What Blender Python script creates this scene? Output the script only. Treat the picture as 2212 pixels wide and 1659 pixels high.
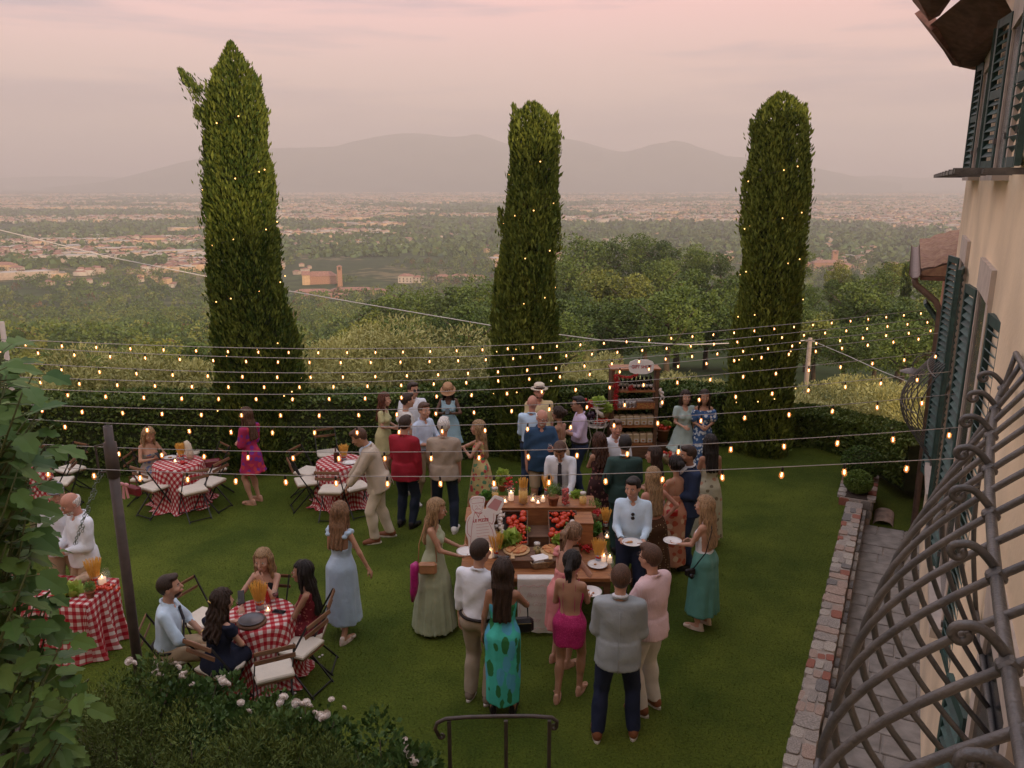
import bpy, math, random
import numpy as np
from mathutils import Vector, Matrix
for _o in list(bpy.data.objects):
 bpy.data.objects.remove(_o)
SC = bpy.context.scene
COL = SC.collection
R = math.radians
PI = math.pi
# ------------------------------------------------------------------ camera, sky, sun, exposure
CAM_H, PITCH, FPX = 5.4, R(14.1), 1750.0          # lens height over the lawn, downward tilt, focal length (px of a 2212 px wide frame)
cam_d = bpy.data.cameras.new('camera')
cam_d.sensor_width = 36.0
cam_d.lens = FPX / 2212.0 * 36.0
cam_d.clip_start = 0.05
cam_d.clip_end = 90000
cam = bpy.data.objects.new('camera', cam_d)
COL.objects.link(cam)
cam.location = (0, 0, CAM_H)
cam.rotation_euler = (PI / 2 - PITCH, 0, 0)
SC.camera = cam
SC.render.engine = 'CYCLES'
SC.cycles.use_denoising = True
SC.cycles.max_bounces = 8
SC.cycles.diffuse_bounces = 3
SC.cycles.glossy_bounces = 3
SC.cycles.transmission_bounces = 6
SC.cycles.transparent_max_bounces = 12
SC.cycles.volume_bounces = 3
SC.cycles.sample_clamp_indirect = 4.0
SC.cycles.caustics_reflective = False
SC.cycles.caustics_refractive = False
SC.view_settings.view_transform = 'Standard'
SC.view_settings.look = 'None'
SC.view_settings.exposure = 0.60
SC.view_settings.gamma = 1.0
SC.view_settings.use_curve_mapping = False
SUN_EL, SUN_AZ = R(14), R(150)                      # low evening sun behind the villa
world = bpy.data.worlds.new('World')
SC.world = world
world.use_nodes = True
nt = world.node_tree
nt.nodes.clear()
def wn(t, **k):
 n = nt.nodes.new(t)
 for a, b in k.items():
  setattr(n, a, b)
 return n
out = wn('ShaderNodeOutputWorld')
bg_sky = wn('ShaderNodeBackground')
bg_dusk = wn('ShaderNodeBackground')
add = wn('ShaderNodeAddShader')
sky = wn('ShaderNodeTexSky', sky_type='NISHITA', sun_disc=False)
sky.sun_elevation = SUN_EL
sky.sun_rotation = SUN_AZ
sky.air_density = 1.0
sky.dust_density = 4.0
bg_sky.inputs['Strength'].default_value = 0.05
nt.links.new(sky.outputs[0], bg_sky.inputs['Color'])
# thin high cloud that glows pink and cream after the sun has left the garden
tc = wn('ShaderNodeTexCoord')
sep = wn('ShaderNodeSeparateXYZ')
nt.links.new(tc.outputs['Generated'], sep.inputs[0])
ramp = wn('ShaderNodeValToRGB')
els = ramp.color_ramp.elements
stops = [(0.0, (.39, .275, .235)), (.06, (.43, .27, .225)), (.13, (.50, .265, .215)), (.21, (.62, .272, .232)), (.45, (.80, .66, .63)), (1.0, (.74, .80, .92))]
els[0].position, els[0].color = stops[0][0], (*stops[0][1], 1)
els[1].position, els[1].color = stops[-1][0], (*stops[-1][1], 1)
for p_, c_ in stops[1:-1]:
 e_ = els.new(p_)
 e_.color = (*c_, 1)
nt.links.new(sep.outputs['Z'], ramp.inputs[0])
mp = wn('ShaderNodeMapping')
mp.inputs['Scale'].default_value = (1.5, 1.5, 16.0)
mp.inputs['Rotation'].default_value = (R(2.0), R(-3.0), 0)
nt.links.new(tc.outputs['Generated'], mp.inputs[0])
nz = wn('ShaderNodeTexNoise')
nz.inputs['Scale'].default_value = 1.7
nz.inputs['Detail'].default_value = 5
nz.inputs['Roughness'].default_value = .55
nt.links.new(mp.outputs[0], nz.inputs['Vector'])
cr = wn('ShaderNodeValToRGB')
cr.color_ramp.elements[0].position = .45
cr.color_ramp.elements[1].position = .62
cr.color_ramp.elements[0].color = (0, 0, 0, 1)
cr.color_ramp.elements[1].color = (.95, .95, .95, 1)
nt.links.new(nz.outputs[0], cr.inputs[0])
mxc = wn('ShaderNodeMix', data_type='RGBA')
mxc.inputs['B'].default_value = (.23, .125, .15, 1)
nt.links.new(cr.outputs[0], mxc.inputs['Factor'])
nt.links.new(ramp.outputs[0], mxc.inputs['A'])
nt.links.new(mxc.outputs['Result'], bg_dusk.inputs['Color'])
bg_dusk.inputs['Strength'].default_value = 1.32
nt.links.new(bg_sky.outputs[0], add.inputs[0])
nt.links.new(bg_dusk.outputs[0], add.inputs[1])
nt.links.new(add.outputs[0], out.inputs['Surface'])
sun_d = bpy.data.lights.new('sun', 'SUN')
sun_d.energy = 3.1
sun_d.angle = R(2.0)
sun_d.color = (1.0, .70, .42)
sun = bpy.data.objects.new('sun', sun_d)
COL.objects.link(sun)
_sd = Vector((math.sin(SUN_AZ) * math.cos(SUN_EL), math.cos(SUN_AZ) * math.cos(SUN_EL), math.sin(SUN_EL)))
sun.rotation_euler = (-_sd).to_track_quat('-Z', 'Y').to_euler()
sun.location = (0, -20, 40)
# ------------------------------------------------------------------ survey helpers: where a sight line meets a real surface
def sight(u, v):
 a, b = (u - 1106.0) / FPX, (829.5 - v) / FPX
 return Vector((a, math.cos(PITCH) + b * math.sin(PITCH), -math.sin(PITCH) + b * math.cos(PITCH)))
def onz(u, v, z=0.0):
 d = sight(u, v)
 t = (z - CAM_H) / d.z
 return Vector((d.x * t, d.y * t, z))
def ony(u, v, y):
 d = sight(u, v)
 t = y / d.y
 return Vector((d.x * t, y, CAM_H + d.z * t))
# ------------------------------------------------------------------ scene graph helpers
def tag(o, label=None, cat=None, group=None, kind=None):
 if label: o['label'] = label
 if cat: o['category'] = cat
 if group: o['group'] = group
 if kind: o['kind'] = kind
 return o
def empty(name, loc=(0, 0, 0), rz=0.0, label=None, cat=None, group=None):
 o = bpy.data.objects.new(name, None)
 o.empty_display_size = .1
 COL.objects.link(o)
 o.location = loc
 o.rotation_euler = (0, 0, rz)
 return tag(o, label, cat, group)
def link(name, me, parent=None, loc=None, rz=None):
 o = bpy.data.objects.new(name, me)
 COL.objects.link(o)
 if parent is not None: o.parent = parent
 if loc is not None: o.location = loc
 if rz is not None: o.rotation_euler = (0, 0, rz)
 return o
def copy_tree(o, parent=None):
 c = o.copy()
 COL.objects.link(c)
 if parent is not None: c.parent = parent
 for ch in o.children:
  copy_tree(ch, c)
 return c
class MB:
 """collects polygons (with a material slot and optional uv) into one mesh"""
 def __init__(s):
  s.v, s.f, s.m, s.uv, s.sm = [], [], [], {}, []
  s.slot = 0
  s.smooth = False
 def add(s, vs, fs, uvs=None):
  b = len(s.v)
  s.v.extend(tuple(p) for p in vs)
  for i, f in enumerate(fs):
   if uvs: s.uv[len(s.f)] = [uvs[q] for q in f]
   s.f.append([b + q for q in f])
   s.m.append(s.slot)
   s.sm.append(s.smooth)
  return s
 def box(s, c, d, rz=0.0, M=None, bev=0.0):
  hx, hy, hz = d[0] / 2, d[1] / 2, d[2] / 2
  if bev > 0:
   b = min(bev, hx * .9, hy * .9, hz * .9)
   vs = []
   for z, i in ((-hz, b), (-hz + b, 0), (hz - b, 0), (hz, b)):
    x, y = hx - i, hy - i
    if i == 0:
     vs += [(-x + b, -y, z), (x - b, -y, z), (x, -y + b, z), (x, y - b, z), (x - b, y, z), (-x + b, y, z), (-x, y - b, z), (-x, -y + b, z)]
    else:
     vs += [(-x + b * .3, -y, z), (x - b * .3, -y, z), (x, -y + b * .3, z), (x, y - b * .3, z), (x - b * .3, y, z), (-x + b * .3, y, z), (-x, y - b * .3, z), (-x, -y + b * .3, z)]
   fs = [[7, 6, 5, 4, 3, 2, 1, 0], list(range(24, 32))]
   for k in range(3):
    for q in range(8):
     fs.append([k * 8 + q, k * 8 + (q + 1) % 8, k * 8 + 8 + (q + 1) % 8, k * 8 + 8 + q])
  else:
   vs = [(x, y, z) for z in (-hz, hz) for x, y in ((-hx, -hy), (hx, -hy), (hx, hy), (-hx, hy))]
   fs = [[3, 2, 1, 0], [4, 5, 6, 7], [0, 1, 5, 4], [1, 2, 6, 5], [2, 3, 7, 6], [3, 0, 4, 7]]
  if M is not None:
   vs = [tuple(M @ Vector(p)) for p in vs]
  elif rz:
   cz, sz = math.cos(rz), math.sin(rz)
   vs = [(p[0] * cz - p[1] * sz, p[0] * sz + p[1] * cz, p[2]) for p in vs]
  return s.add([(p[0] + c[0], p[1] + c[1], p[2] + c[2]) for p in vs], fs)
 def bar(s, a, b, w, h=None, up=(0, 0, 1)):
  a, b = Vector(a), Vector(b)
  h = h or w
  t = (b - a)
  L = t.length
  t.normalize()
  u = Vector(up)
  x = t.cross(u)
  if x.length < 1e-4: x = t.cross(Vector((1, 0, 0)))
  x.normalize()
  z = x.cross(t)
  M = Matrix((x, t, z)).transposed()
  return s.box((a + b) / 2, (w, L, h), M=M)
 def tube(s, pts, r, n=8, cap=True):
  pts = [Vector(p) for p in pts]
  rs = r if hasattr(r, '__len__') else [r] * len(pts)
  vs, fs = [], []
  prev = None
  for i, p in enumerate(pts):
   t = (pts[min(i + 1, len(pts) - 1)] - pts[max(i - 1, 0)])
   t.normalize()
   if prev is None:
    x = t.cross(Vector((0, 0, 1)))
    if x.length < 1e-3: x = t.cross(Vector((0, 1, 0)))
   else:
    x = prev - t * prev.dot(t)
   x.normalize()
   prev = x
   y = t.cross(x)
   for k in range(n):
    a = 2 * PI * k / n
    vs.append(p + (x * math.cos(a) + y * math.sin(a)) * rs[i])
  for i in range(len(pts) - 1):
   for k in range(n):
    fs.append([i * n + k, i * n + (k + 1) % n, (i + 1) * n + (k + 1) % n, (i + 1) * n + k])
  if cap:
   fs.append(list(range(n))[::-1])
   fs.append([(len(pts) - 1) * n + k for k in range(n)])
  sm, s.smooth = s.smooth, True
  s.add(vs, fs)
  s.smooth = sm
  return s
 def lathe(s, prof, c=(0, 0, 0), n=16, sx=1.0, sy=1.0, smooth=True, rot=0.0):
  vs, fs = [], []
  for r, z in prof:
   for k in range(n):
    a = 2 * PI * k / n + rot
    vs.append((c[0] + math.cos(a) * max(r, 1e-4) * sx, c[1] + math.sin(a) * max(r, 1e-4) * sy, c[2] + z))
  for i in range(len(prof) - 1):
   for k in range(n):
    fs.append([i * n + k, i * n + (k + 1) % n, (i + 1) * n + (k + 1) % n, (i + 1) * n + k])
  if prof[0][0] > 2e-4: fs.append(list(range(n))[::-1])
  if prof[-1][0] > 2e-4: fs.append([(len(prof) - 1) * n + k for k in range(n)])
  sm, s.smooth = s.smooth, smooth
  s.add(vs, fs)
  s.smooth = sm
  return s
 def ball(s, c, r, n=8, m=6, jit=0.0, rnd=random):
  rx, ry, rz = r if hasattr(r, '__len__') else (r, r, r)
  vs, fs = [(c[0], c[1], c[2] - rz)], []
  for i in range(1, m):
   ph = -PI / 2 + PI * i / m
   for k in range(n):
    a = 2 * PI * k / n
    j = 1 + rnd.uniform(-jit, jit)
    vs.append((c[0] + rx * j * math.cos(ph) * math.cos(a), c[1] + ry * j * math.cos(ph) * math.sin(a), c[2] + rz * j * math.sin(ph)))
  vs.append((c[0], c[1], c[2] + rz))
  for k in range(n):
   fs.append([0, 1 + (k + 1) % n, 1 + k])
   for i in range(m - 2):
    fs.append([1 + i * n + k, 1 + i * n + (k + 1) % n, 1 + (i + 1) * n + (k + 1) % n, 1 + (i + 1) * n + k])
   fs.append([1 + (m - 2) * n + k, 1 + (m - 2) * n + (k + 1) % n, len(vs) - 1])
  sm, s.smooth = s.smooth, True
  s.add(vs, fs)
  s.smooth = sm
  return s
 def plate(s, outline, z0, z1, M=None):
  """outline: ccw list of (x, y); a slab between z0 and z1"""
  n = len(outline)
  vs = [(x, y, z0) for x, y in outline] + [(x, y, z1) for x, y in outline]
  if M is not None: vs = [tuple(M @ Vector(p)) for p in vs]
  fs = [list(range(n))[::-1], [n + k for k in range(n)]]
  fs += [[k, (k + 1) % n, n + (k + 1) % n, n + k] for k in range(n)]
  return s.add(vs, fs)
 def mesh(s, name, mats):
  me = bpy.data.meshes.new(name)
  me.from_pydata(s.v, [], s.f)
  for m in (mats if isinstance(mats, (list, tuple)) else [mats]):
   me.materials.append(m)
  me.polygons.foreach_set('material_index', s.m)
  me.polygons.foreach_set('use_smooth', s.sm)
  if s.uv:
   ul = me.uv_layers.new(name='UVMap')
   d = []
   for i, f in enumerate(s.f):
    d.extend(s.uv.get(i, [(0, 0)] * len(f)))
   ul.data.foreach_set('uv', np.array(d, dtype=np.float32).ravel())
  me.update()
  return me
 def build(s, name, mats, parent=None, loc=None, rz=None):
  return link(name, s.mesh(name, mats), parent, loc, rz)
def np_mesh(name, V, F, mats, tone=None, smooth=False, midx=None):
 """V (n,3), F (m,3|4) arrays -> mesh; tone: one value per vertex stored in attribute 'tone'"""
 me = bpy.data.meshes.new(name)
 V = np.ascontiguousarray(V, dtype=np.float32)
 F = np.ascontiguousarray(F, dtype=np.int32)
 k = F.shape[1]
 me.vertices.add(len(V))
 me.vertices.foreach_set('co', V.ravel())
 me.loops.add(F.size)
 me.loops.foreach_set('vertex_index', F.ravel())
 me.polygons.add(len(F))
 me.polygons.foreach_set('loop_start', np.arange(0, F.size, k, dtype=np.int32))
 if smooth: me.polygons.foreach_set('use_smooth', np.ones(len(F), dtype=bool))
 for m in (mats if isinstance(mats, (list, tuple)) else [mats]):
  me.materials.append(m)
 if midx is not None: me.polygons.foreach_set('material_index', np.asarray(midx, dtype=np.int32))
 if tone is not None:
  at = me.attributes.new('tone', 'FLOAT', 'POINT')
  at.data.foreach_set('value', np.ascontiguousarray(tone, dtype=np.float32))
 me.update(calc_edges=True)
 return me
# ------------------------------------------------------------------ materials
MATS = {}
def nodes_of(name):
 m = bpy.data.materials.new(name)
 m.use_nodes = True
 t = m.node_tree
 b = t.nodes['Principled BSDF']
 return m, t, b
def mat(name, col, rough=.7, var=.12, vs=6.0, bump=0.0, bs=40.0, metal=0.0, stretch=None, col2=None, spec=None, sheen=0.0, detail=4.0, lo=.35, hi=.65):
 """base colour varied by noise (towards col2, or darker/lighter by var) with fine relief"""
 if name in MATS: return MATS[name]
 m, t, b = nodes_of(name)
 b.inputs['Roughness'].default_value = rough
 b.inputs['Metallic'].default_value = metal
 if spec is not None: b.inputs['Specular IOR Level'].default_value = spec
 if sheen:
  b.inputs['Sheen Weight'].default_value = sheen
 c = t.nodes.new('ShaderNodeTexCoord')
 src = c.outputs['Object']
 if stretch:
  mp_ = t.nodes.new('ShaderNodeMapping')
  mp_.inputs['Scale'].default_value = stretch
  t.links.new(src, mp_.inputs[0])
  src = mp_.outputs[0]
 n = t.nodes.new('ShaderNodeTexNoise')
 n.inputs['Scale'].default_value = vs
 n.inputs['Detail'].default_value = detail
 t.links.new(src, n.inputs['Vector'])
 r = t.nodes.new('ShaderNodeValToRGB')
 a_, z_ = r.color_ramp.elements
 a_.position, z_.position = lo, hi
 if col2 is None:
  a_.color = (*[max(0, x * (1 - var)) for x in col], 1)
  z_.color = (*[min(1, x * (1 + var)) for x in col], 1)
 else:
  a_.color, z_.color = (*col, 1), (*col2, 1)
 t.links.new(n.outputs[0], r.inputs[0])
 t.links.new(r.outputs[0], b.inputs['Base Color'])
 if bump:
  n2 = t.nodes.new('ShaderNodeTexNoise')
  n2.inputs['Scale'].default_value = bs
  n2.inputs['Detail'].default_value = 4
  t.links.new(src, n2.inputs['Vector'])
  bp = t.nodes.new('ShaderNodeBump')
  bp.inputs['Strength'].default_value = min(1.0, bump)
  bp.inputs['Distance'].default_value = .01
  t.links.new(n2.outputs[0], bp.inputs['Height'])
  t.links.new(bp.outputs[0], b.inputs['Normal'])
 MATS[name] = m
 return m
def leaf_mat(name, dark, light, rough=.6, trans=.0, spec=.3):
 """foliage: every leaf takes its own tone between two real leaf colours"""
 m, t, b = nodes_of(name)
 at = t.nodes.new('ShaderNodeAttribute')
 at.attribute_name = 'tone'
 oi = t.nodes.new('ShaderNodeObjectInfo')
 ad = t.nodes.new('ShaderNodeMath')
 ad.operation = 'MULTIPLY_ADD'
 ad.inputs[1].default_value = .3
 t.links.new(oi.outputs['Random'], ad.inputs[0])
 t.links.new(at.outputs['Fac'], ad.inputs[2])
 sb = t.nodes.new('ShaderNodeMath')
 sb.operation = 'SUBTRACT'
 sb.inputs[1].default_value = .15
 t.links.new(ad.outputs[0], sb.inputs[0])
 r = t.nodes.new('ShaderNodeValToRGB')
 r.color_ramp.elements[0].color = (*dark, 1)
 r.color_ramp.elements[1].color = (*light, 1)
 t.links.new(sb.outputs[0], r.inputs[0])
 t.links.new(r.outputs[0], b.inputs['Base Color'])
 b.inputs['Roughness'].default_value = rough
 b.inputs['Specular IOR Level'].default_value = spec
 if trans:
  b.inputs['Subsurface Weight'].default_value = 0
  tr = t.nodes.new('ShaderNodeBsdfTranslucent')
  t.links.new(r.outputs[0], tr.inputs[0])
  mx = t.nodes.new('ShaderNodeMixShader')
  mx.inputs[0].default_value = trans
  o_ = t.nodes['Material Output']
  t.links.new(b.outputs[0], mx.inputs[1])
  t.links.new(tr.outputs[0], mx.inputs[2])
  t.links.new(mx.outputs[0], o_.inputs[0])
 return m
def flat(name, col, rough=.6, metal=0.0, spec=.5):
 if name in MATS: return MATS[name]
 m, t, b = nodes_of(name)
 b.inputs['Base Color'].default_value = (*col, 1)
 b.inputs['Roughness'].default_value = rough
 b.inputs['Metallic'].default_value = metal
 b.inputs['Specular IOR Level'].default_value = spec
 MATS[name] = m
 return m
def glow(name, col, strength, sample=False):
 m, t, b = nodes_of(name)
 b.inputs['Base Color'].default_value = (*col, 1)
 b.inputs['Emission Color'].default_value = (*col, 1)
 b.inputs['Emission Strength'].default_value = strength
 if not sample: m.cycles.emission_sampling = 'NONE'
 return m
def glass(name, col=(1, 1, 1), alpha=.25, rough=.05):
 """thin clear glass: mostly see-through with a sharp reflection"""
 if name in MATS: return MATS[name]
 m, t, b = nodes_of(name)
 b.inputs['Base Color'].default_value = (*col, 1)
 b.inputs['Roughness'].default_value = rough
 b.inputs['Specular IOR Level'].default_value = .8
 tr = t.nodes.new('ShaderNodeBsdfTransparent')
 tr.inputs[0].default_value = (*[.5 + .5 * c_ for c_ in col], 1)
 mx = t.nodes.new('ShaderNodeMixShader')
 mx.inputs[0].default_value = alpha
 t.links.new(tr.outputs[0], mx.inputs[1])
 t.links.new(b.outputs[0], mx.inputs[2])
 t.links.new(mx.outputs[0], t.nodes['Material Output'].inputs[0])
 MATS[name] = m
 return m
# ------------------------------------------------------------------ foliage generators (numpy)
def leaves(rng, P, size, aspect=2.0, axis=None, spread=1.0, bend=0.0):
 """one diamond-shaped leaf (4 vertices, 1 quad) per point; axis (n,3): preferred long direction"""
 n = len(P)
 d = rng.normal(size=(n, 3))
 d /= np.linalg.norm(d, axis=1)[:, None]
 if axis is not None:
  d = axis + d * spread
  d /= np.linalg.norm(d, axis=1)[:, None] + 1e-9
 e = rng.normal(size=(n, 3))
 e -= d * (e * d).sum(1)[:, None]
 e /= np.linalg.norm(e, axis=1)[:, None] + 1e-9
 s = (size * rng.uniform(.65, 1.35, n))[:, None]
 nrm = np.cross(d, e)
 V = np.empty((n, 4, 3))
 V[:, 0] = P - d * s * .5
 V[:, 1] = P + e * s * .5 / aspect + nrm * s * bend
 V[:, 2] = P + d * s * .5
 V[:, 3] = P - e * s * .5 / aspect + nrm * s * bend
 return V.reshape(-1, 3), np.arange(4 * n).reshape(n, 4)
def blob_points(rng, blobs, n, inner=.55):
 """points spread through the outer shell of a cluster of ellipsoids; returns points and outward directions"""
 B = np.array(blobs, dtype=float)            # cx cy cz rx ry rz
 w = (B[:, 3] * B[:, 4] + B[:, 4] * B[:, 5] + B[:, 3] * B[:, 5])
 k = rng.choice(len(B), n, p=w / w.sum())
 d = rng.normal(size=(n, 3))
 d /= np.linalg.norm(d, axis=1)[:, None]
 r = rng.uniform(inner, 1.0, n) ** .6
 return B[k, :3] + d * B[k, 3:] * r[:, None], d, k
def crown_mesh(name, seed, blobs, n, size, m, aspect=1.8, inner=.55, droop=0.0, upward=0.0, spread=1.2):
 rng = np.random.default_rng(seed)
 P, d, k = blob_points(rng, blobs, n, inner)
 ax = d.copy()
 ax[:, 2] += upward - droop
 V, F = leaves(rng, P, size, aspect, ax, spread)
 tk = rng.uniform(.05, .95, len(blobs))[k] * .68 + rng.uniform(0, 1, n) * .32
 return np_mesh(name, V, F, m, tone=np.repeat(tk, 4))
def hash2(x, y):
 return np.modf(np.abs(np.sin(x * 127.1 + y * 311.7) * 43758.5453))[0]
def vnoise(x, y):
 xi, yi = np.floor(x), np.floor(y)
 fx, fy = x - xi, y - yi
 fx, fy = fx * fx * (3 - 2 * fx), fy * fy * (3 - 2 * fy)
 a, b = hash2(xi, yi), hash2(xi + 1, yi)
 c, d = hash2(xi, yi + 1), hash2(xi + 1, yi + 1)
 return a + (b - a) * fx + (c - a) * fy + (a - b - c + d) * fx * fy
def fbm(x, y, o=4):
 s, a = 0, .5
 for i in range(o):
  s = s + a * vnoise(x * 2 ** i + 17.3 * i, y * 2 ** i - 9.1 * i)
  a *= .5
 return s
# ================================================================== LAND
def terz(x, y):
 x, y = np.asarray(x, float), np.asarray(y, float)
 r = np.sqrt(x * x + np.maximum(y, 0) ** 2)
 # distance past the terrace wall (the terrace itself is level)
 e = np.where(y > 0, y - .10 * np.clip(x, -14, 14), 0)
 q = np.where(r > 40, r, np.where(y > 14, np.maximum(e, 0), 0))
 base = np.interp(q, [0, 16.6, 18.2, 30, 60, 120, 250, 500, 800, 1010, 1e6], [-.1, -.1, -2.2, -4.2, -9, -19, -42, -83, -118, -130, -130])
 und = (fbm(x / 70, y / 70) - .5) * np.interp(r, [40, 150, 900, 1500], [0, 6, 10, 0])
 spur = 15 * np.exp(-((x - 42) / 62) ** 2 - ((y - 235) / 85) ** 2) + 9 * np.exp(-((x - 95) / 40) ** 2 - ((y - 190) / 70) ** 2)
 low = -14 * np.exp(-((x + 60) / 70) ** 2 - ((y - 250) / 150) ** 2)
 far = (fbm(x / 900 + 5, y / 900) - .45) * np.interp(r, [1500, 4000], [0, 10])
 return base + und + spur + low + far
def build_terrain():
 rr = np.concatenate([np.linspace(0, 16, 5), np.linspace(16.6, 40, 22), np.geomspace(42, 17500, 120)])
 aa = np.concatenate([np.radians(np.linspace(-180, -66, 16)), np.radians(np.linspace(-64, 64, 150)), np.radians(np.linspace(66, 176, 16))])
 Rr, A = np.meshgrid(rr, aa, indexing='ij')
 X, Y = Rr * np.sin(A), Rr * np.cos(A)
 Z = terz(X, Y)
 V = np.stack([X, Y, Z], -1).reshape(-1, 3)
 n, m = len(rr), len(aa)
 i, j = np.meshgrid(np.arange(n - 1), np.arange(m), indexing='ij')
 j2 = (j + 1) % m
 F = np.stack([i * m + j, i * m + j2, (i + 1) * m + j2, (i + 1) * m + j], -1).reshape(-1, 4)
 mt, t, b = nodes_of('valley ground')
 b.inputs['Roughness'].default_value = .95
 b.inputs['Specular IOR Level'].default_value = .1
 tc = t.nodes.new('ShaderNodeTexCoord')
 vo = t.nodes.new('ShaderNodeTexVoronoi')
 vo.inputs['Scale'].default_value = 1 / 170
 t.links.new(tc.outputs['Object'], vo.inputs['Vector'])
 se = t.nodes.new('ShaderNodeSeparateColor')
 t.links.new(vo.outputs['Color'], se.inputs[0])
 r1 = t.nodes.new('ShaderNodeValToRGB')
 r1.color_ramp.interpolation = 'CONSTANT'
 e = r1.color_ramp.elements
 e[0].position, e[0].color = 0, (.045, .062, .022, 1)
 e[1].position, e[1].color = .8, (.15, .125, .062, 1)
 for p, c in ((.25, (.065, .085, .03)), (.45, (.10, .105, .045)), (.6, (.05, .072, .026))):
  q = e.new(p)
  q.color = (*c, 1)
 t.links.new(se.outputs[0], r1.inputs[0])
 n1 = t.nodes.new('ShaderNodeTexNoise')
 n1.inputs['Scale'].default_value = 1 / 25
 n1.inputs['Detail'].default_value = 8
 t.links.new(tc.outputs['Object'], n1.inputs['Vector'])
 mx = t.nodes.new('ShaderNodeMix')
 mx.data_type = 'RGBA'
 r2 = t.nodes.new('ShaderNodeValToRGB')
 r2.color_ramp.elements[0].position, r2.color_ramp.elements[1].position = .42, .56
 t.links.new(n1.outputs[0], r2.inputs[0])
 t.links.new(r2.outputs[0], mx.inputs['Factor'])
 t.links.new(r1.outputs[0], mx.inputs['A'])
 mx.inputs['B'].default_value = (.035, .05, .018, 1)
 t.links.new(mx.outputs['Result'], b.inputs['Base Color'])
 o = link('terrain', np_mesh('terrain', V, F, mt, smooth=True))
 tag(o, kind='structure')
build_terrain()
def build_mountains():
 m = mat('far mountain woodland', (.04, .055, .03), .95, col2=(.075, .085, .045), vs=1 / 400., detail=6)
 def rng_(name, prof, dist, width, seed, wob):
  us = np.array([p[0] for p in prof], float)
  vs = np.array([p[1] for p in prof], float)
  uu = np.linspace(us[0], us[-1], 200)
  vv = np.interp(uu, us, vs)
  k = np.exp(-np.linspace(-2, 2, 9) ** 2)
  k /= k.sum()
  vv = np.convolve(np.pad(vv, 4, 'edge'), k, 'valid')
  az = np.arctan((uu - 1106) / FPX / math.cos(PITCH))
  top = CAM_H + dist * (np.tan(PITCH) - (vv - 829.5) / FPX) / (1 + (vv - 829.5) / FPX * np.tan(PITCH)) * 1.0 / np.cos(az) ** 0
  top = CAM_H + dist * np.tan(np.arctan((829.5 - vv) / FPX) - PITCH)
  ts = np.linspace(-1.6, 1.2, 40)
  X, Y, Z = [], [], []
  for t_ in ts:
   d = dist + t_ * width + 150 * np.sin(us[0] + t_ * 3)
   x, y = d * np.tan(az), np.full_like(az, d)
   h = np.exp(-(t_ * 1.25) ** 2) if t_ < 0 else np.exp(-(t_ * 1.4) ** 2)
   ridge = 1 + (fbm(x / 700 + seed, y / 700, 5) - .48) * wob * np.minimum(1, abs(t_) * 2.2)
   X.append(x)
   Y.append(y)
   Z.append(-135 + (top + 135) * h * ridge - 4)
  V = np.stack([np.array(X), np.array(Y), np.array(Z)], -1).reshape(-1, 3)
  n, mm = len(ts), len(uu)
  i, j = np.meshgrid(np.arange(n - 1), np.arange(mm - 1), indexing='ij')
  F = np.stack([i * mm + j, i * mm + j + 1, (i + 1) * mm + j + 1, (i + 1) * mm + j], -1).reshape(-1, 4)
  tag(link(name, np_mesh(name, V, F, m, smooth=True)), kind='structure')
 rng_('mountains', [(150, 405), (280, 392), (350, 374), (445, 348), (520, 332), (580, 322), (670, 320), (760, 317), (800, 303), (840, 293), (880, 288), (920, 287), (955, 292), (985, 297), (1010, 294), (1032, 291), (1060, 297), (1100, 314), (1150, 304), (1205, 297), (1250, 306), (1300, 322), (1330, 330), (1360, 322), (1400, 313), (1440, 309), (1480, 321), (1540, 337), (1620, 345), (1700, 358), (1760, 372), (1820, 384), (1900, 396)], 11800, 1500, 1.0, 1.0)
 rng_('mountains', [(1560, 400), (1700, 384), (1780, 381), (1860, 378), (1900, 382), (1940, 385), (1980, 378), (2020, 364), (2060, 352), (2110, 358), (2180, 372), (2260, 366), (2400, 380), (2600, 392)], 13800, 1100, 7.0, .9)
 rng_('hills', [(-300, 396), (-100, 388), (60, 384), (180, 380), (300, 382), (420, 388), (560, 396)], 14600, 700, 3.0, .6)
build_mountains()
# ------------------------------------------------------------------ woods and trees
M_BARK = mat('bark', (.10, .075, .05), .9, .3, 5, .8, 30, stretch=(1, 1, .25))
M_OLBARK = mat('olive bark', (.16, .135, .10), .9, .3, 5, .8, 30)
M_BROAD = leaf_mat('broadleaf foliage', (.036, .074, .011), (.15, .205, .036))
M_GOLD = leaf_mat('yellow green foliage', (.08, .11, .016), (.23, .25, .05))
M_DARKF = leaf_mat('dark evergreen foliage', (.022, .054, .010), (.095, .145, .028))
M_OLIVE = leaf_mat('olive foliage', (.15, .165, .05), (.52, .50, .19))
M_RUST = leaf_mat('rusty foliage', (.07, .045, .018), (.20, .12, .05))
def tree_blobs(seed, w, h, n, base=.25):
 """unit-height crown of n lumps"""
 rg = random.Random(seed)
 out = []
 for i in range(n):
  z = base + (1 - base) * (.12 + .80 * (i + .5) / n)
  q = math.sin(PI * min(1, max(.12, (z - base) / (1 - base) * .85 + .1))) ** .7
  a = i * 2.4 + rg.uniform(-.5, .5)
  rr = w * q * rg.uniform(.35, .75)
  s = w * rg.uniform(.42, .66) * (.55 + .45 * q)
  out.append((rr * math.cos(a), rr * math.sin(a), z - .04, s, s, s * rg.uniform(.6, .85) * .9))
 out.append((0, 0, base + (1 - base) * .55, w * .55, w * .55, (1 - base) * .36))
 return out
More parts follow.
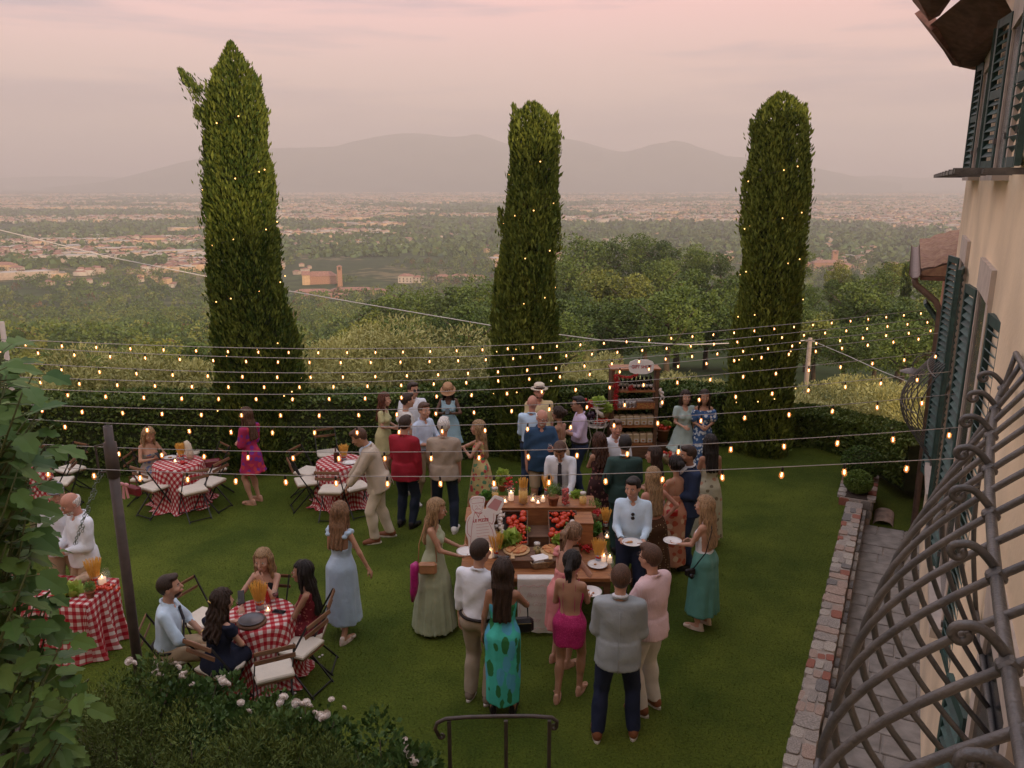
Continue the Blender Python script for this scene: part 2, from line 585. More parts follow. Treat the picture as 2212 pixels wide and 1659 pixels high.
def trunk_mesh(name, seed, h, r, m, nb=5):
 rg = random.Random(seed)
 b = MB()
 b.smooth = True
 p = [(0, 0, -.06)]
 for i in range(1, 5):
  p.append((rg.uniform(-.03, .03) * h, rg.uniform(-.03, .03) * h, h * i / 4))
 b.tube(p, [r * 1.3, r, r * .8, r * .6, r * .25], 7)
 for i in range(nb):
  a = i * 2.3 + rg.uniform(-.4, .4)
  z = h * rg.uniform(.35, .8)
  L = h * rg.uniform(.3, .5)
  b.tube([(0, 0, z), (math.cos(a) * L * .5, math.sin(a) * L * .5, z + L * .35), (math.cos(a) * L, math.sin(a) * L, z + L * .8)], [r * .5, r * .33, r * .1], 5)
 return b.mesh(name, m)
def kinds(prefix, seeds, m, n, size, w, lumps, aspect=1.7, inner=.5, base=.25, droop=0.0):
 return [crown_mesh(prefix, s, tree_blobs(s, w * (0.9 + .1 * (i % 3)), 1.0, lumps + i % 3, base), n, size, m, aspect, inner, droop) for i, s in enumerate(seeds)]
CR_BROAD = kinds('crown', (1, 2, 3, 4), M_BROAD, 4200, .034, .36, 11)
CR_GOLD = kinds('crown', (5, 6), M_GOLD, 3600, .034, .34, 10)
CR_DARK = kinds('crown', (7, 8), M_DARKF, 3600, .034, .33, 9)
CR_OLIVE = kinds('crown', (9, 10, 11, 12), M_OLIVE, 9000, .030, .40, 8, 3.6, .35, .2, -.7)
TR_MESH = [trunk_mesh('trunk', 20 + i, .72, .028, M_BARK) for i in range(3)]
TR_OLIVE = [trunk_mesh('trunk', 30 + i, .6, .04, M_OLBARK, 7) for i in range(2)]
RG = random.Random(11)
def plant(name, label, cat, group, x, y, h, crowns, trunks, w=1.0, parts=True):
 z = float(terz(x, y))
 cm = RG.choice(crowns)
 rz = RG.uniform(0, 6.28)
 if not parts:
  o = link(name, cm, None, (x, y, z - .05 * h), rz)
  o.scale = (h * w, h * w, h)
  return tag(o, label, cat, group)
 e = empty(name, (x, y, z - .1), rz, label, cat, group)
 for nm, me in (('crown', cm), ('trunk', RG.choice(trunks))):
  c = link(nm, me, e)
  c.scale = (h * w, h * w, h)
 return e
# olive trees on the terrace just below the hedge: (sight line of the top, distance)
OLIVES = [(30, 800, 21, 'far left behind the fig tree'), (150, 738, 24, 0), (245, 735, 25, 0), (335, 745, 23.5, 0), (425, 755, 24, 0), (505, 780, 23, 0),
   (690, 712, 26, 0), (770, 684, 28, 0), (862, 700, 26, 0), (935, 682, 27, 0), (1020, 724, 25, 0), (1245, 765, 24, 0), (1300, 752, 27, 0),
   (1418, 800, 22.5, 0), (1490, 785, 25, 0), (1550, 800, 22, 0), (1745, 836, 21.5, 0), (1800, 800, 24, 0), (1868, 790, 25, 0), (1930, 806, 22.5, 0), (2000, 815, 25, 0), (590, 740, 27, 0)]
NUMS = ['first', 'second', 'third', 'fourth', 'fifth', 'sixth', 'seventh', 'eighth', 'ninth', 'tenth', 'eleventh', 'twelfth', 'thirteenth']
def zone(u): return 'left of the tallest cypress' if u < 540 else 'between left and middle cypresses' if u < 1130 else 'between middle and right cypresses' if u < 1650 else 'right of all cypresses'
def ranked(us):
 seen, out_ = {}, {}
 for u in sorted(us):
  k = seen.get(zone(u), 0)
  seen[zone(u)] = k + 1
  out_[u] = '%s from the left, %s' % (NUMS[k], zone(u))
 return out_
OLR = ranked([o[0] for o in OLIVES])
for u, v, y, s in OLIVES:
 OL_LAB = 'silvery olive below the hedge, %s' % OLR[u]
 p = ony(u, v, y)
 g = float(terz(p.x, p.y))
 plant('olive_tree', OL_LAB, 'olive tree', 'olive trees below the hedge', p.x, p.y, (p.z - g) / .97, CR_OLIVE, TR_OLIVE, RG.uniform(.85, 1.1))
# named trees of the wooded spur, then the rest of the wood
SPUR = [(1255, 512, 245, 0), (1320, 515, 250, 0), (1385, 508, 240, 0), (1440, 518, 235, 2), (1500, 530, 225, 0), (1560, 545, 215, 2), (1225, 555, 190, 0), (1290, 585, 150, 1), (1365, 590, 145, 1),
  (1425, 560, 165, 0), (1506, 580, 140, 0), (1585, 590, 135, 2), (1330, 660, 85, 0), (1400, 640, 82, 0), (1470, 605, 88, 0), (1535, 620, 84, 0), (1595, 655, 80, 0), (1270, 650, 95, 0), (1215, 640, 105, 2),
  (1040, 605, 150, 0), (985, 612, 165, 2), (925, 630, 160, 0), (870, 625, 185, 0), (1060, 640, 110, 2), (1000, 660, 115, 0), (830, 640, 195, 0),
  (1745, 615, 130, 0), (1800, 600, 150, 2), (1850, 640, 100, 2), (1905, 635, 110, 0), (1960, 640, 95, 0), (2020, 655, 90, 0), (1770, 680, 70, 1), (1830, 700, 66, 0), (1900, 690, 70, 0), (1965, 690, 62, 0), (2060, 650, 100, 0), (2110, 660, 110, 0), (1700, 640, 115, 0)]
TXT = ['mid green broadleaf tree of the wood, ', 'yellow green tree of the wood, ', 'deep green oak of the wood, ']
NMS = ['broadleaf_tree', 'poplar_tree', 'oak_tree']
SPR = {}
for lo_, hi_, w_ in ((0, 100, 'low on the slope'), (100, 180, 'half up the hill'), (180, 400, 'on the hill skyline')):
 q_ = ranked([t_[0] for t_ in SPUR if lo_ <= t_[2] < hi_])
 for u_, l_ in q_.items(): SPR[u_] = w_ + ', ' + l_
for u, v, y, k in SPUR:
 p = ony(u, v, y)
 g = float(terz(p.x, p.y))
 plant(NMS[k], ('broadleaf tree ', 'pale poplar ', 'dark oak ')[k] + SPR[u], 'tree', 'trees on the near slope', p.x, p.y, max(5, p.z - g) / .95, [CR_BROAD, CR_GOLD, CR_DARK][k], TR_MESH, RG.uniform(.95, 1.25))
cnt = 0
while cnt < 235:
 y = RG.uniform(55, 330) if cnt < 150 else RG.uniform(160, 420)
 u = RG.uniform(-150, 2150)
 x = (u - 1106) / FPX * y * 1.03
 left = u < 640
 grove = 640 < u < 1060 and 60 < y < 130
 if grove and RG.random() < .25: continue
 if y < 75 and u < 1200: continue
 cnt += 1
 k = RG.choice((0, 0, 0, 1, 2, 2)) if not left else RG.choice((0, 0, 2, 2, 2, 1))
 h = RG.uniform(7, 12) * (1.0 if y > 100 else .75)
 plant(NMS[k], TXT[k] + zone(u) + (', nearer slope' if y < 160 else ', farther slope' if y < 260 else ', valley side'), 'tree', 'trees in the wood below the garden', x, y, h, [CR_BROAD, CR_GOLD, CR_DARK][k], TR_MESH, RG.uniform(.9, 1.2), parts=y < 200)
# small olives of the grove on the slope beyond
for i in range(9):
 y = RG.uniform(70, 135)
 u = RG.uniform(640, 1250)
 plant('olive_tree', 'small olive tree of the grove on the slope beyond the hedge', 'olive tree', 'olive grove on the slope', (u - 1106) / FPX * y * 1.03, y, RG.uniform(3.2, 4.8), CR_OLIVE, TR_OLIVE, 1.15, parts=y < 80)
# the far woods: one mass
def far_woods():
 rng = np.random.default_rng(5)
 n = 11000
 r = 330 * (7.5) ** rng.uniform(0, 1, n)
 a = np.radians(rng.uniform(-48, 44, n))
 x, y = r * np.sin(a), r * np.cos(a)
 dens = fbm(x / 260 + 3, y / 260 + 8, 3)
 keep = (dens > np.interp(r, [300, 900, 1100, 2500], [.28, .27, .33, .52])) | (r < 420)
 keep &= ~((np.abs(x + 235) < 75) & (np.abs(y - 1030) < 60))
 x, y, r = x[keep], y[keep], r[keep]
 for near in (True, False):
  q = (r < 750) if near else (r >= 750)
  xs, ys = x[q], y[q]
  h = rng.uniform(8, 15, len(xs))
  z = terz(xs, ys)
  k = 150 if near else 52
  d = rng.normal(size=(len(xs), k, 3))
  d /= np.linalg.norm(d, axis=2)[..., None]
  d[..., 2] = np.abs(d[..., 2]) * 1.0 - .15
  lump = 1 + .28 * np.sin(d[..., 0] * 5 + xs[:, None]) * np.sin(d[..., 1] * 5 + ys[:, None])
  P = np.stack([xs, ys, z + h * .3], -1)[:, None, :] + d * lump[..., None] * np.stack([h * .46, h * .46, h * .62], -1)[:, None, :]
  V, F = leaves(rng, P.reshape(-1, 3), 1.25 if near else 2.4, 1.4, d.reshape(-1, 3), 1.3)
  tone = (rng.uniform(.0, .7, len(xs))[:, None] + rng.uniform(0, .3, (len(xs), k))).reshape(-1)
  sp = rng.choice(4, len(xs), p=[.5, .18, .29, .03])
  o = link('far_woods', np_mesh('far_woods', V, F, [M_BROAD, M_GOLD, M_DARKF, M_RUST], tone=np.repeat(tone, 4), midx=np.repeat(sp, k)))
  tag(o, 'nearer wooded slopes below the garden reading as one mass' if near else 'wooded copses fading into the hazy valley', 'woodland', kind='stuff')
 # hedgerows and gardens of the plain
 n = 9000
 r = 1500 * 5.5 ** rng.uniform(0, 1, n)
 a = np.radians(rng.uniform(-44, 42, n))
 x, y = r * np.sin(a), r * np.cos(a)
 z = terz(x, y)
 k = 9
 d = rng.normal(size=(n, k, 3))
 s = rng.uniform(8, 26, n) * np.interp(r, [1500, 8000], [1, 2.2])
 P = np.stack([x, y, z + 4], -1)[:, None, :] + d * np.stack([s, s, np.full(n, 2.8)], -1)[:, None, :] * .6
 V, F = leaves(rng, P.reshape(-1, 3), 13, 1.2)
 V[:, 2] = np.maximum(V[:, 2], np.repeat(np.repeat(z, k), 4))
 o = link('far_woods', np_mesh('far_woods', V, F, [M_DARKF], tone=np.repeat(rng.uniform(0, 1, n * k), 4)))
 tag(o, 'dark tree belts and hedgerows scattered over the misty plain', 'woodland', kind='stuff')
far_woods()
# ------------------------------------------------------------------ houses of the valley
M_WALLS = [mat('cream render', (.42, .33, .25), .9, .15, .3), mat('white render', (.48, .42, .35), .9, .1, .3), mat('ochre render', (.55, .38, .22), .9, .12, .3)]
M_TILE = mat('terracotta roof tiles', (.27, .14, .10), .9, .3, .6, .6, 6)
M_SHED = mat('pale metal roof', (.38, .35, .31), .7, .12, .1)
M_BRICK = mat('old brick', (.36, .20, .13), .9, .25, 1.0, .4, 12)
M_DARKWIN = flat('dark window glass', (.03, .03, .035), .2)
def house_geo(b, L, W, H, rh, over=.5, hip=True, flatroof=False):
 b.slot = 0
 b.box((0, 0, H / 2), (L, W, H))
 b.slot = 1
 x, y = L / 2 + over, W / 2 + over
 if flatroof:
  b.box((0, 0, H + .3), (L + .3, W + .3, .6))
  return
 r = x - (y if hip else 0)
 b.add([(-x, -y, H), (x, -y, H), (x, y, H), (-x, y, H), (-r, 0, H + rh), (r, 0, H + rh)],
   [[0, 1, 5, 4], [1, 2, 5], [2, 3, 4, 5], [3, 0, 4], [3, 2, 1, 0]])
HOUSES = []
for i, (L, W, H, rh, hip, ft) in enumerate([(12, 9, 6.5, 2.2, True, 0), (16, 10, 7, 2.4, False, 0), (11, 10, 9, 2.0, True, 0), (20, 10, 6, 2.2, False, 0), (14, 11, 9.5, 2, True, 0), (34, 18, 7, .6, False, 1)]):
 b = MB()
 house_geo(b, L, W, H, rh, .5, hip, bool(ft))
 HOUSES.append(b.mesh('house', [M_WALLS[i % 3], M_SHED if ft else M_TILE]))
RH = random.Random(3)
cands = []
while len(cands) < 290:
 r = 1060 * (2.0) ** RH.random()
 u = RH.uniform(-60, 2120)
 if fbm(np.array(u / 160.), np.array(r / 260.), 3) < .46: continue
 y = r
 x = (u - 1106) / FPX / math.cos(PITCH) * y
 if abs(x + 235) < 90 and abs(y - 1040) < 70: continue
 cands.append((x, y))
for x, y in cands:
 k = RH.choice((0, 0, 1, 2, 3, 4, 4, 5) if y > 1400 else (0, 1, 2, 3, 4))
 o = link('house', HOUSES[k], None, (x, y, float(terz(x, y)) - .3), RH.uniform(0, PI))
 o.scale = [RH.uniform(.6, .9)] * 3
 tag(o, 'small pale building among trees on the hazy valley floor', 'house', 'houses scattered over the valley')
def far_town():
 rng = np.random.default_rng(8)
 n = 34000
 r = 1350 * 7.3 ** rng.uniform(0, 1, n)
 a = np.radians(rng.uniform(-44, 42, n))
 x, y = r * np.sin(a), r * np.cos(a)
 dn = fbm(x / 700 + 2, y / 420 + 4, 4)
 keep = dn > np.interp(r, [1350, 2100, 3500, 7000], [.63, .555, .485, .41])
 x, y, r = x[keep], y[keep], r[keep]
 n = len(x)
 big = rng.uniform(0, 1, n) < .14
 L = np.where(big, rng.uniform(35, 90, n), rng.uniform(10, 22, n)) / 2
 W = np.where(big, rng.uniform(18, 40, n), rng.uniform(8, 13, n)) / 2
 H = np.where(big, rng.uniform(6, 11, n), rng.uniform(5, 11, n))
 th = rng.uniform(0, PI, n)
 z = terz(x, y) - .5
 base = np.array([(-1, -1, 0), (1, -1, 0), (1, 1, 0), (-1, 1, 0), (-1, -1, 1), (1, -1, 1), (1, 1, 1), (-1, 1, 1), (-.6, 0, 1.28), (.6, 0, 1.28)], float)
 P = np.repeat(base[None], n, 0)
 P[:, :, 0] *= L[:, None]
 P[:, :, 1] *= W[:, None]
 P[:, 8:, 2] = np.where(big, 1.05, 1.28)[:, None]
 P[:, :, 2] *= H[:, None]
 c, s = np.cos(th)[:, None], np.sin(th)[:, None]
 X = P[..., 0] * c - P[..., 1] * s + x[:, None]
 Y = P[..., 0] * s + P[..., 1] * c + y[:, None]
 Z = P[..., 2] + z[:, None]
 V = np.stack([X, Y, Z], -1).reshape(-1, 3)
 f = np.array([(0, 1, 5, 4), (1, 2, 6, 5), (2, 3, 7, 6), (3, 0, 4, 7), (4, 5, 9, 8), (6, 7, 8, 9), (5, 6, 9, 9), (7, 4, 8, 8)])
 F = (f[None] + (np.arange(n) * 10)[:, None, None])
 wall = rng.integers(0, 3, n)
 mi = np.concatenate([np.repeat(wall[:, None], 4, 1), np.repeat(np.where(big, 4, 3)[:, None], 4, 1)], 1).reshape(-1)
 # the two end triangles of each roof are stored as triangles
 q = F[:, :6].reshape(-1, 4)
 mq = np.concatenate([np.repeat(wall[:, None], 4, 1), np.repeat(np.where(big, 4, 3)[:, None], 2, 1)], 1).reshape(-1)
 o = link('distant_town', np_mesh('distant_town', V, q, M_WALLS + [M_TILE, M_SHED], midx=mq))
 tag(o, 'hazy sprawl of countless pale buildings across the far plain', 'town', kind='stuff')
far_town()
def part_house(name, label, cat, p, rz, blocks, group=None):
 """blocks: (x, y, L, W, H, roof height, wall mat, nwin)"""
 e = empty(name, p, rz, label, cat, group)
 for (x, y, L, W, H, rh, wm, nw) in blocks:
  b = MB()
  b.box((x, y, H / 2 - 1), (L, W, H + 2))
  b.build('wall', wm, e)
  b = MB()
  ox, oy = L / 2 + .6, W / 2 + .6
  b.add([(x - ox, y - oy, H), (x + ox, y - oy, H), (x + ox, y + oy, H), (x - ox, y + oy, H), (x - ox + (oy if L > W * 1.2 else .1), y, H + rh), (x + ox - (oy if L > W * 1.2 else .1), y, H + rh)],
    [[0, 1, 5, 4], [1, 2, 5], [2, 3, 4, 5], [3, 0, 4], [3, 2, 1, 0]])
  b.build('roof', M_TILE, e)
  for k in range(nw):
   for fl in range(2 if H > 6 else 1):
    b = MB()
    b.box((0, 0, 0), (1.3, .14, 1.9))
    b.build('window', M_DARKWIN, e, (x - L / 2 + L * (k + .5) / nw, y - W / 2 - .05, 2.2 + fl * 3.2))
 return e
def gz(u, v, z=-130):
 p = onz(u, v, z)
 return (p.x, p.y, float(terz(p.x, p.y)))
part_house('farmhouse', 'long low brick farmstead below the bell tower', 'farmhouse', gz(728, 640), R(8), [(-28, 0, 42, 13, 7, 3, M_BRICK, 8), (18, 5, 50, 14, 7.5, 3, M_BRICK, 9), (50, -14, 22, 16, 8, 3, M_WALLS[2], 4), (-10, -22, 60, 10, 5, 2.4, M_BRICK, 8)])
part_house('country_house', 'white walled house with red roof on the wood edge right of the bell tower', 'house', gz(878, 610), R(-6), [(0, 0, 20, 13, 9, 3.2, M_WALLS[1], 4), (16, 3, 14, 10, 7, 2.4, M_WALLS[1], 3)])
part_house('country_house', 'long row of red roofed cottages beside the middle cypress', 'house', gz(985, 608), R(4), [(-18, 4, 20, 12, 7, 3, M_WALLS[0], 4), (6, 0, 24, 12, 8, 3, M_WALLS[1], 4), (30, 6, 22, 11, 6, 2.6, M_WALLS[0], 3)])
part_house('country_house', 'blocky four storey pink house far left on the plain', 'house', gz(334, 527), R(10), [(0, 0, 46, 22, 14, 5, M_WALLS[2], 7)])
part_house('country_house', 'cluster of terracotta roofs at the left edge of the valley', 'house', gz(15, 585), R(-12), [(0, 0, 30, 14, 10, 4, M_WALLS[2], 5), (26, -8, 18, 12, 7, 3, M_WALLS[1], 3), (-20, 10, 22, 12, 8, 3, M_BRICK, 3)])
part_house('country_house', 'lone white cottage with red roof right of the right hand cypress', 'house', (gz(1858, 622, -70)), R(-20), [(0, 0, 13, 8, 5.5, 2.2, M_WALLS[1], 3), (5, -6, 14, 5, 3, 1.5, M_WALLS[2], 2)])
part_house('farmhouse', 'ochre farm buildings around the second distant church tower', 'farmhouse', gz(1775, 583), R(-4), [(-38, 0, 40, 14, 10, 4, M_BRICK, 6), (6, -4, 44, 18, 12, 4, M_BRICK, 6), (34, 2, 26, 14, 8, 3, M_WALLS[2], 4)])
def bell_tower(label, p, w, h, rz):
 e = empty('bell_tower', p, rz, label, 'bell tower')
 b = MB()
 b.box((0, 0, h * .39), (w, w, h * .8))
 b.build('shaft', M_BRICK, e)
 b = MB()
 for sx in (-1, 1):
  for sy in (-1, 1):
   b.box((sx * w * .37, sy * w * .37, h * .865), (w * .26, w * .26, h * .15))
 b.build('belfry', M_BRICK, e)
 b = MB()
 b.box((0, 0, h * .79), (w * 1.14, w * 1.14, h * .025))
 b.box((0, 0, h * .95), (w * 1.14, w * 1.14, h * .025))
 b.build('cornice', M_BRICK, e)
 b = MB()
 y = w * .6
 b.add([(-y, -y, h * .9625), (y, -y, h * .9625), (y, y, h * .9625), (-y, y, h * .9625), (0, 0, h * 1.03)], [[0, 1, 4], [1, 2, 4], [2, 3, 4], [3, 0, 4], [3, 2, 1, 0]])
 b.build('roof', M_TILE, e)
 b = MB()
 b.lathe([(.02, 0), (w * .2, .1), (w * .13, w * .26), (.02, w * .32)], (0, 0, h * .84), 10)
 b.build('bell', flat('bronze', (.2, .13, .06), .4, 1), e)
 return e
bell_tower('tall square brick bell tower with an open belfry beside the farmstead', gz(735, 618), 6.2, 27, R(10))
part_house('church', 'low brick church with pitched roof next to the tall bell tower', 'church', gz(695, 612), R(12), [(0, 0, 40, 14, 11, 6, M_BRICK, 0), (-20, -2, 10, 15, 13, 5, M_WALLS[2], 0)])
bell_tower('smaller distant bell tower seen right of the right hand cypress', gz(1801, 577), 8, 27, R(-6))
# ------------------------------------------------------------------ cypresses, hedge
M_CYP = leaf_mat('cypress foliage', (.034, .070, .010), (.23, .27, .042), .75)
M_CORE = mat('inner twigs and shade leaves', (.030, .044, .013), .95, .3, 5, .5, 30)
def cypress_geo(seed, axis, rad, n, size=.088):
 """axis: list of (z, x offset), rad: list of (z, radius)"""
 rng = np.random.default_rng(seed)
 az, ax = np.array(axis).T
 rz, rr = np.array(rad).T
 zz = np.linspace(rz[0], rz[-1], 400)
 w = np.interp(zz, rz, rr)
 cdf = np.cumsum(w)
 z = np.interp(rng.uniform(0, 1, n), cdf / cdf[-1], zz)
 th = rng.uniform(0, 2 * PI, n)
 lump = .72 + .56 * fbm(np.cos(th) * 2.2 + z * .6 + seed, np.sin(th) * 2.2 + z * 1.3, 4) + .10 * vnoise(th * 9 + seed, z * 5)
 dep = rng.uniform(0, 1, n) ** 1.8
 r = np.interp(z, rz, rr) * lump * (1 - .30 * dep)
 x0 = np.interp(z, az, ax)
 P = np.stack([x0 + r * np.cos(th), r * np.sin(th), z], -1)
 stray = rng.uniform(0, 1, n) < .05
 r = np.where(stray, r * rng.uniform(1.0, 1.16, n), r)
 P = np.stack([x0 + r * np.cos(th), r * np.sin(th), z], -1)
 size = np.where(stray, size * 1.5, size)
 axd = np.stack([np.cos(th) * .45, np.sin(th) * .45, np.full(n, 1.0)], -1)
 V, F = leaves(rng, P, size, 2.9, axd, .5)
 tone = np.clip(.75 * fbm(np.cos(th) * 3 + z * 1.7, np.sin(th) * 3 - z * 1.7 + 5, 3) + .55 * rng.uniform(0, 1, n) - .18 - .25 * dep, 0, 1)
 return V, F, np.repeat(tone, 4)
def big_cypress(seed, axis_px, widths, y, label, extra=None, n=64000, size=.088):
 # read the outline at the tree's own distance and turn it into metres
 pts = [ony(u, v, y) for u, v in axis_px]
 base = Vector((pts[-1].x, y, 0))
 axis = sorted((p.z, p.x - base.x) for p in pts)
 rad = []
 for v, wpx in widths:
  u = np.interp(v, [a[1] for a in axis_px], [a[0] for a in axis_px])
  c = ony(u, v, y)
  e_ = ony(u + wpx / 2, v, y)
  rad.append((c.z, e_.x - c.x))
 rad = sorted(rad)
 V, F, tone = cypress_geo(seed, axis, rad, n, size)
 if extra:
  rng = np.random.default_rng(seed + 50)
  for (u0, v0, u1, v1, k, sp) in extra:      # stray branches that break the outline
   a, b = ony(u0, v0, y) - base, ony(u1, v1, y) - base
   t = rng.uniform(0, 1, k)
   k = k * 2
   t = rng.uniform(0, 1, k)
   P = np.array(a)[None] + t[:, None] * np.array(b - a)[None] + rng.normal(size=(k, 3)) * sp * (1.15 - t[:, None])
   dd = np.array((b - a).normalized())
   v2, f2 = leaves(rng, P, .085, 2.8, np.repeat(dd[None], k, 0) + np.array([[0, 0, .5]]), .5)
   F = np.concatenate([F, f2 + len(V)])
   V = np.concatenate([V, v2])
   tone = np.concatenate([tone, np.repeat(rng.uniform(.1, .7, k), 4)])
 e = empty('cypress_tree', base, 0, label, 'cypress')
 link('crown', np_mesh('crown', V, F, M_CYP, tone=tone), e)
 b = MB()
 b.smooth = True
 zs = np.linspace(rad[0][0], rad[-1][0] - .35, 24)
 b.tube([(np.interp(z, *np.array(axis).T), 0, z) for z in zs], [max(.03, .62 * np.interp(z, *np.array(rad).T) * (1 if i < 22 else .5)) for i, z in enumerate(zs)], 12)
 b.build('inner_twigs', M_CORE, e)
 b = MB()
 z_ = rad[0][0]
 b.tube([(0, 0, z_ - .6), (0, 0, z_ + .5), (0.02, 0, z_ + 1.5)], [.2, .16, .14], 10)
 b.build('trunk', M_BARK, e)
 return e, axis, rad, base
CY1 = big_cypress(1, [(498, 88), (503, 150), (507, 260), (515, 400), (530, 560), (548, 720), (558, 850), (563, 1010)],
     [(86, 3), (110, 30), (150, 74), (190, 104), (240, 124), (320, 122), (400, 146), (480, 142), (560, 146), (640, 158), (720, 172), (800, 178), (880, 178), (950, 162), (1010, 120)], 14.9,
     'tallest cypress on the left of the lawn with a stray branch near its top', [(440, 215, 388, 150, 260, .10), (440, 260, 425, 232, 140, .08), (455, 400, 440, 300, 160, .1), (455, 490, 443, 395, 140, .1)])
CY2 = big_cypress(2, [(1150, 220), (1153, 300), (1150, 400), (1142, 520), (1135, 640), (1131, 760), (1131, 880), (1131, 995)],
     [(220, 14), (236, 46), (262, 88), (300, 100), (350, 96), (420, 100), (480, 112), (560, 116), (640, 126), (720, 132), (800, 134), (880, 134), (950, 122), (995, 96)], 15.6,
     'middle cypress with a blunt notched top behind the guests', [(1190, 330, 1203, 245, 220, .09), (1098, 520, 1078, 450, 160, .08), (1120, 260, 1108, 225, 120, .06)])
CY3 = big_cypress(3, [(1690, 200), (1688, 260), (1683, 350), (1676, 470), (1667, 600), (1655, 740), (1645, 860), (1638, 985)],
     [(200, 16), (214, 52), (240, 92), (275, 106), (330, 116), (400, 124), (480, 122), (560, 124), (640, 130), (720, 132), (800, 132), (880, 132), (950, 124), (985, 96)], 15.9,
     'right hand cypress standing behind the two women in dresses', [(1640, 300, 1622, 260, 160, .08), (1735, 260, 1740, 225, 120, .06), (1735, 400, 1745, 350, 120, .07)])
big_cypress(7, [(1958, 570), (1954, 670)], [(570, 3), (585, 11), (605, 17), (630, 19), (655, 17), (670, 10)], 150, 'lone small cypress far off beyond the wood near the house', None, 2600, .7)
M_HEDGE = leaf_mat('hedge foliage', (.045, .085, .014), (.17, .22, .042))
def hedge(label, pts, th, hts, n, seed):
 rng = np.random.default_rng(seed)
 P, A = np.array(pts, float), None
 seg = np.linalg.norm(np.diff(P, axis=0), axis=1)
 cs = np.concatenate([[0], np.cumsum(seg)])
 def at(s):
  return np.stack([np.interp(s, cs, P[:, 0]), np.interp(s, cs, P[:, 1])], -1)
 def nrm(s):
  d = at(s + .05) - at(s - .05)
  d /= np.linalg.norm(d, axis=1)[:, None] + 1e-9
  return np.stack([-d[:, 1], d[:, 0]], -1)
 L = cs[-1]
 s = rng.uniform(0, L, n)
 h = np.interp(s, cs, hts)
 q = rng.uniform(0, 1, n)
 hm = float(np.mean(hts))
 fr = hm / (2 * hm + th)
 top = q > 2 * fr
 side = np.where(top, rng.uniform(-1, 1, n), np.where(q < fr, -1.0, 1.0))
 zz = np.where(top, h, h * rng.uniform(.0, 1, n))
 bul = .05 * (fbm(s * 1.4, zz * 2 + seed, 3) - .5) * 3
 j = np.abs(rng.normal(size=n)) * .05
 off = side * (th / 2 + bul) - np.where(top, 0, np.sign(side) * j)
 zz = zz + np.where(top, bul - j, 0)
 xy = at(s) + nrm(s) * off[:, None]
 o = np.stack([xy[:, 0], xy[:, 1], zz], -1)
 ax = np.concatenate([nrm(s) * np.where(top, 0, side)[:, None], np.where(top, 1.0, .25)[:, None]], 1)
 V, F = leaves(rng, o, .075, 1.6, ax, 1.1)
 tone = np.clip(.6 * fbm(s * 2.2, zz * 3, 3) + .6 * rng.uniform(0, 1, n) - .12, 0, 1)
 c = P.mean(0)
 e = empty('hedge', (0, 0, 0), 0, label, 'hedge')
 link('foliage', np_mesh('foliage', V, F, M_HEDGE, tone=np.repeat(tone, 4)), e)
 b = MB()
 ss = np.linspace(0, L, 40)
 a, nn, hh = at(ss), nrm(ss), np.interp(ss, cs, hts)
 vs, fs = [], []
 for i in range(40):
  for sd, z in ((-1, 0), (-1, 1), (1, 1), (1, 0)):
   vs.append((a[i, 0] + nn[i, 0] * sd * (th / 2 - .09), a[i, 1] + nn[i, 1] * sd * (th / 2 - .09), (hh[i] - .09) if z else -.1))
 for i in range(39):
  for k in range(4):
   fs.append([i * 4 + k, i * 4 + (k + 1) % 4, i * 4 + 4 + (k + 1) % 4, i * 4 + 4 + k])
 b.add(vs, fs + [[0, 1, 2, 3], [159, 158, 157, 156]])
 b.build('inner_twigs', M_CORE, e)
hedge('long clipped hedge closing the back of the lawn behind the round tables', [(-13, 14.6), (-8, 14.75), (-3.6, 15.0), (-.4, 15.85), (2.4, 16.35), (5.2, 16.6)], .95, [1.5, 1.5, 1.45, 1.38, 1.3, 1.15], 60000, 1)
hedge('low clipped hedge between the right hand cypress and the house', [(5.2, 16.55), (6.5, 16.35), (7.25, 15.3), (7.45, 13.9)], .8, [.75, .74, .80, .85], 22000, 2)
# ------------------------------------------------------------------ the air of the valley
def build_haze():
 b = MB()
 b.box((0, 8000, 430), (42000, 22500, 1180))
 m = bpy.data.materials.new('valley haze')
 m.use_nodes = True
 t = m.node_tree
 t.nodes.clear()
 o = t.nodes.new('ShaderNodeOutputMaterial')
 v = t.nodes.new('ShaderNodeVolumePrincipled')
 v.inputs['Color'].default_value = (.70, .68, .68, 1)
 v.inputs['Density'].default_value = HAZE
 v.inputs['Anisotropy'].default_value = .1
 t.links.new(v.outputs[0], o.inputs['Volume'])
 m.cycles.homogeneous_volume = True
 tag(b.build('haze', m), kind='stuff')
HAZE = .000185
build_haze()
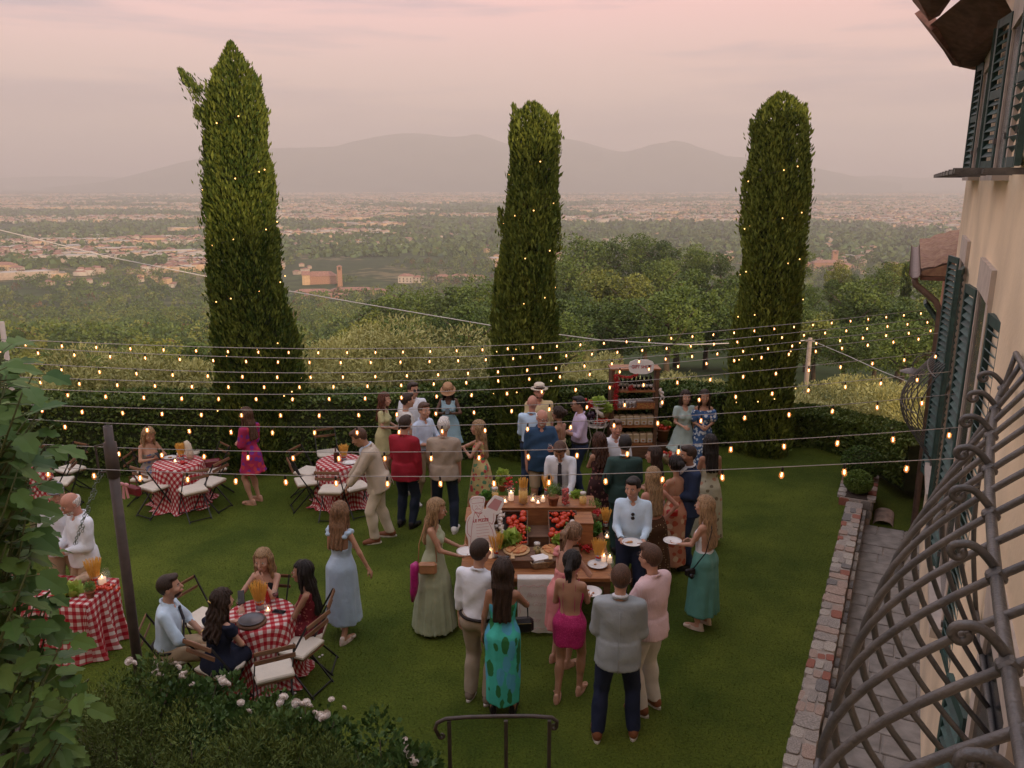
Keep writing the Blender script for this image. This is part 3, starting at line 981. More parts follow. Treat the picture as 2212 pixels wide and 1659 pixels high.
# ================================================================== GARDEN
VAZ = R(25.84)                                     # direction of the villa front and of the garden path
WV = Vector((math.sin(VAZ), math.cos(VAZ), 0))     # along the wall, away from the lens
NV = Vector((math.cos(VAZ), -math.sin(VAZ), 0))    # from the lawn into the wall
DW = .66
def wall_pt(s, o, z):
 """a point s metres along the villa front, o metres out from it, z above the lawn"""
 p = WV * s + NV * (DW - o)
 return Vector((p.x, p.y, z))
def lawn():
 m, t, b = nodes_of('lawn turf')
 b.inputs['Roughness'].default_value = .9
 b.inputs['Specular IOR Level'].default_value = .12
 tc = t.nodes.new('ShaderNodeTexCoord')
 n1 = t.nodes.new('ShaderNodeTexNoise')
 n1.inputs['Scale'].default_value = .8
 n1.inputs['Detail'].default_value = 9
 n1.inputs['Roughness'].default_value = .62
 n2 = t.nodes.new('ShaderNodeTexNoise')
 n2.inputs['Scale'].default_value = 38
 n2.inputs['Detail'].default_value = 5
 n2.inputs['Roughness'].default_value = .7
 for n in (n1, n2): t.links.new(tc.outputs['Object'], n.inputs['Vector'])
 r1 = t.nodes.new('ShaderNodeValToRGB')
 r1.color_ramp.elements[0].position, r1.color_ramp.elements[1].position = .36, .64
 r1.color_ramp.elements[0].color = (.047, .075, .009, 1)
 r1.color_ramp.elements[1].color = (.103, .134, .018, 1)
 r2 = t.nodes.new('ShaderNodeValToRGB')
 r2.color_ramp.elements[0].position, r2.color_ramp.elements[1].position = .32, .68
 r2.color_ramp.elements[0].color = (.5, .52, .5, 1)
 r2.color_ramp.elements[1].color = (1.35, 1.3, 1.2, 1)
 t.links.new(n1.outputs[0], r1.inputs[0])
 t.links.new(n2.outputs[0], r2.inputs[0])
 mx = t.nodes.new('ShaderNodeMix')
 mx.data_type, mx.blend_type = 'RGBA', 'MULTIPLY'
 mx.inputs['Factor'].default_value = 1
 t.links.new(r1.outputs[0], mx.inputs['A'])
 t.links.new(r2.outputs[0], mx.inputs['B'])
 t.links.new(mx.outputs['Result'], b.inputs['Base Color'])
 bp = t.nodes.new('ShaderNodeBump')
 bp.inputs['Strength'].default_value = .8
 bp.inputs['Distance'].default_value = .02
 t.links.new(n2.outputs[0], bp.inputs['Height'])
 t.links.new(bp.outputs[0], b.inputs['Normal'])
 b_ = MB()
 e0, e1 = Vector((.45, 2.2, 0)), Vector((7.2, 15.9, 0))
 pts = [(-14, -1.5), (.4, -1.5), (.55, 2.4), (5.80, 13.02), (6.10, 13.62), (7.25, 15.55), (7.2, 16.6), (5.2, 16.9), (2.4, 16.5), (-.4, 16.2), (-3.6, 15.4), (-8, 15.1), (-14, 15)]
 b_.add([(x, y, 0) for x, y in pts] + [(x, y, -.6) for x, y in pts], [list(range(len(pts)))] + [[k, k + len(pts), (k + 1) % len(pts) + len(pts), (k + 1) % len(pts)] for k in range(len(pts))])
 tag(b_.build('lawn', m), kind='structure')
 # blades standing up out of the turf
 rng = np.random.default_rng(4)
 n = 150000
 y = 4.2 + 11.5 * rng.uniform(0, 1, n) ** 1.5
 x = rng.uniform(-1, 1, n) * (1.2 + y * .72)
 lim = .55 + (y - 2.4) * .494
 k = (x < lim - .06) & (y < 15.2 + np.clip(x, -8, 5) * .12) & (x > -9)
 x, y = x[k], y[k]
 n = len(x)
 h = rng.uniform(.012, .03, n)
 a = rng.uniform(0, 2 * PI, n)
 lx, ly = rng.normal(size=n) * .012, rng.normal(size=n) * .012
 w = .0035
 V = np.stack([np.stack([x - np.cos(a) * w, y - np.sin(a) * w, np.full(n, -.002)], -1), np.stack([x + np.cos(a) * w, y + np.sin(a) * w, np.full(n, -.002)], -1), np.stack([x + lx, y + ly, h], -1)], 1).reshape(-1, 3)
 gm = leaf_mat('grass blades', (.055, .078, .010), (.108, .130, .020), .8)
 tag(link('grass', np_mesh('grass', V, np.arange(3 * n).reshape(n, 3), gm, tone=np.repeat(rng.uniform(0, 1, n), 3))), 'short green turf blades across the lawn', 'grass', kind='stuff')
lawn()
M_STONES = [mat('grey field stone', (.30, .27, .24), .95, .3, 9, .6, 30), mat('pale stone', (.40, .36, .31), .95, .25, 9, .6, 30), mat('pinkish stone', (.36, .27, .22), .95, .25, 9, .6, 30),
   mat('red brick piece', (.29, .115, .08), .95, .25, 12, .6, 30), mat('dark grey stone', (.19, .18, .17), .95, .25, 9, .6, 30)]
M_MORTAR = mat('lime mortar', (.33, .29, .25), .98, .2, 14, .7, 40)
M_SLAB = mat('flagstone', (.25, .23, .21), .92, .25, 5, .6, 26, detail=8)
def slab_mesh(rg, L, W, h, jit=.09, n=8):
 """an irregular flat stone with worn edges"""
 n = 8
 out = [(x * L * (1 - rg.uniform(0, jit)), y * W * (1 - rg.uniform(0, jit))) for x, y in ((.5, -.30), (.5, .32), (.37, .5), (-.36, .5), (-.5, .33), (-.5, -.31), (-.37, -.5), (.36, -.5))]
 b = MB()
 t = rg.uniform(-.006, .006)
 vs = [(x, y, -h) for x, y in out] + [(x, y, -.012) for x, y in out] + [(x * .92, y * .92, rg.uniform(-.003, .004)) for x, y in out]
 fs = [[16 + k for k in range(n)]]
 for r_ in (0, 1):
  fs += [[r_ * n + k, r_ * n + (k + 1) % n, r_ * n + n + (k + 1) % n, r_ * n + n + k] for k in range(n)]
 b.add(vs, fs)
 return b
def stone_wall():
 rg = random.Random(5)
 e = empty('stone_wall', wall_pt(2, 0, 0), 0, 'low wall topped with rough stones and red bricks between lawn and path', 'stone wall')
 # lawn side edge of the wall, as seen: (2.52, 6.46) to (5.73, 12.96)
 a0 = Vector((2.52, 6.46, 0)) - Vector((3.21, 6.5, 0)) * .62
 a1 = Vector((5.73, 12.96, 0))
 d = (a1 - a0).normalized()
 nr = Vector((d.y, -d.x, 0))
 L = (a1 - a0).length
 rz = math.atan2(d.y, d.x)
 b = MB()
 b.box((a0 + a1) / 2 + nr * .135 + Vector((0, 0, -.13)), (L, .23, .44), rz)
 m = b.build('core', M_MORTAR, e)
 m.location = -e.location
 pool = {k: [slab_mesh(rg, 1, 1, 1).mesh('stone', M_STONES[k]) for _ in range(5)] for k in range(5)}
 def stone(s, off, l, w, z, k, dz=.1):
  p = a0 + d * s + nr * off
  o = link('stone', rg.choice(pool[k]), e, (p.x - e.location.x, p.y - e.location.y, z), rz + rg.choice((0, PI)) + rg.uniform(-.06, .06))
  o.scale = (l, w, dz)
  return o
 s = 0
 while s < L:
  n = rg.choice((1, 2, 2, 2, 3)) if s > 1 else 2
  l = rg.uniform(.13, .26)
  for i in range(n):
   w = .275 / n
   k = rg.choices(range(5), (34, 28, 20, 8, 10))[0]
   if k == 3: l_ = rg.uniform(.12, .2)
   else: l_ = l * rg.uniform(.85, 1.02)
   stone(s + l / 2 + rg.uniform(-.02, .02), -.01 + w * (i + .5), l_, w * rg.uniform(.92, 1.0), .10 + rg.uniform(-.012, .014), k)
  s += l + .015
 # stones of the face over the path
 s = 0
 while s < L:
  l = rg.uniform(.16, .34)
  for z in (-.06, -.19):
   p = a0 + d * (s + l / 2) + nr * .25
   b = link('stone', rg.choice(pool[rg.choice((0, 1, 2, 4))]), e, (p.x - e.location.x, p.y - e.location.y, z + .005))
   b.rotation_euler = (PI / 2, 0, rz + PI)
   b.scale = (l * .93, .12, .05)
   b.rotation_euler = (-PI / 2, 0, rz)
   b.location.x += nr.x * .02
   b.location.y += nr.y * .02
  s += l + .02
 return a0, a1, d, nr, L, rz
SW = stone_wall()
def path():
 rg = random.Random(9)
 a0, a1, d, nr, L, rz = SW
 b = MB()
 p = [a0 + nr * .1, a1 + nr * .1, a1 + nr * 1.6 + d * .0, a0 + nr * 1.6]
 b.add([(q.x, q.y, -.30) for q in p], [[0, 3, 2, 1]])
 o = b.build('path', M_MORTAR)
 tag(o, kind='structure')
 s = -.2
 row = 0
 while s < L - .05:
  l = rg.uniform(.30, .46)
  l = min(l, L - s)
  x = .30
  first = True
  while x < 1.5:
   w = rg.uniform(.34, .62) if not first else rg.uniform(.2, .6)
   first = False
   w = min(w, 1.5 - x)
   if w < .1: break
   q = a0 + d * (s + l / 2) + nr * (x + w / 2)
   sm = MB()
   bx, by = l / 2 - .008, w / 2 - .008
   z = rg.uniform(-.004, .006)
   vs = [(-bx, -by, -.05), (bx, -by, -.05), (bx, by, -.05), (-bx, by, -.05)]
   j = [(rg.uniform(-.008, .004), rg.uniform(-.008, .004)) for _ in range(4)]
   vs += [(v[0] + j[i][0], v[1] + j[i][1], -.006) for i, v in enumerate(vs[:4])]
   vs += [(v[0] * .96 + j[i][0], v[1] * .97 + j[i][1], rg.uniform(-.003, .003)) for i, v in enumerate(vs[:4])]
   fs = [[8, 9, 10, 11]]
   for r_ in (0, 1): fs += [[r_ * 4 + k, r_ * 4 + (k + 1) % 4, r_ * 4 + 4 + (k + 1) % 4, r_ * 4 + 4 + k] for k in range(4)]
   sm.add(vs, fs)
   sm.build('paving_stone', M_SLAB, o, (q.x, q.y, -.28 + z), rz)
   x += w + .004
  s += l + .004
 # earth and grass right of the planter, at path level
 b = MB()
 g0 = a1 + nr * .30
 q = [g0 + d * .01, g0 + d * 3.6, g0 + d * 3.6 + nr * 1.6, g0 + d * .01 + nr * 1.6]
 b.add([(v.x, v.y, -.285) for v in q], [[0, 3, 2, 1]])
 tag(b.build('side_lawn', bpy.data.materials['lawn turf']), kind='structure')
path()
M_BOX = leaf_mat('box foliage', (.04, .085, .014), (.13, .20, .035))
def box_ball(p, r, label):
 e = empty('box_shrub', p, 0, label, 'shrub', 'clipped box shrubs on the planter')
 link('foliage', crown_mesh('foliage', int(r * 100), [(0, 0, r * .85, r, r, r * .85)], 5200, .035, M_BOX, 1.5, .8), e)
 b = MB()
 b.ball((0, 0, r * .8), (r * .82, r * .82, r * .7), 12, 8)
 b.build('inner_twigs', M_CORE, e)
 b = MB()
 b.tube([(0, 0, -.05), (0, 0, r * .5)], .025, 6)
 b.build('stem', M_BARK, e)
def planter():
 rg = random.Random(15)
 a0, a1, d, nr, L, rz = SW
 c = a1 + d * .62 + nr * .14
 e = empty('planter', (c.x, c.y, 0), rz, 'raised stone planter with rough rubble sides at the end of the path', 'planter')
 b = MB()
 b.box((0, 0, -.12), (1.24, .50, .52))
 b.build('core', M_MORTAR, e)
 pool = {k: [slab_mesh(rg, 1, 1, 1).mesh('stone', M_STONES[k]) for _ in range(4)] for k in range(5)}
 def put(x, y, z, sx, sy, k, rot):
  o = link('stone', rg.choice(pool[k]), e, (x, y, z))
  o.rotation_euler = rot
  o.scale = (sx, sy, .05)
 for sgn in (-1, 1):
  x = -.6
  while x < .58:
   l = rg.uniform(.14, .26)
   put(x + l / 2, sgn * .235, .16, l * .94, .14, rg.choices(range(5), (30, 30, 20, 12, 8))[0], (0, 0, 0))
   for z in (.03, -.13):
    put(x + l / 2, sgn * .27, z, l * .94, .15, rg.choice((0, 2, 4)), (-sgn * PI / 2, 0, 0))
   x += l + .015
 for y in (-.16, .03, .18):
  for z in (.06, -.1, -.24):
   put(-.645, y, z, .15, .17 + rg.uniform(-.02, .02), rg.choice((0, 2, 4, 4, 3)), (0, -PI / 2, 0))
 b = MB()
 b.box((0, 0, .145), (1.2, .36, .02))
 b.build('soil', mat('soil', (.05, .035, .025), .98, .3, 20, .8, 50), e)
 q = c + Vector((0, 0, .15))
 box_ball(q - d * .32, .24, 'small clipped box ball at the near end of the stone planter')
 box_ball(q + d * .46, .36, 'larger clipped box mound behind the small ball on the planter')
 # flat ridge tile leaning as a seat beside the planter, and a stone post behind
 b = MB()
 n = 9
 vs = []
 for x in (-.3, .3):
  for k in range(n):
   a = PI * k / (n - 1)
   vs.append((x, math.cos(a) * .16, math.sin(a) * .10))
  for k in range(n):
   a = PI * k / (n - 1)
   vs.append((x, math.cos(a) * .145, math.sin(a) * .085))
 fs = []
 for k in range(n - 1):
  fs += [[k, k + 1, 2 * n + k + 1, 2 * n + k], [n + k + 1, n + k, 3 * n + k, 3 * n + k + 1], [k + 1, k, n + k, n + k + 1], [2 * n + k, 2 * n + k + 1, 3 * n + k + 1, 3 * n + k]]
 fs += [[0, 2 * n, 3 * n, n], [n - 1, 2 * n - 1, 4 * n - 1, 3 * n - 1]]
 b.add(vs, fs)
 p = c + nr * .46 - d * .25
 o = b.build('roof_tile', mat('weathered clay tile', (.30, .22, .17), .95, .3, 8, .6, 30), None, (p.x, p.y, -.285), rz)
 tag(o, 'large curved clay tile lying on the ground beside the planter', 'roof tile')
 b = MB()
 b.box((0, 0, .16), (.24, .26, .9), bev=.02)
 b.box((0, 0, .64), (.30, .32, .07), bev=.02)
 p = onz(1868, 985, .55)
 o = b.build('stone_post', M_STONES[1], None, (p.x, p.y, -.3), rz)
 tag(o, 'square stone post half hidden behind the larger box mound', 'post')
planter()
# ------------------------------------------------------------------ the villa on the right
M_PLASTER = mat('warm villa plaster', (.80, .65, .46), .92, .2, .7, .4, 18, detail=8)
M_PALE = mat('pale stone surround', (.52, .45, .39), .9, .1, 6, .3, 30)
M_SHUT = mat('green shutter paint', (.022, .060, .056), .55, .25, 14, .2, 60)
M_SHUT2 = mat('sun bleached green paint', (.045, .105, .098), .6, .25, 14, .2, 60)
M_IRON = mat('aged wrought iron', (.095, .096, .098), .45, .3, 10, .4, 70, metal=.4, col2=(.15, .143, .137))
M_SOFFIT = mat('old brown eave timber', (.13, .065, .045), .9, .3, 6, .5, 30, stretch=(1, 1, 4))
M_EAVETILE = mat('eave clay tiles', (.24, .12, .085), .95, .3, 8, .5, 30)
M_ROOFT = mat('mossy old roof tiles', (.22, .12, .085), .95, .35, 12, .8, 30, col2=(.30, .19, .12))
M_ZINC = mat('brown painted zinc', (.16, .11, .09), .5, .2, 10, .1, 60, metal=.3)
def frame_basis():
 # local x: along the wall, local y: out from the wall towards the lawn
 return math.atan2(WV.y, WV.x)
VRZ = frame_basis()
def villa():
 e = empty('villa', wall_pt(0, 0, 0), VRZ, 'tall cream plastered villa with green shutters along the right edge', 'villa')
 def part(b, name, m, label=None):
  o = b.build(name, m, e)
  if label: o['label'] = label
  return o
 # local frame: x = s along the wall, y = o outward
 b = MB()
 b.box((5.0, -4, 3.25), (18.0, 8, 8.2))
 part(b, 'wall', M_PLASTER)
 # unseen wing added behind the lens, made tall to shade the near lawn
 b = MB()
 b.box((-9.0, 6.0, 5.6), (11, 22, 13))
 b.build('added_shade_wing', M_PLASTER, e)
 # eaves of the far corner: stepped soffit boards and tile ends seen from below
 pts = [((2073, 144), 11.2), ((2023, 62), 10.2), ((2009, 43), 9.6), ((1981, -4), 8.8)]
 inv = (Matrix.Translation(e.location) @ Matrix.Rotation(VRZ, 4, 'Z')).inverted()
 def loc(u, v, y): return inv @ ony(u, v, y)
 def slab(q, th, name, m):
  b = MB()
  a = [loc(*p) for p in q]
  nrm = (a[1] - a[0]).cross(a[2] - a[0]).normalized()
  if nrm.z < 0: nrm = -nrm
  n = len(a)
  b.add(a + [p + nrm * th for p in a], [list(range(n)), [n + k for k in range(n)][::-1]] + [[k, (k + 1) % n, n + (k + 1) % n, n + k] for k in range(n)])
  part(b, name, m)
 slab([(2025, 58, 10.1), (2075, 142, 11.3), (2118, 152, 12.2), (2200, 50, 8.6), (2150, -40, 7.6)], .10, 'soffit_board', M_SOFFIT)
 slab([(1975, -14, 8.8), (2010, 44, 9.7), (2030, 34, 9.7), (2110, -80, 7.4), (2010, -120, 7.0)], .12, 'soffit_board', M_SOFFIT)
 slab([(2012, 66, 10.0), (2073, 146, 11.25), (2082, 140, 11.25), (2034, 52, 10.0)], .30, 'eave_tile', M_EAVETILE)
 slab([(1970, -30, 8.7), (2007, 46, 9.6), (2020, 38, 9.6), (1996, -40, 8.7)], .30, 'eave_tile', M_EAVETILE)
 slab([(2080, 128, 11.2), (2110, 138, 11.9), (2172, 62, 9.4), (2150, 52, 9.2)], .05, 'rafter', M_EAVETILE)
 slab([(2046, 70, 10.3), (2062, 96, 10.7), (2128, 30, 8.9), (2106, -10, 8.5)], .05, 'rafter', M_EAVETILE)
 slab([(2120, 118, 11.6), (2135, 124, 11.8), (2188, 62, 9.4), (2172, 56, 9.2)], .04, 'bracket', M_IRON)
 # roof over the eaves (out of view above)
 b = MB()
 b.add([(-4, 1.0, 7.35), (14.6, 1.0, 7.35), (14.6, -9, 7.35), (-4, -9, 7.35), (2, -4, 9.3), (10, -4, 9.3)], [[0, 1, 5, 4], [1, 2, 5], [2, 3, 4, 5], [3, 0, 4], [0, 3, 2, 1]])
 # keep the roof behind the visible eave line
 for i, v in enumerate(b.v): b.v[i] = (v[0], min(v[1], .15), v[2])
 part(b, 'roof', M_ROOFT)
 def shutter(s, z0, z1, w, ang, m=M_SHUT, hinge=1):
  """a louvred leaf hinged on the wall at s, swung out by ang degrees"""
  M = Matrix.Translation((s, .03, 0)) @ Matrix.Rotation(R(ang), 4, 'Z')
  h = z1 - z0
  b = MB()
  st = .055
  for x in (st / 2, w - st / 2):
   b.box(M @ Vector((x, 0, (z0 + z1) / 2)), (st, .042, h), M=Matrix.Rotation(R(ang), 4, 'Z'))
  for z in (z0 + .04, (z0 + z1) / 2, z1 - .04):
   b.box(M @ Vector((w / 2, 0, z)), (w - 2 * st, .036, .08), M=Matrix.Rotation(R(ang), 4, 'Z'))
  o = part(b, 'shutter', m)
  n = int((h - .2) / .075)
  for i in range(n):
   z = z0 + .1 + (h - .2) * (i + .5) / n
   if abs(z - (z0 + z1) / 2) < .06: continue
   b = MB()
   b.box((0, 0, 0), (w - 2 * st - .004, .008, .062), M=Matrix.Rotation(R(ang), 4, 'Z') @ Matrix.Rotation(R(40), 4, 'X'))
   b.build('slat', M_SHUT2 if i % 2 else m, o, M @ Vector((w / 2, 0, z)))
  b = MB()
  for z in (z0 + .25,):
   b.box(M @ Vector((.0, -.0, z)), (.03, .07, .05), M=Matrix.Rotation(R(ang), 4, 'Z'))
  b.build('hinge', M_IRON, o)
  return o
 def window(s, z0, z1, w):
  b = MB()
  b.box((s, .0, (z0 + z1) / 2), (w, .03, z1 - z0))
  part(b, 'window', M_DARKWIN)
  b = MB()
  b.box((s, .015, z1 + .14), (w + .34, .05, .28))
  for q in (-1, 1): b.box((s + q * (w / 2 + .085), .012, (z0 + z1) / 2), (.17, .044, z1 - z0))
  b.box((s, .05, z0 - .05), (w + .4, .14, .1))
  part(b, 'window_surround', M_PALE)
 # first floor (tall openings) and second floor windows
 for s in (8.2, 11.75): window(s, 1.5, 4.42, .95)
 shutter(7.25, 1.45, 4.40, .52, 186)
 shutter(8.75, 1.45, 4.40, .52, 7)
 shutter(11.2, 1.45, 4.40, .50, 172)
 shutter(12.3, 1.25, 4.40, .50, 12)
 window(4.4, 1.2, 3.0, 1.0)
 for s in (8.4, 11.9): window(s, 5.50, 6.7, .95)
 for s, a in ((7.0, 176), (7.9, 186), (8.95, 10), (10.3, 170), (11.35, 188), (12.45, 8), (13.3, 172)):
  shutter(s, 5.50, 6.86, .46, a)
 b = MB()
 b.box((10.2, .25, 5.46), (7.6, .03, .03))
 b.box((10.2, .42, 5.46), (7.6, .03, .03))
 for k in range(9): b.box((6.6 + .9 * k, .22, 5.462), (.03, .44, .045))
 part(b, 'shutter_rail', M_IRON)
 # ground floor shutters under the big grille
 shutter(4.15, .3, 2.2, .5, 172)
 shutter(5.1, .1, 2.2, .5, 9)
 # outward tilted awning shutter near the far corner
 a, w_, hh = 35, .55, .8
 b = MB()
 c = loc(2030, 697, 13.4)
 Mx = Matrix.Rotation(R(52), 4, 'X')
 for x in (-w_ / 2, w_ / 2): b.box(c + Mx @ Vector((x, 0, 0)), (.05, hh, .05), M=Mx)
 for y in (-hh / 2, 0, hh / 2): b.box(c + Mx @ Vector((0, y, 0)), (w_, .05, .05), M=Mx)
 o = part(b, 'awning_shutter', M_SHUT2)
 for i in range(12):
  b = MB()
  b.box((0, 0, 0), (w_ - .05, .055, .008), M=Mx @ Matrix.Rotation(R(30), 4, 'X'))
  b.build('slat', M_SHUT2, o, c + Mx @ Vector((0, -hh / 2 + hh * (i + .5) / 12, 0)))
 return e, inv
VILLA, VINV = villa()
def wing():
 """lower tiled wing that continues beyond the villa's corner"""
 e = empty('side_wing', wall_pt(0, 0, 0), VRZ, 'lower wing with mossy tiled roof and gutter beyond the villa corner', 'building')
 inv = VINV
 b = MB()
 b.box((17.2, -2.6, 1.5), (6.2, 5, 4.75))
 b.build('wall', mat('brick red render', (.40, .19, .12), .95, .25, 4, .5, 20), e)
 b = MB()
 # sloping roof, pantile courses as real ridges
 rows, x0, x1 = 30, 14.0, 20.6
 nx = 44
 vs, fs = [], []
 for r_ in range(rows + 1):
  t_ = r_ / rows
  y, z = .46 - 2.9 * t_, 4.05 + 1.02 * t_
  for i in range(nx + 1):
   x = x0 + (x1 - x0) * i / nx
   vs.append((x + .02 * math.sin(r_ * 2.1), y, z + .05 * (i % 2) + .035 * (1 - (r_ % 3) / 2.) + .012 * math.sin(i * 3.7 + r_ * 1.3)))
 for r_ in range(rows):
  for i in range(nx):
   fs.append([r_ * (nx + 1) + i, r_ * (nx + 1) + i + 1, (r_ + 1) * (nx + 1) + i + 1, (r_ + 1) * (nx + 1) + i])
 n0 = len(vs)
 b.add(vs, fs)
 b.add([(x0, .44, 3.98), (x1, .44, 3.98), (x1, -2.44, 3.98), (x0, -2.44, 3.98), (x0, .44, 4.05), (x0, -2.44, 5.06)], [[3, 2, 1, 0], [0, 4, 5, 3]])
 b.build('roof', M_ROOFT, e)
 b = MB()
 b.box((17.3, .2, 3.94), (6.6, .5, .06))
 b.build('soffit', M_SOFFIT, e)
 b = MB()
 # half round gutter with an open end
 n = 9
 vs, fs = [], []
 for x in (13.9, 20.5):
  for k in range(n):
   a = PI + PI * k / (n - 1)
   vs.append((x, .53 + .085 * math.cos(a), 4.02 + .085 * math.sin(a)))
  for k in range(n):
   a = PI + PI * k / (n - 1)
   vs.append((x, .53 + .075 * math.cos(a), 4.022 + .075 * math.sin(a)))
 for k in range(n - 1):
  fs += [[k, k + 1, 2 * n + k + 1, 2 * n + k], [n + k, 3 * n + k, 3 * n + k + 1, n + k + 1], [k, n + k, n + k + 1, k + 1]]
 b.add(vs, fs)
 o = b.build('gutter', M_ZINC, e)
 b = MB()
 b.tube([(14.0, .53, 3.95), (14.0, .5, 3.84), (14.0, .2, 3.6), (14.0, .12, 3.45), (14.0, .10, -.3)], .05, 10)
 b.build('downpipe', M_ZINC, o)
wing()
def grille(name, label, s0, s1, nb, B, zt, zb, r, smid, span, scrolls, power=.8, parent_loc=None):
 """bellied wrought iron window guard fixed to the villa front"""
 e = empty(name, wall_pt(0, 0, 0), VRZ, label, 'window grille')
 def Bs(s): return B * max(.0, 1 - ((s - smid) / span) ** 2) ** power
 def P(s, ph, dr=0): return Vector((s, .03 + (Bs(s) + dr) * math.sin(PI * ph), zt + (zb - zt) * ph))
 def along(ph, w, t, n=60):
  pts = [P(s0 + (s1 - s0) * i / n, ph) for i in range(n + 1)]
  b = MB()
  b.tube(pts, w, 8)
  return b
 for i in range(nb):
  s = s0 + (s1 - s0) * i / (nb - 1)
  b = MB()
  b.tube([P(s, k / 22) for k in range(23)], r, 8)
  o = b.build('bar', M_IRON, e)
  if scrolls and i % 2 == 0:
   b = MB()
   b.box(P(s, .13), (r * 3.2, r * 3.6, r * 3.6), M=Matrix.Rotation(R(-40), 4, 'X'), bev=r * .6)
   b.build('collar', M_IRON, o)
   # scroll: rises off the tie, leans out and rolls under
   s += .02
   c0 = P(s, .13)
   pts = []
   up, outv = Vector((0, 0, 1)), Vector((0, 1, 0))
   ln = .20
   for k in range(9):
    q = k / 8
    pts.append(c0 + outv * (.11 * q) + up * (.07 * math.sin(q * PI * .62) + .015))
   cc = pts[-1] - up * .027
   for k in range(1, 17):
    a = PI / 2 - k / 16 * PI * 1.75
    rr = .027 * (1 - .5 * k / 16)
    pts.append(cc + outv * rr * math.cos(a) + up * rr * math.sin(a))
   b = MB()
   b.tube(pts, [r * 1.0] * 9 + [r * (1.0 - .25 * k / 16) for k in range(1, 17)], 8)
   b.build('scroll', M_IRON, e)
 for ph, w in ((.13, r * 1.35), (.5, r * .9), (.0, r * 1.2), (1.0, r * 1.2)):
  along(ph, w, 0).build('tie_bar', M_IRON, e)
 return e
grille('window_grille', 'large bellied iron window grille with scrolls close to the lens', .55, 5.45, 19, .74, 4.42, 2.75, .0145, 1.6, 4.0, True)
grille('window_grille', 'small bellied iron window grille far along the villa front', 12.1, 13.7, 13, .50, 3.0, 1.55, .008, 12.9, .95, False, .5)
def wall_lamp():
 p = ony(1971, 800, 13.6)
 e = empty('wall_lamp', p, 0, 'metal wall lamp with shallow enamel shade and bare bulb', 'wall lamp')
 b = MB()
 b.lathe([(.03, .05), (.05, .03), (.12, .012), (.20, -.025), (.197, -.03), (.11, .004), (.03, .02)], (0, 0, 0), 24)
 b.build('lamp_shade', mat('grey enamel', (.22, .2, .19), .5, .1), e)
 b = MB()
 b.tube([(0, 0, .03), (0, 0, .14), (.06, 0, .24), (.2, 0, .28), (.34, 0, .22), (.42, -.02, .05)], .012, 8)
 b.build('arm', M_IRON, e)
 b = MB()
 b.lathe([(.012, 0), (.02, -.03), (.042, -.08), (.038, -.115), (.01, -.13)], (0, 0, -.01), 12)
 b.build('bulb', mat('frosted bulb', (.75, .7, .62), .3, .03), e)
wall_lamp()
# ------------------------------------------------------------------ string lights
M_WIRE = mat('pale cable', (.42, .39, .38), .7, .1, 10)
M_SOCK = flat('black bulb socket', (.02, .018, .016), .5)
M_FIL = glow('lit filament', (1.0, .66, .34), 7.0)
M_FAIRY = glow('fairy light', (1.0, .52, .16), 2.6)
def bulb_glass():
 m, t, b = nodes_of('amber bulb glass')
 b.inputs['Base Color'].default_value = (.9, .45, .15, 1)
 b.inputs['Roughness'].default_value = .12
 b.inputs['Emission Color'].default_value = (1, .42, .16, 1)
 b.inputs['Emission Strength'].default_value = .35
 tr = t.nodes.new('ShaderNodeBsdfTransparent')
 tr.inputs[0].default_value = (1, .88, .72, 1)
 mx = t.nodes.new('ShaderNodeMixShader')
 mx.inputs[0].default_value = .26
 t.links.new(tr.outputs[0], mx.inputs[1])
 t.links.new(b.outputs[0], mx.inputs[2])
 t.links.new(mx.outputs[0], t.nodes['Material Output'].inputs[0])
 m.cycles.emission_sampling = 'NONE'
 return m
M_BULB = bulb_glass()
def bulb_meshes():
 b = MB()
 b.lathe([(.012, -.035), (.022, -.055), (.026, -.08), (.021, -.103), (.008, -.115), (.0, -.116)], (0, 0, 0), 10)
 g = b.mesh('bulb', M_BULB)
 b = MB()
 b.lathe([(.0, .012), (.010, .010), (.013, -.004), (.013, -.036), (.0, -.04)], (0, 0, 0), 8)
 s = b.mesh('socket', M_SOCK)
 b = MB()
 b.lathe([(.0, -.05), (.007, -.054), (.008, -.092), (.0, -.096)], (0, 0, 0), 6)
 f = b.mesh('filament', M_FIL)
 return g, s, f
BG, BSK, BF = bulb_meshes()
STR = [([(27, 733), (267, 745), (796, 751), (1100, 746), (1283, 737), (1602, 710), (1707, 699), (2018, 668)], 69, 47),
  ([(27, 750), (267, 763), (796, 773), (1017, 770), (1408, 749), (1707, 718), (2008, 689)], 72, 52),
  ([(100, 787), (267, 797), (796, 803), (1017, 798), (1312, 779), (1602, 750), (1991, 709)], 75, 57),
  ([(27, 814), (267, 822), (796, 824), (1017, 816), (1283, 800), (1588, 769), (1988, 724)], 78, 62),
  ([(27, 838), (267, 847), (796, 850), (1283, 829), (1770, 788), (1998, 763)], 80, 72),
  ([(27, 873), (267, 881), (796, 885), (1283, 868), (1770, 830), (2000, 808)], 85, 80),
  ([(100, 908), (267, 915), (796, 922), (1283, 908), (1770, 878), (2042, 853)], 91, 95),
  ([(130, 962), (267, 967), (796, 977), (1283, 968), (1770, 945), (2045, 925)], 98, 115),
  ([(190, 1013), (267, 1016), (796, 1029), (1283, 1024), (1770, 1005), (2030, 992)], 110, 131)]
ORD = ['farthest', 'second farthest', 'third farthest', 'fourth farthest', 'middle', 'fourth nearest', 'third nearest', 'second nearest', 'nearest']
SIG = .43
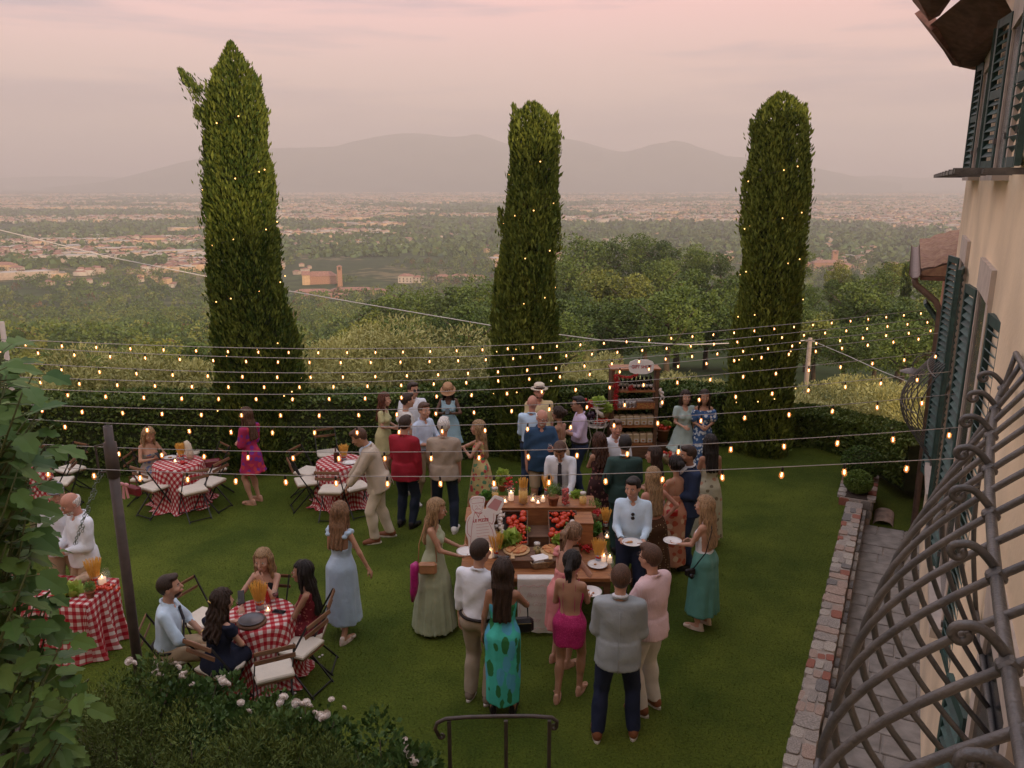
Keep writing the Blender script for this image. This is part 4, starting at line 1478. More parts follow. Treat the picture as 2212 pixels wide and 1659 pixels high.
def string_lights():
 for i, (pts, pl, pr) in enumerate(STR):
  us = [p[0] for p in pts]
  vs = [p[1] for p in pts]
  u = np.linspace(us[0], us[-1], 60)
  co = np.polyfit(us, vs, 4 if len(us) > 5 else 3)
  v = np.polyval(co, u)
  dl, dr = SIG * FPX / pl, SIG * FPX / pr
  q = 1 / dl + (u - u[0]) / (u[-1] - u[0]) * (1 / dr - 1 / dl)
  P = []
  for k in range(60):
   d = sight(u[k], v[k])
   fw = d.y * math.cos(PITCH) - d.z * math.sin(PITCH)
   P.append(Vector((0, 0, CAM_H)) + d * (1 / q[k]) / fw)
  # run on to the fixing on the left and to the house on the right
  a, b_ = P[0] - P[3], P[-1] - P[-4]
  P = [P[0] + a.normalized() * (2.6 if i < 7 else .6)] + P
  for k in range(60):
   n_ = P[-1] + b_.normalized() * .1
   if n_.dot(NV) > DW - .02: break
   if i < 5 and k > 3: break
   P.append(n_)
  o = MB().tube(P, (.0032 + .0022 * (8 - i) / 8), 5).build('string_light', M_WIRE)
  tag(o, 'cable of warm amber bulbs over the lawn, %s of the nine strings' % ORD[i], 'string light', 'string lights across the garden')
  # bulbs every SIG metres
  acc, rg = .17 + (i * .131) % .25, random.Random(i)
  for k in range(1, len(P)):
   L = (P[k] - P[k - 1]).length
   while acc < L:
    p = P[k - 1].lerp(P[k], acc / L)
    bb = link('bulb', BG, o, p - Vector((0, 0, .008)))
    bb.scale = (.72, .72, .72)
    bb.rotation_euler = (rg.uniform(-.08, .08), rg.uniform(-.08, .08), rg.uniform(0, 6))
    link('socket', BSK, bb)
    link('filament', BF, bb)
    acc += SIG
   acc -= L
string_lights()
# overhead wire on its wooden pole, beyond the hedge
def overhead():
 ps = []
 for u, v, y in ((-160, 452, 30), (0, 497, 30), (240, 556, 30), (480, 604, 30), (760, 652, 30), (1060, 703, 30), (1300, 735, 29.5), (1480, 745, 29), (1752, 735, 28)):
  ps.append(ony(u, v, y))
 o = MB().tube(ps, .020, 5).build('overhead_cable', mat('white cable', (.55, .52, .5), .6, .05))
 tag(o, 'pale overhead cable sagging across the valley view to a wooden pole', 'cable')
 o = MB().tube([ony(1752, 735, 28), ony(1830, 768, 24), ony(1900, 800, 20), ony(1965, 826, 17)], .010, 5).build('overhead_cable', MATS['white cable'])
 tag(o, 'thin overhead cable from the wooden pole down to the house', 'cable')
 t_, f_ = ony(1750, 733, 28), ony(1744, 905, 28)
 e = empty('utility_pole', (t_.x, t_.y, f_.z - 1), 0, 'slim wooden utility pole beyond the hedge right of the cypress', 'utility pole')
 b = MB().tube([(0, 0, 0), (0, 0, t_.z - f_.z + 1.05)], [.10, .075], 10)
 b.build('pole', mat('grey pole timber', (.30, .24, .19), .9, .2, 4), e)
 b = MB().box((0, 0, t_.z - f_.z + .95), (.3, .06, .06))
 b.build('crossarm', MATS['grey pole timber'], e)
overhead()
def fairy(axis, rad, base, n, seed, label):
 rg = random.Random(seed)
 e = empty('fairy_lights', base, 0, label, 'fairy lights', 'fairy lights wound round the cypresses')
 b = MB()
 pts = []
 z0, z1 = .8, rad[-1][0] - .9
 ph = rg.uniform(0, 6)
 Z, Rr = np.array(rad).T
 A0, A1 = np.array(axis).T
 for k in range(160):
  z = z0 + (z1 - z0) * k / 159
  a = ph + k * .24
  r = np.interp(z, Z, Rr) * 1.0
  pts.append(Vector((np.interp(z, A0, A1) + r * math.cos(a), r * math.sin(a), z)))
 b.tube(pts, .003, 3, False)
 b.build('wire', M_SOCK, e)
 bm = MB().ball((0, 0, 0), .012, 6, 4).mesh('light', M_FAIRY)
 for k in range(n):
  p = pts[min(159, int((k + rg.random() * .8) / n * 160))]
  q = Vector((np.interp(p.z, A0, A1), 0, p.z))
  link('light', bm, e, q + (p - q) * 1.04)
fairy(CY1[1], CY1[2], CY1[3], 52, 1, 'tiny warm lights wound round the tallest cypress')
fairy(CY2[1], CY2[2], CY2[3], 34, 2, 'tiny warm lights wound round the middle cypress')
fairy(CY3[1], CY3[2], CY3[3], 44, 3, 'tiny warm lights wound round the right hand cypress')
# ------------------------------------------------------------------ dark light post, handrail
M_POST = mat('dark brown painted steel', (.060, .045, .040), .5, .2, 10, .15, 60)
M_GALV = mat('galvanised chain', (.30, .36, .33), .45, .15, 20, metal=.7)
def post():
 p = onz(316, 1578, 0)
 h = 3.22
 e = empty('light_post', (p.x, p.y, 0), 0, 'dark steel post standing in the shrubs at the left', 'post')
 MB().tube([(0, 0, -.2), (0, 0, h - .3)], .047, 16).build('pole', M_POST, e)
 MB().lathe([(.047, h - .5), (.058, h - .49), (.058, h - .16), (.040, h - .15), (.040, h), (.030, h), (.030, h - .1)], n=16).build('top_sleeve', M_POST, e)
 b = MB()
 b.bar((-.04, 0, h - .17), (-.14, 0, h - .20), .014)
 b.bar((-.14, 0, h - .19), (-.13, 0, h - .46), .014)
 b.bar((-.13, 0, h - .45), (-.04, 0, h - .44), .014)
 b.build('hook', M_POST, e)
 b = MB()
 a, q = Vector((-.13, 0, h - .44)), Vector((-.55, .15, h - 1.25))
 for st in (0, 1):
  for k in range(26):
   c = a.lerp(q, (k + .5) / 26) + Vector((.012 * st, .02 * st, 0)) * (1 + math.sin(k))
   d = (q - a).normalized()
   s = d.cross(Vector((0, 1, 0) if k % 2 else (1, 0, 0))).normalized()
   ring = [c + d * .022 * math.cos(t) + s * .012 * math.sin(t) for t in np.linspace(0, 2 * PI, 9)]
   b.tube(ring, .0032, 4, False)
 o = b.build('chain', M_GALV, e)
post()
def far_post():
 t_ = ony(3, 695, 11.2)
 o = MB().tube([(t_.x, t_.y, -.1), (t_.x, t_.y, t_.z)], .035, 8).build('light_post', mat('pale post paint', (.50, .44, .38), .6, .1))
 tag(o, 'slim pale post at the far left edge carrying the light strings', 'post')
far_post()
def handrail():
 e = empty('handrail', (0, 5.95, 0), 0, 'short wrought iron handrail with curled ends at the bottom of the picture', 'handrail')
 c = [(u, v) for u, v in ((948, 1590), (940, 1575), (944, 1562), (962, 1553), (1010, 1549), (1090, 1547), (1150, 1547), (1192, 1550), (1203, 1558), (1202, 1570))]
 pts = [ony(u, v, 5.95) - Vector((0, 5.95, 0)) for u, v in c]
 b = MB()
 b.tube(pts, .017, 8)
 for q, s in ((pts[0], 1), (pts[-1], -1)):
  ring = [q + Vector((s * (.022 - .022 * math.cos(a)), 0, -.02 * math.sin(a))) for a in np.linspace(0, 5, 12)]
  b.tube(ring, [.017 - .0006 * k for k in range(12)], 8)
 b.build('rail', M_POST, e)
 for u in (970, 1093, 1187):
  t = ony(u, 1552, 5.95) - Vector((0, 5.95, 0))
  MB().box((t.x, 0, (t.z - .02) / 2), (.032, .032, t.z - .02), bev=.004).build('post', M_POST, e)
handrail()
# ================================================================== PEOPLE
class Field:
 """a signed distance grid in which limbs and garments grow together, then meshed as one skin"""
 def __init__(s, lo, hi, h):
  s.h = h
  s.lo = np.array(lo, float)
  s.n = np.ceil((np.array(hi, float) - s.lo) / h).astype(int) + 1
  s.D = np.full(s.n, .6, np.float32)
  s.ax = [s.lo[i] + h * np.arange(s.n[i], dtype=np.float32) for i in range(3)]
 def blk(s, lo, hi):
  a = np.clip(np.floor((np.array(lo) - s.lo) / s.h).astype(int), 0, s.n)
  b = np.clip(np.ceil((np.array(hi) - s.lo) / s.h).astype(int) + 1, 0, s.n)
  if (b <= a).any(): return None
  sl = tuple(slice(a[i], b[i]) for i in range(3))
  X = s.ax[0][sl[0]][:, None, None]
  Y = s.ax[1][sl[1]][None, :, None]
  Z = s.ax[2][sl[2]][None, None, :]
  return sl, X, Y, Z
 def join(s, sl, d, k):
  o = s.D[sl]
  if k > 0:
   h = np.maximum(k - np.abs(o - d), 0) / k
   s.D[sl] = np.minimum(o, d) - h * h * k * .25
  else:
   s.D[sl] = np.minimum(o, d)
 def cap(s, a, b, ra, rb=None, k=.03):
  rb = ra if rb is None else rb
  a, b = np.array(a, float), np.array(b, float)
  m = max(ra, rb) + k + .03
  q = s.blk(np.minimum(a, b) - m, np.maximum(a, b) + m)
  if q is None: return s
  sl, X, Y, Z = q
  ab = b - a
  L = float(ab @ ab) + 1e-9
  t = np.clip(((X - a[0]) * ab[0] + (Y - a[1]) * ab[1] + (Z - a[2]) * ab[2]) / L, 0, 1)
  d = np.sqrt((X - a[0] - t * ab[0]) ** 2 + (Y - a[1] - t * ab[1]) ** 2 + (Z - a[2] - t * ab[2]) ** 2) - (ra + (rb - ra) * t)
  s.join(sl, d.astype(np.float32), k)
  return s
 def ell(s, c, r, M=None, k=.03, sub=False):
  c, r = np.array(c, float), np.array(r, float)
  m = r.max() + k + .03
  q = s.blk(c - m, c + m)
  if q is None: return s
  sl, X, Y, Z = q
  X, Y, Z = X - c[0], Y - c[1], Z - c[2]
  if M is not None:
   X, Y, Z = (M[0][0] * X + M[1][0] * Y + M[2][0] * Z), (M[0][1] * X + M[1][1] * Y + M[2][1] * Z), (M[0][2] * X + M[1][2] * Y + M[2][2] * Z)
  k0 = np.sqrt((X / r[0]) ** 2 + (Y / r[1]) ** 2 + (Z / r[2]) ** 2)
  k1 = np.sqrt((X / r[0] ** 2) ** 2 + (Y / r[1] ** 2) ** 2 + (Z / r[2] ** 2) ** 2) + 1e-6
  d = (k0 * (k0 - 1) / k1).astype(np.float32)
  if sub: s.D[sl] = np.maximum(s.D[sl], -d)
  else: s.join(sl, d, k)
  return s
 def skirt(s, prof, n=9, amp=.03, ph=0.0, k=.03, amp0=.0):
  """prof: (z, cx, cy, rx, ry) from hem upwards; pleats deepen towards the hem"""
  P = np.array(sorted(prof), float)
  mx = P[:, 3:].max() * (1 + amp) + .05
  q = s.blk((P[:, 1].min() - mx, P[:, 2].min() - mx, P[0, 0] - .02), (P[:, 1].max() + mx, P[:, 2].max() + mx, P[-1, 0] + .02))
  if q is None: return s
  sl, X, Y, Z = q
  z = Z.ravel()
  cx, cy, rx, ry = [np.interp(z, P[:, 0], P[:, i])[None, None, :] for i in (1, 2, 3, 4)]
  t = np.clip((P[-1, 0] - z) / (P[-1, 0] - P[0, 0]), 0, 1)[None, None, :]
  th = np.arctan2(Y - cy, X - cx)
  w = 1 + (amp0 + amp * t) * (np.cos(n * th + ph + 1.3 * np.sin(th * 2 + ph)) * .6 + .4 * np.cos((n * 2 + 1) * th + ph * 3))
  d = (np.sqrt(((X - cx) / rx) ** 2 + ((Y - cy) / ry) ** 2) - w) * np.minimum(rx, ry)
  d = np.maximum(d, np.maximum(P[0, 0] - Z, Z - P[-1, 0]))
  s.join(sl, d.astype(np.float32), k)
  return s
 def cut(s, p, n):
  """keep the side the normal points away from"""
  p, n = np.array(p, float), np.array(n, float)
  X, Y, Z = s.ax[0][:, None, None], s.ax[1][None, :, None], s.ax[2][None, None, :]
  s.D = np.maximum(s.D, ((X - p[0]) * n[0] + (Y - p[1]) * n[1] + (Z - p[2]) * n[2]).astype(np.float32))
  return s
 def notch(s, p1, n1, p2, n2):
  """remove the wedge where both half spaces overlap"""
  X, Y, Z = s.ax[0][:, None, None], s.ax[1][None, :, None], s.ax[2][None, None, :]
  f = lambda p, n: (X - p[0]) * n[0] + (Y - p[1]) * n[1] + (Z - p[2]) * n[2]
  s.D = np.maximum(s.D, np.minimum(f(p1, n1), f(p2, n2)).astype(np.float32))
  return s
 def crease(s, amp, wl, seed, zs=1.0):
  rg = np.random.default_rng(seed)
  X, Y, Z = s.ax[0][:, None, None], s.ax[1][None, :, None], s.ax[2][None, None, :]
  w = 0
  for i in range(4):
   a = rg.normal(size=3)
   a /= np.linalg.norm(a)
   f = 2 * PI / wl / (1 + .7 * i)
   w = w + np.sin(f * (a[0] * X + a[1] * Y + a[2] * zs * Z) + rg.uniform(0, 6)) / (1 + .3 * i)
  s.D = np.where(np.abs(s.D) < .06, s.D + (amp * .45 * w).astype(np.float32), s.D)
  return s
 def strands(s, c, amp, n, fz):
  X, Y, Z = s.ax[0][:, None, None] - c[0], s.ax[1][None, :, None] - c[1], s.ax[2][None, None, :]
  th = np.arctan2(X, Y)
  w = np.sin(n * th + np.sin(Z * fz) * 1.6) + .6 * np.sin(n * 1.7 * th + Z * fz * .6 + 1)
  s.D = np.where(np.abs(s.D) < .05, s.D + (amp * w).astype(np.float32), s.D)
  return s
 def net(s):
  D, h, lo = s.D, s.h, s.lo
  S = D < 0
  nx, ny, nz = D.shape
  c = np.zeros((nx - 1, ny - 1, nz - 1), np.int8)
  offs = [(i, j, k) for i in (0, 1) for j in (0, 1) for k in (0, 1)]
  for i, j, k in offs: c += S[i:nx - 1 + i, j:ny - 1 + j, k:nz - 1 + k]
  act = np.argwhere((c > 0) & (c < 8))
  if len(act) == 0: return np.zeros((0, 3)), np.zeros((0, 4), int)
  idx = np.full(c.shape, -1, np.int32)
  idx[tuple(act.T)] = np.arange(len(act))
  val = np.stack([D[act[:, 0] + o[0], act[:, 1] + o[1], act[:, 2] + o[2]] for o in offs], 1)
  of = np.array(offs, float)
  acc, cnt = np.zeros((len(act), 3)), np.zeros(len(act))
  for a in range(8):
   for b in range(a + 1, 8):
    if np.abs(of[a] - of[b]).sum() != 1: continue
    m = (val[:, a] < 0) != (val[:, b] < 0)
    t = val[m, a] / (val[m, a] - val[m, b])
    acc[m] += of[a] + t[:, None] * (of[b] - of[a])
    cnt[m] += 1
  V = (act + acc / cnt[:, None]) * h + lo
  F = []
  for ax in range(3):
   u, v = (ax + 1) % 3, (ax + 2) % 3
   sa = [slice(None)] * 3
   sb = [slice(None)] * 3
   sa[ax], sb[ax] = slice(0, -1), slice(1, None)
   A, B = S[tuple(sa)], S[tuple(sb)]
   e = np.argwhere(A != B)
   ok = (e[:, u] > 0) & (e[:, v] > 0) & (e[:, u] < D.shape[u] - 1) & (e[:, v] < D.shape[v] - 1)
   e = e[ok]
   fl = A[tuple(e.T)]
   def cell(du, dv):
    q = e.copy()
    q[:, u] -= du
    q[:, v] -= dv
    return idx[tuple(q.T)]
   q = np.stack([cell(1, 1), cell(0, 1), cell(0, 0), cell(1, 0)], 1)
   q[~fl] = q[~fl][:, ::-1]
   F.append(q)
  F = np.concatenate(F)
  return V, F[(F >= 0).all(1)]
def merge(*parts):
 V, F, n = [], [], 0
 for v, f in parts:
  V.append(v)
  F.append(f + n)
  n += len(v)
 return np.concatenate(V), np.concatenate(F)
# ---- cloth and skin materials
def cloth(name, col, kind='plain', c2=None, c3=None, scale=14, rough=.85, stripe=None, th=.42, sheen=.0):
 if name in MATS: return MATS[name]
 m, t, b = nodes_of(name)
 b.inputs['Roughness'].default_value = rough
 b.inputs['Specular IOR Level'].default_value = .25
 if sheen: b.inputs['Sheen Weight'].default_value = sheen
 tc = t.nodes.new('ShaderNodeTexCoord')
 def N(sc, det=3, src=None):
  n = t.nodes.new('ShaderNodeTexNoise')
  n.inputs['Scale'].default_value = sc
  n.inputs['Detail'].default_value = det
  t.links.new(src or tc.outputs['Object'], n.inputs['Vector'])
  return n
 def ramp(src, p0, c0, p1, c1, const=False):
  r = t.nodes.new('ShaderNodeValToRGB')
  if const: r.color_ramp.interpolation = 'CONSTANT'
  e = r.color_ramp.elements
  e[0].position, e[0].color = p0, (*c0, 1)
  e[1].position, e[1].color = p1, (*c1, 1)
  t.links.new(src, r.inputs[0])
  return r
 def mix(fac, A, B):
  x = t.nodes.new('ShaderNodeMix')
  x.data_type = 'RGBA'
  t.links.new(fac, x.inputs['Factor'])
  for s_, q in (('A', A), ('B', B)):
   if isinstance(q, tuple): x.inputs[s_].default_value = (*q, 1)
   else: t.links.new(q, x.inputs[s_])
  return x.outputs['Result']
 base = ramp(N(5).outputs[0], .3, tuple(x * .88 for x in col), .7, tuple(min(1, x * 1.1) for x in col)).outputs[0]
 if kind in ('floral', 'dots', 'leaf', 'spots'):
  vo = t.nodes.new('ShaderNodeTexVoronoi')
  vo.inputs['Scale'].default_value = scale
  vo.inputs['Randomness'].default_value = .35 if kind == 'dots' else 1.0
  mp_ = t.nodes.new('ShaderNodeMapping')
  if kind == 'leaf':
   mp_.inputs['Scale'].default_value = (1.0, 1.0, .42)
   mp_.inputs['Rotation'].default_value = (.5, .6, 0)
  t.links.new(tc.outputs['Object'], mp_.inputs[0])
  dn = N(scale * .9, 2)
  ad = t.nodes.new('ShaderNodeVectorMath')
  ad.operation = 'MULTIPLY_ADD'
  wv = .0 if kind == 'dots' else .05
  ad.inputs[1].default_value = (wv, wv, wv)
  t.links.new(dn.outputs['Color'], ad.inputs[0])
  t.links.new(mp_.outputs[0], ad.inputs[2])
  t.links.new(ad.outputs[0], vo.inputs['Vector'])
  msk = ramp(vo.outputs['Distance'], th - .03, (1, 1, 1), th, (0, 0, 0)).outputs[0]
  if c3:
   se = t.nodes.new('ShaderNodeSeparateColor')
   t.links.new(vo.outputs['Color'], se.inputs[0])
   pc = ramp(se.outputs[0], 0, c2, .55, c3, True).outputs[0]
  else:
   pc = c2
  base = mix(msk, base, pc)
 if kind == 'stripe':
  w = t.nodes.new('ShaderNodeTexWave')
  w.inputs['Scale'].default_value = scale
  w.inputs['Distortion'].default_value = .4
  t.links.new(tc.outputs['Object'], w.inputs['Vector'])
  base = mix(ramp(w.outputs[0], .45, (0, 0, 0), .6, (1, 1, 1)).outputs[0], base, c2)
 t.links.new(base, b.inputs['Base Color'])
 n1 = N(10, 4)
 bp = t.nodes.new('ShaderNodeBump')
 bp.inputs['Strength'].default_value = .5
 bp.inputs['Distance'].default_value = .025
 t.links.new(n1.outputs[0], bp.inputs['Height'])
 t.links.new(bp.outputs[0], b.inputs['Normal'])
 MATS[name] = m
 return m
SKINS = {}
def skin(col):
 k = tuple(col)
 if k not in SKINS:
  m = mat('skin %d' % len(SKINS), col, .55, .10, 9, .12, 70, spec=.35)
  m.node_tree.nodes['Principled BSDF'].inputs['Subsurface Weight'].default_value = .08
  m.node_tree.nodes['Principled BSDF'].inputs['Subsurface Radius'].default_value = (.012, .004, .002)
  SKINS[k] = m
 return SKINS[k]
FAIR, PINK, TAN, OLV, BRN = (.50, .285, .20), (.50, .25, .18), (.43, .235, .15), (.36, .19, .12), (.13, .065, .04)
HAIRM = {}
def hairm(col):
 k = tuple(col)
 if k not in HAIRM:
  HAIRM[k] = mat('hair %d' % len(HAIRM), tuple(x * .45 for x in col), .5, vs=26, stretch=(6, 6, .5), col2=tuple(min(1, x * 1.8) for x in col), bump=.7, bs=60, spec=.4)
 return HAIRM[k]
BLK, DKB, BRW, AUB, BLD, GRY, WHT, LBR = (.012, .009, .008), (.03, .016, .010), (.075, .036, .02), (.10, .035, .018), (.27, .17, .085), (.25, .23, .21), (.55, .52, .49), (.19, .105, .055)
M_SCLERA, M_IRIS, M_LIP, M_LENS = flat('eye white', (.6, .56, .52), .3), flat('brown iris', (.03, .018, .012), .2), flat('lips', (.33, .10, .085), .45), flat('dark lens', (.012, .012, .014), .12)
def rotm(ax, deg): return np.array(Matrix.Rotation(R(deg), 3, ax))
def ik(a, b, l1, l2, pole):
 """middle joint of a two bone limb"""
 a, b, pole = np.array(a, float), np.array(b, float), np.array(pole, float)
 d = b - a
 L = np.linalg.norm(d)
 if L > (l1 + l2) * .995:
  b = a + d / L * (l1 + l2) * .995
  d = b - a
  L = np.linalg.norm(d)
 if L < abs(l1 - l2) + .02:
  L = abs(l1 - l2) + .02
 u = d / np.linalg.norm(d)
 x = (l1 * l1 - l2 * l2 + L * L) / (2 * L)
 hgt = math.sqrt(max(0, l1 * l1 - x * x))
 p = pole - u * (pole @ u)
 p /= np.linalg.norm(p) + 1e-9
 return a + u * x + p * hgt, b
HANDS = {   # hand target for the right side (x, y, z) in a 1.75 m figure, elbow direction, finger curl, palm direction
 'hang': ((.235, .03, .80), (.4, -1, 0), 28, (-1, 0, 0)), 'plate': ((.125, .31, 1.08), (.35, -.8, -.6), 45, (-.4, 0, 1)), 'plate_hi': ((.12, .30, 1.15), (.9, -.6, -.6), 45, (-.4, 0, 1)),
 'hip': ((.215, -.02, 1.03), (1, -.5, .1), 40, (-1, 0, 0)), 'belly': ((.06, .22, 1.10), (.6, -.7, -.4), 45, (0, -1, 0)), 'chest': ((.05, .25, 1.25), (1, -.2, -.6), 55, (0, -1, 0)),
 'drink': ((.13, .29, 1.20), (.5, -.5, -.8), 70, (-1, 0, 0)), 'mouth': ((.02, .17, 1.50), (.8, .3, -1), 50, (0, -1, 0)), 'pocket': ((.215, .04, .93), (.6, -1, 0), 40, (-1, 0, 0)),
 'behind': ((.06, -.16, 1.0), (1, -.7, -.2), 50, (0, 1, 0)), 'phone': ((.07, .27, 1.22), (.9, -.3, -.7), 60, (-.3, -.6, .6)), 'reach': ((.22, .52, 1.12), (.6, -.3, -.7), 25, (0, 0, -1)),
 'reach_low': ((.16, .46, 1.0), (.7, -.4, -.6), 40, (0, 0, -1)), 'lap': ((.07, .30, .62), (1, -.5, 0), 40, (0, 0, -1)), 'thigh': ((.13, .33, .60), (1, -.6, 0), 30, (0, 0, -1)), 'table': ((.14, .40, .80), (1, -.3, -.4), 35, (0, 0, -1)),
 'cross': ((-.10, .20, 1.14), (1, .2, -.5), 40, (0, -1, 0)), 'swing_f': ((.22, .22, .86), (.4, -1, 0), 28, (-1, 0, 0)), 'swing_b': ((.24, -.16, .84), (.4, -1, 0), 28, (-1, 0, 0)), 'out': ((.38, .34, 1.02), (.5, -.6, -.6), 30, (0, 0, 1)),
 'seat_mouth': ((.03, .20, 1.04), (.7, .2, -1), 45, (0, -1, 0)), 'away': ((.36, .04, .95), (.6, -1, 0), 25, (-.6, 0, -1))}
PEOPLE = {}
def person(key, u, v, h, f, sex, label, sk, hair, hc, top=None, bot=None, dress=None, shoes=None, L='hang', Rr='hang', lean=0, side=0, hy=0, hp=0, step=(0.0, 0.0), width=.10,
   seat=False, bw=1.0, belly=0.0, extras=(), group='guests at the garden party', res=.017, root=None, turn=0):
 s = h / 1.75
 fem = sex == 'f'
 rng = random.Random(hash(key) % 1000 if isinstance(key, int) else sum(map(ord, key)))
 seed = sum(map(ord, key))
 pz = .52 if seat else .93
 hipw = .092 if fem else .095
 Rl = rotm('X', -lean) @ rotm('Y', side) @ rotm('Z', turn)
 P0 = np.array([0, 0, pz])
 def up(x, y, z): return P0 + Rl @ (np.array([x, y, z - .93]))        # torso points, given in the standing frame
 shw = (.143 if fem else .166) * (1 + (bw - 1) * .6)
 sh = {1: up(shw, -.012, 1.405), -1: up(-shw, -.012, 1.405)}
 nb, nt = up(0, -.012, 1.44), up(0, .015, 1.545)
 Hr = Rl @ rotm('Z', -hy) @ rotm('X', -hp)
 hc_ = nt + Hr @ np.array([0, .018, .104])
 HS = 1.10
 def hd(x, y, z): return hc_ + Hr @ np.array([x, y, z]) * HS
 topz = hd(0, -.01, .108)
 # legs
 hip, knee, ank, toe = {}, {}, {}, {}
 for q, st in ((1, step[1]), (-1, step[0])):
  if seat:
   hip[q] = np.array([q * hipw, .02, pz])
   knee[q] = np.array([q * (.11 if not fem else .075), .46, .50])
   ank[q] = np.array([q * (.12 if not fem else .08), .44 + st, .08])
  else:
   hip[q] = np.array([q * hipw, 0, .90])
   a = np.array([q * width, st - .02, .085 + (.05 if abs(st) > .17 and st < 0 else 0)])
   knee[q], ank[q] = ik(hip[q], a, .425, .415, (q * .12, 1, 0))
  toe[q] = ank[q] + np.array([q * .035, .15, -.045])
 arms = {}
 l1, l2 = (.285, .245) if not fem else (.27, .23)
 for q, hk in ((1, Rr), (-1, L)):
  if isinstance(hk, str): tg, pole, curl, pn = HANDS[hk]
  else: tg, pole, curl, pn = hk
  tg = np.array([tg[0] * q, tg[1], tg[2]])
  if seat and hk in ('lap', 'thigh', 'table', 'seat_mouth'): tgt = tg
  else: tgt = up(*tg) if hk != 'hang' else P0 + np.array([tg[0] * 1.0 + 0, tg[1] + math.sin(R(lean)) * .3, tg[2] - .93 - .02])
  el, wr = ik(sh[q], tgt, l1, l2, np.array([pole[0] * q, pole[1], pole[2]]))
  arms[q] = (el, wr, curl, np.array([pn[0] * q, pn[1], pn[2]], float))
 bx = 1 + (bw - 1)
 def torso(F, t, lo=0, shoulder=True):
  if fem:
   if shoulder: F.cap(up(-.098 * bx, -.014, 1.395), up(.098 * bx, -.014, 1.395), .052 + t, k=.05)
   F.ell(up(0, -.0, 1.28), (.137 * bx + t, .098 * bx + t, .165 + t), Rl, .04)
   for q in (-1, 1): F.ell(up(q * .06 * bx, .078, 1.255), (.062 + t * .8, .052 + t * .8, .062 + t * .8), Rl, .035)
   F.ell(up(0, .005 + belly, 1.09), (.118 * bx + t, .092 * bx + t, .16 + t), Rl, .06)
   F.ell(up(0, -.012, .945), (.162 * bx + t, .118 * bx + t, .13 + t), Rl, .06)
   for q in (-1, 1): F.ell(up(q * .07, -.062, .915), (.082 * bx + t, .072 + t, .085 + t), Rl, .04)
  else:
   if shoulder: F.cap(up(-.114 * bx, -.014, 1.392), up(.114 * bx, -.014, 1.392), .062 + t, k=.05)
   F.ell(up(0, .0, 1.275), (.156 * bx + t, .112 * bx + t, .18 + t), Rl, .05)
   F.ell(up(0, .008 + belly, 1.09), (.148 * bx + t, .108 * bx + t + belly * .8, .17 + t), Rl, .06)
   F.ell(up(0, -.008, .95), (.155 * bx + t, .118 * bx + t, .12 + t), Rl, .05)
 ra = (.036, .031, .023) if fem else (.046, .039, .028)
 rl = (.082, .052, .034) if fem else (.082, .056, .037)
 lo = np.min([ank[1], ank[-1], arms[1][1], arms[-1][1], P0 - [.30, .22, 0], arms[1][0], arms[-1][0]], axis=0) - .16
 hi = np.max([toe[1], toe[-1], arms[1][1], arms[-1][1], topz + [.13, .13, .05], P0 + [.30, .22, 0], arms[1][0], arms[-1][0]], axis=0) + .13
 lo[2] = 0 - .03
 parts = []
 # ---------- the body
 F = Field(lo, hi, res * 1.12)
 torso(F, 0)
 F.cap(nb, nt, .052 if not fem else .043, .047 if not fem else .04, .03)
 for q in (1, -1):
  el, wr = arms[q][:2]
  F.cap(sh[q], el, ra[0], ra[1], .03).cap(el, wr, ra[1], ra[2], .02)
  F.cap(hip[q], knee[q], rl[0], rl[1], .04).cap(knee[q], ank[q], rl[1], rl[2], .02)
  F.ell(knee[q] * .66 + ank[q] * .34 + np.array([0, -.016, 0]), (.05, .052, .11), None, .03)
  F.cap(ank[q] + [0, -.03, -.03], toe[q], .034, .024, .02)
 Bv, Bf = F.net()
 # head at a finer grain
 F = Field(hc_ - .20, hc_ + .19, .0092)
 E = lambda c, r, k=.02, sub=False: F.ell(hd(*c), np.array(r) * HS, Hr, k, sub)
 E((0, -.004, .012), (.074, .094, .098))
 E((0, .024, -.042), (.058, .070, .078), .03)
 E((0, .062, -.098), (.026, .024, .020), .03)
 F.cap(hd(0, -.02, -.06), nt * .3 + nb * .7, .049 if not fem else .041, .052 if not fem else .042, .03)
 for q in (-1, 1):
  E((q * .031, .102, .002), (.015, .016, .011), 0, True)
  E((q * .077, -.006, -.012), (.010, .020, .030), .008)
  E((q * .040, .070, -.030), (.022, .020, .020), .02)
 F.cap(hd(0, .090, .006), hd(0, .112, -.027), .009, .0135, .014)
 E((0, .098, -.062), (.022, .012, .010), .012)
 Hv, Hf = F.net()
 hands = []
 info = {}
 for q in (1, -1):
  el, wr, curl, pn = arms[q]
  fd = wr - el
  fd /= np.linalg.norm(fd)
  pn = pn - fd * (pn @ fd)
  pn /= np.linalg.norm(pn) + 1e-9
  sd = np.cross(pn, fd) * 1.0
  c = wr + fd * .08
  F = Field(c - .135, c + .135, .0068)
  gs = .9 if fem else 1.0
  thumb = sd * (1 if (sd @ np.array([0, 0, 1]) > -.2) else -1)
  fg = -thumb
  for i in range(4):
   kx = (-.030 + .020 * i) * gs
   kn = wr + fd * (.088 - .004 * abs(i - 1.2)) * gs + fg * kx
   F.cap(wr + fg * kx * .6, kn, .0155 * gs, .0115 * gs, .012)
   l_ = (.062, .070, .066, .052)[i] * gs
   a1, a2 = R(curl * .7), R(curl * 1.6)
   m1 = kn + (fd * math.cos(a1) + pn * math.sin(a1)) * l_ * .55
   m2 = m1 + (fd * math.cos(a2) + pn * math.sin(a2)) * l_ * .5
   F.cap(kn, m1, .0098 * gs, .0088 * gs, .004).cap(m1, m2, .0088 * gs, .0072 * gs, .004)
  t0 = wr + fd * .025 * gs + thumb * .022 * gs
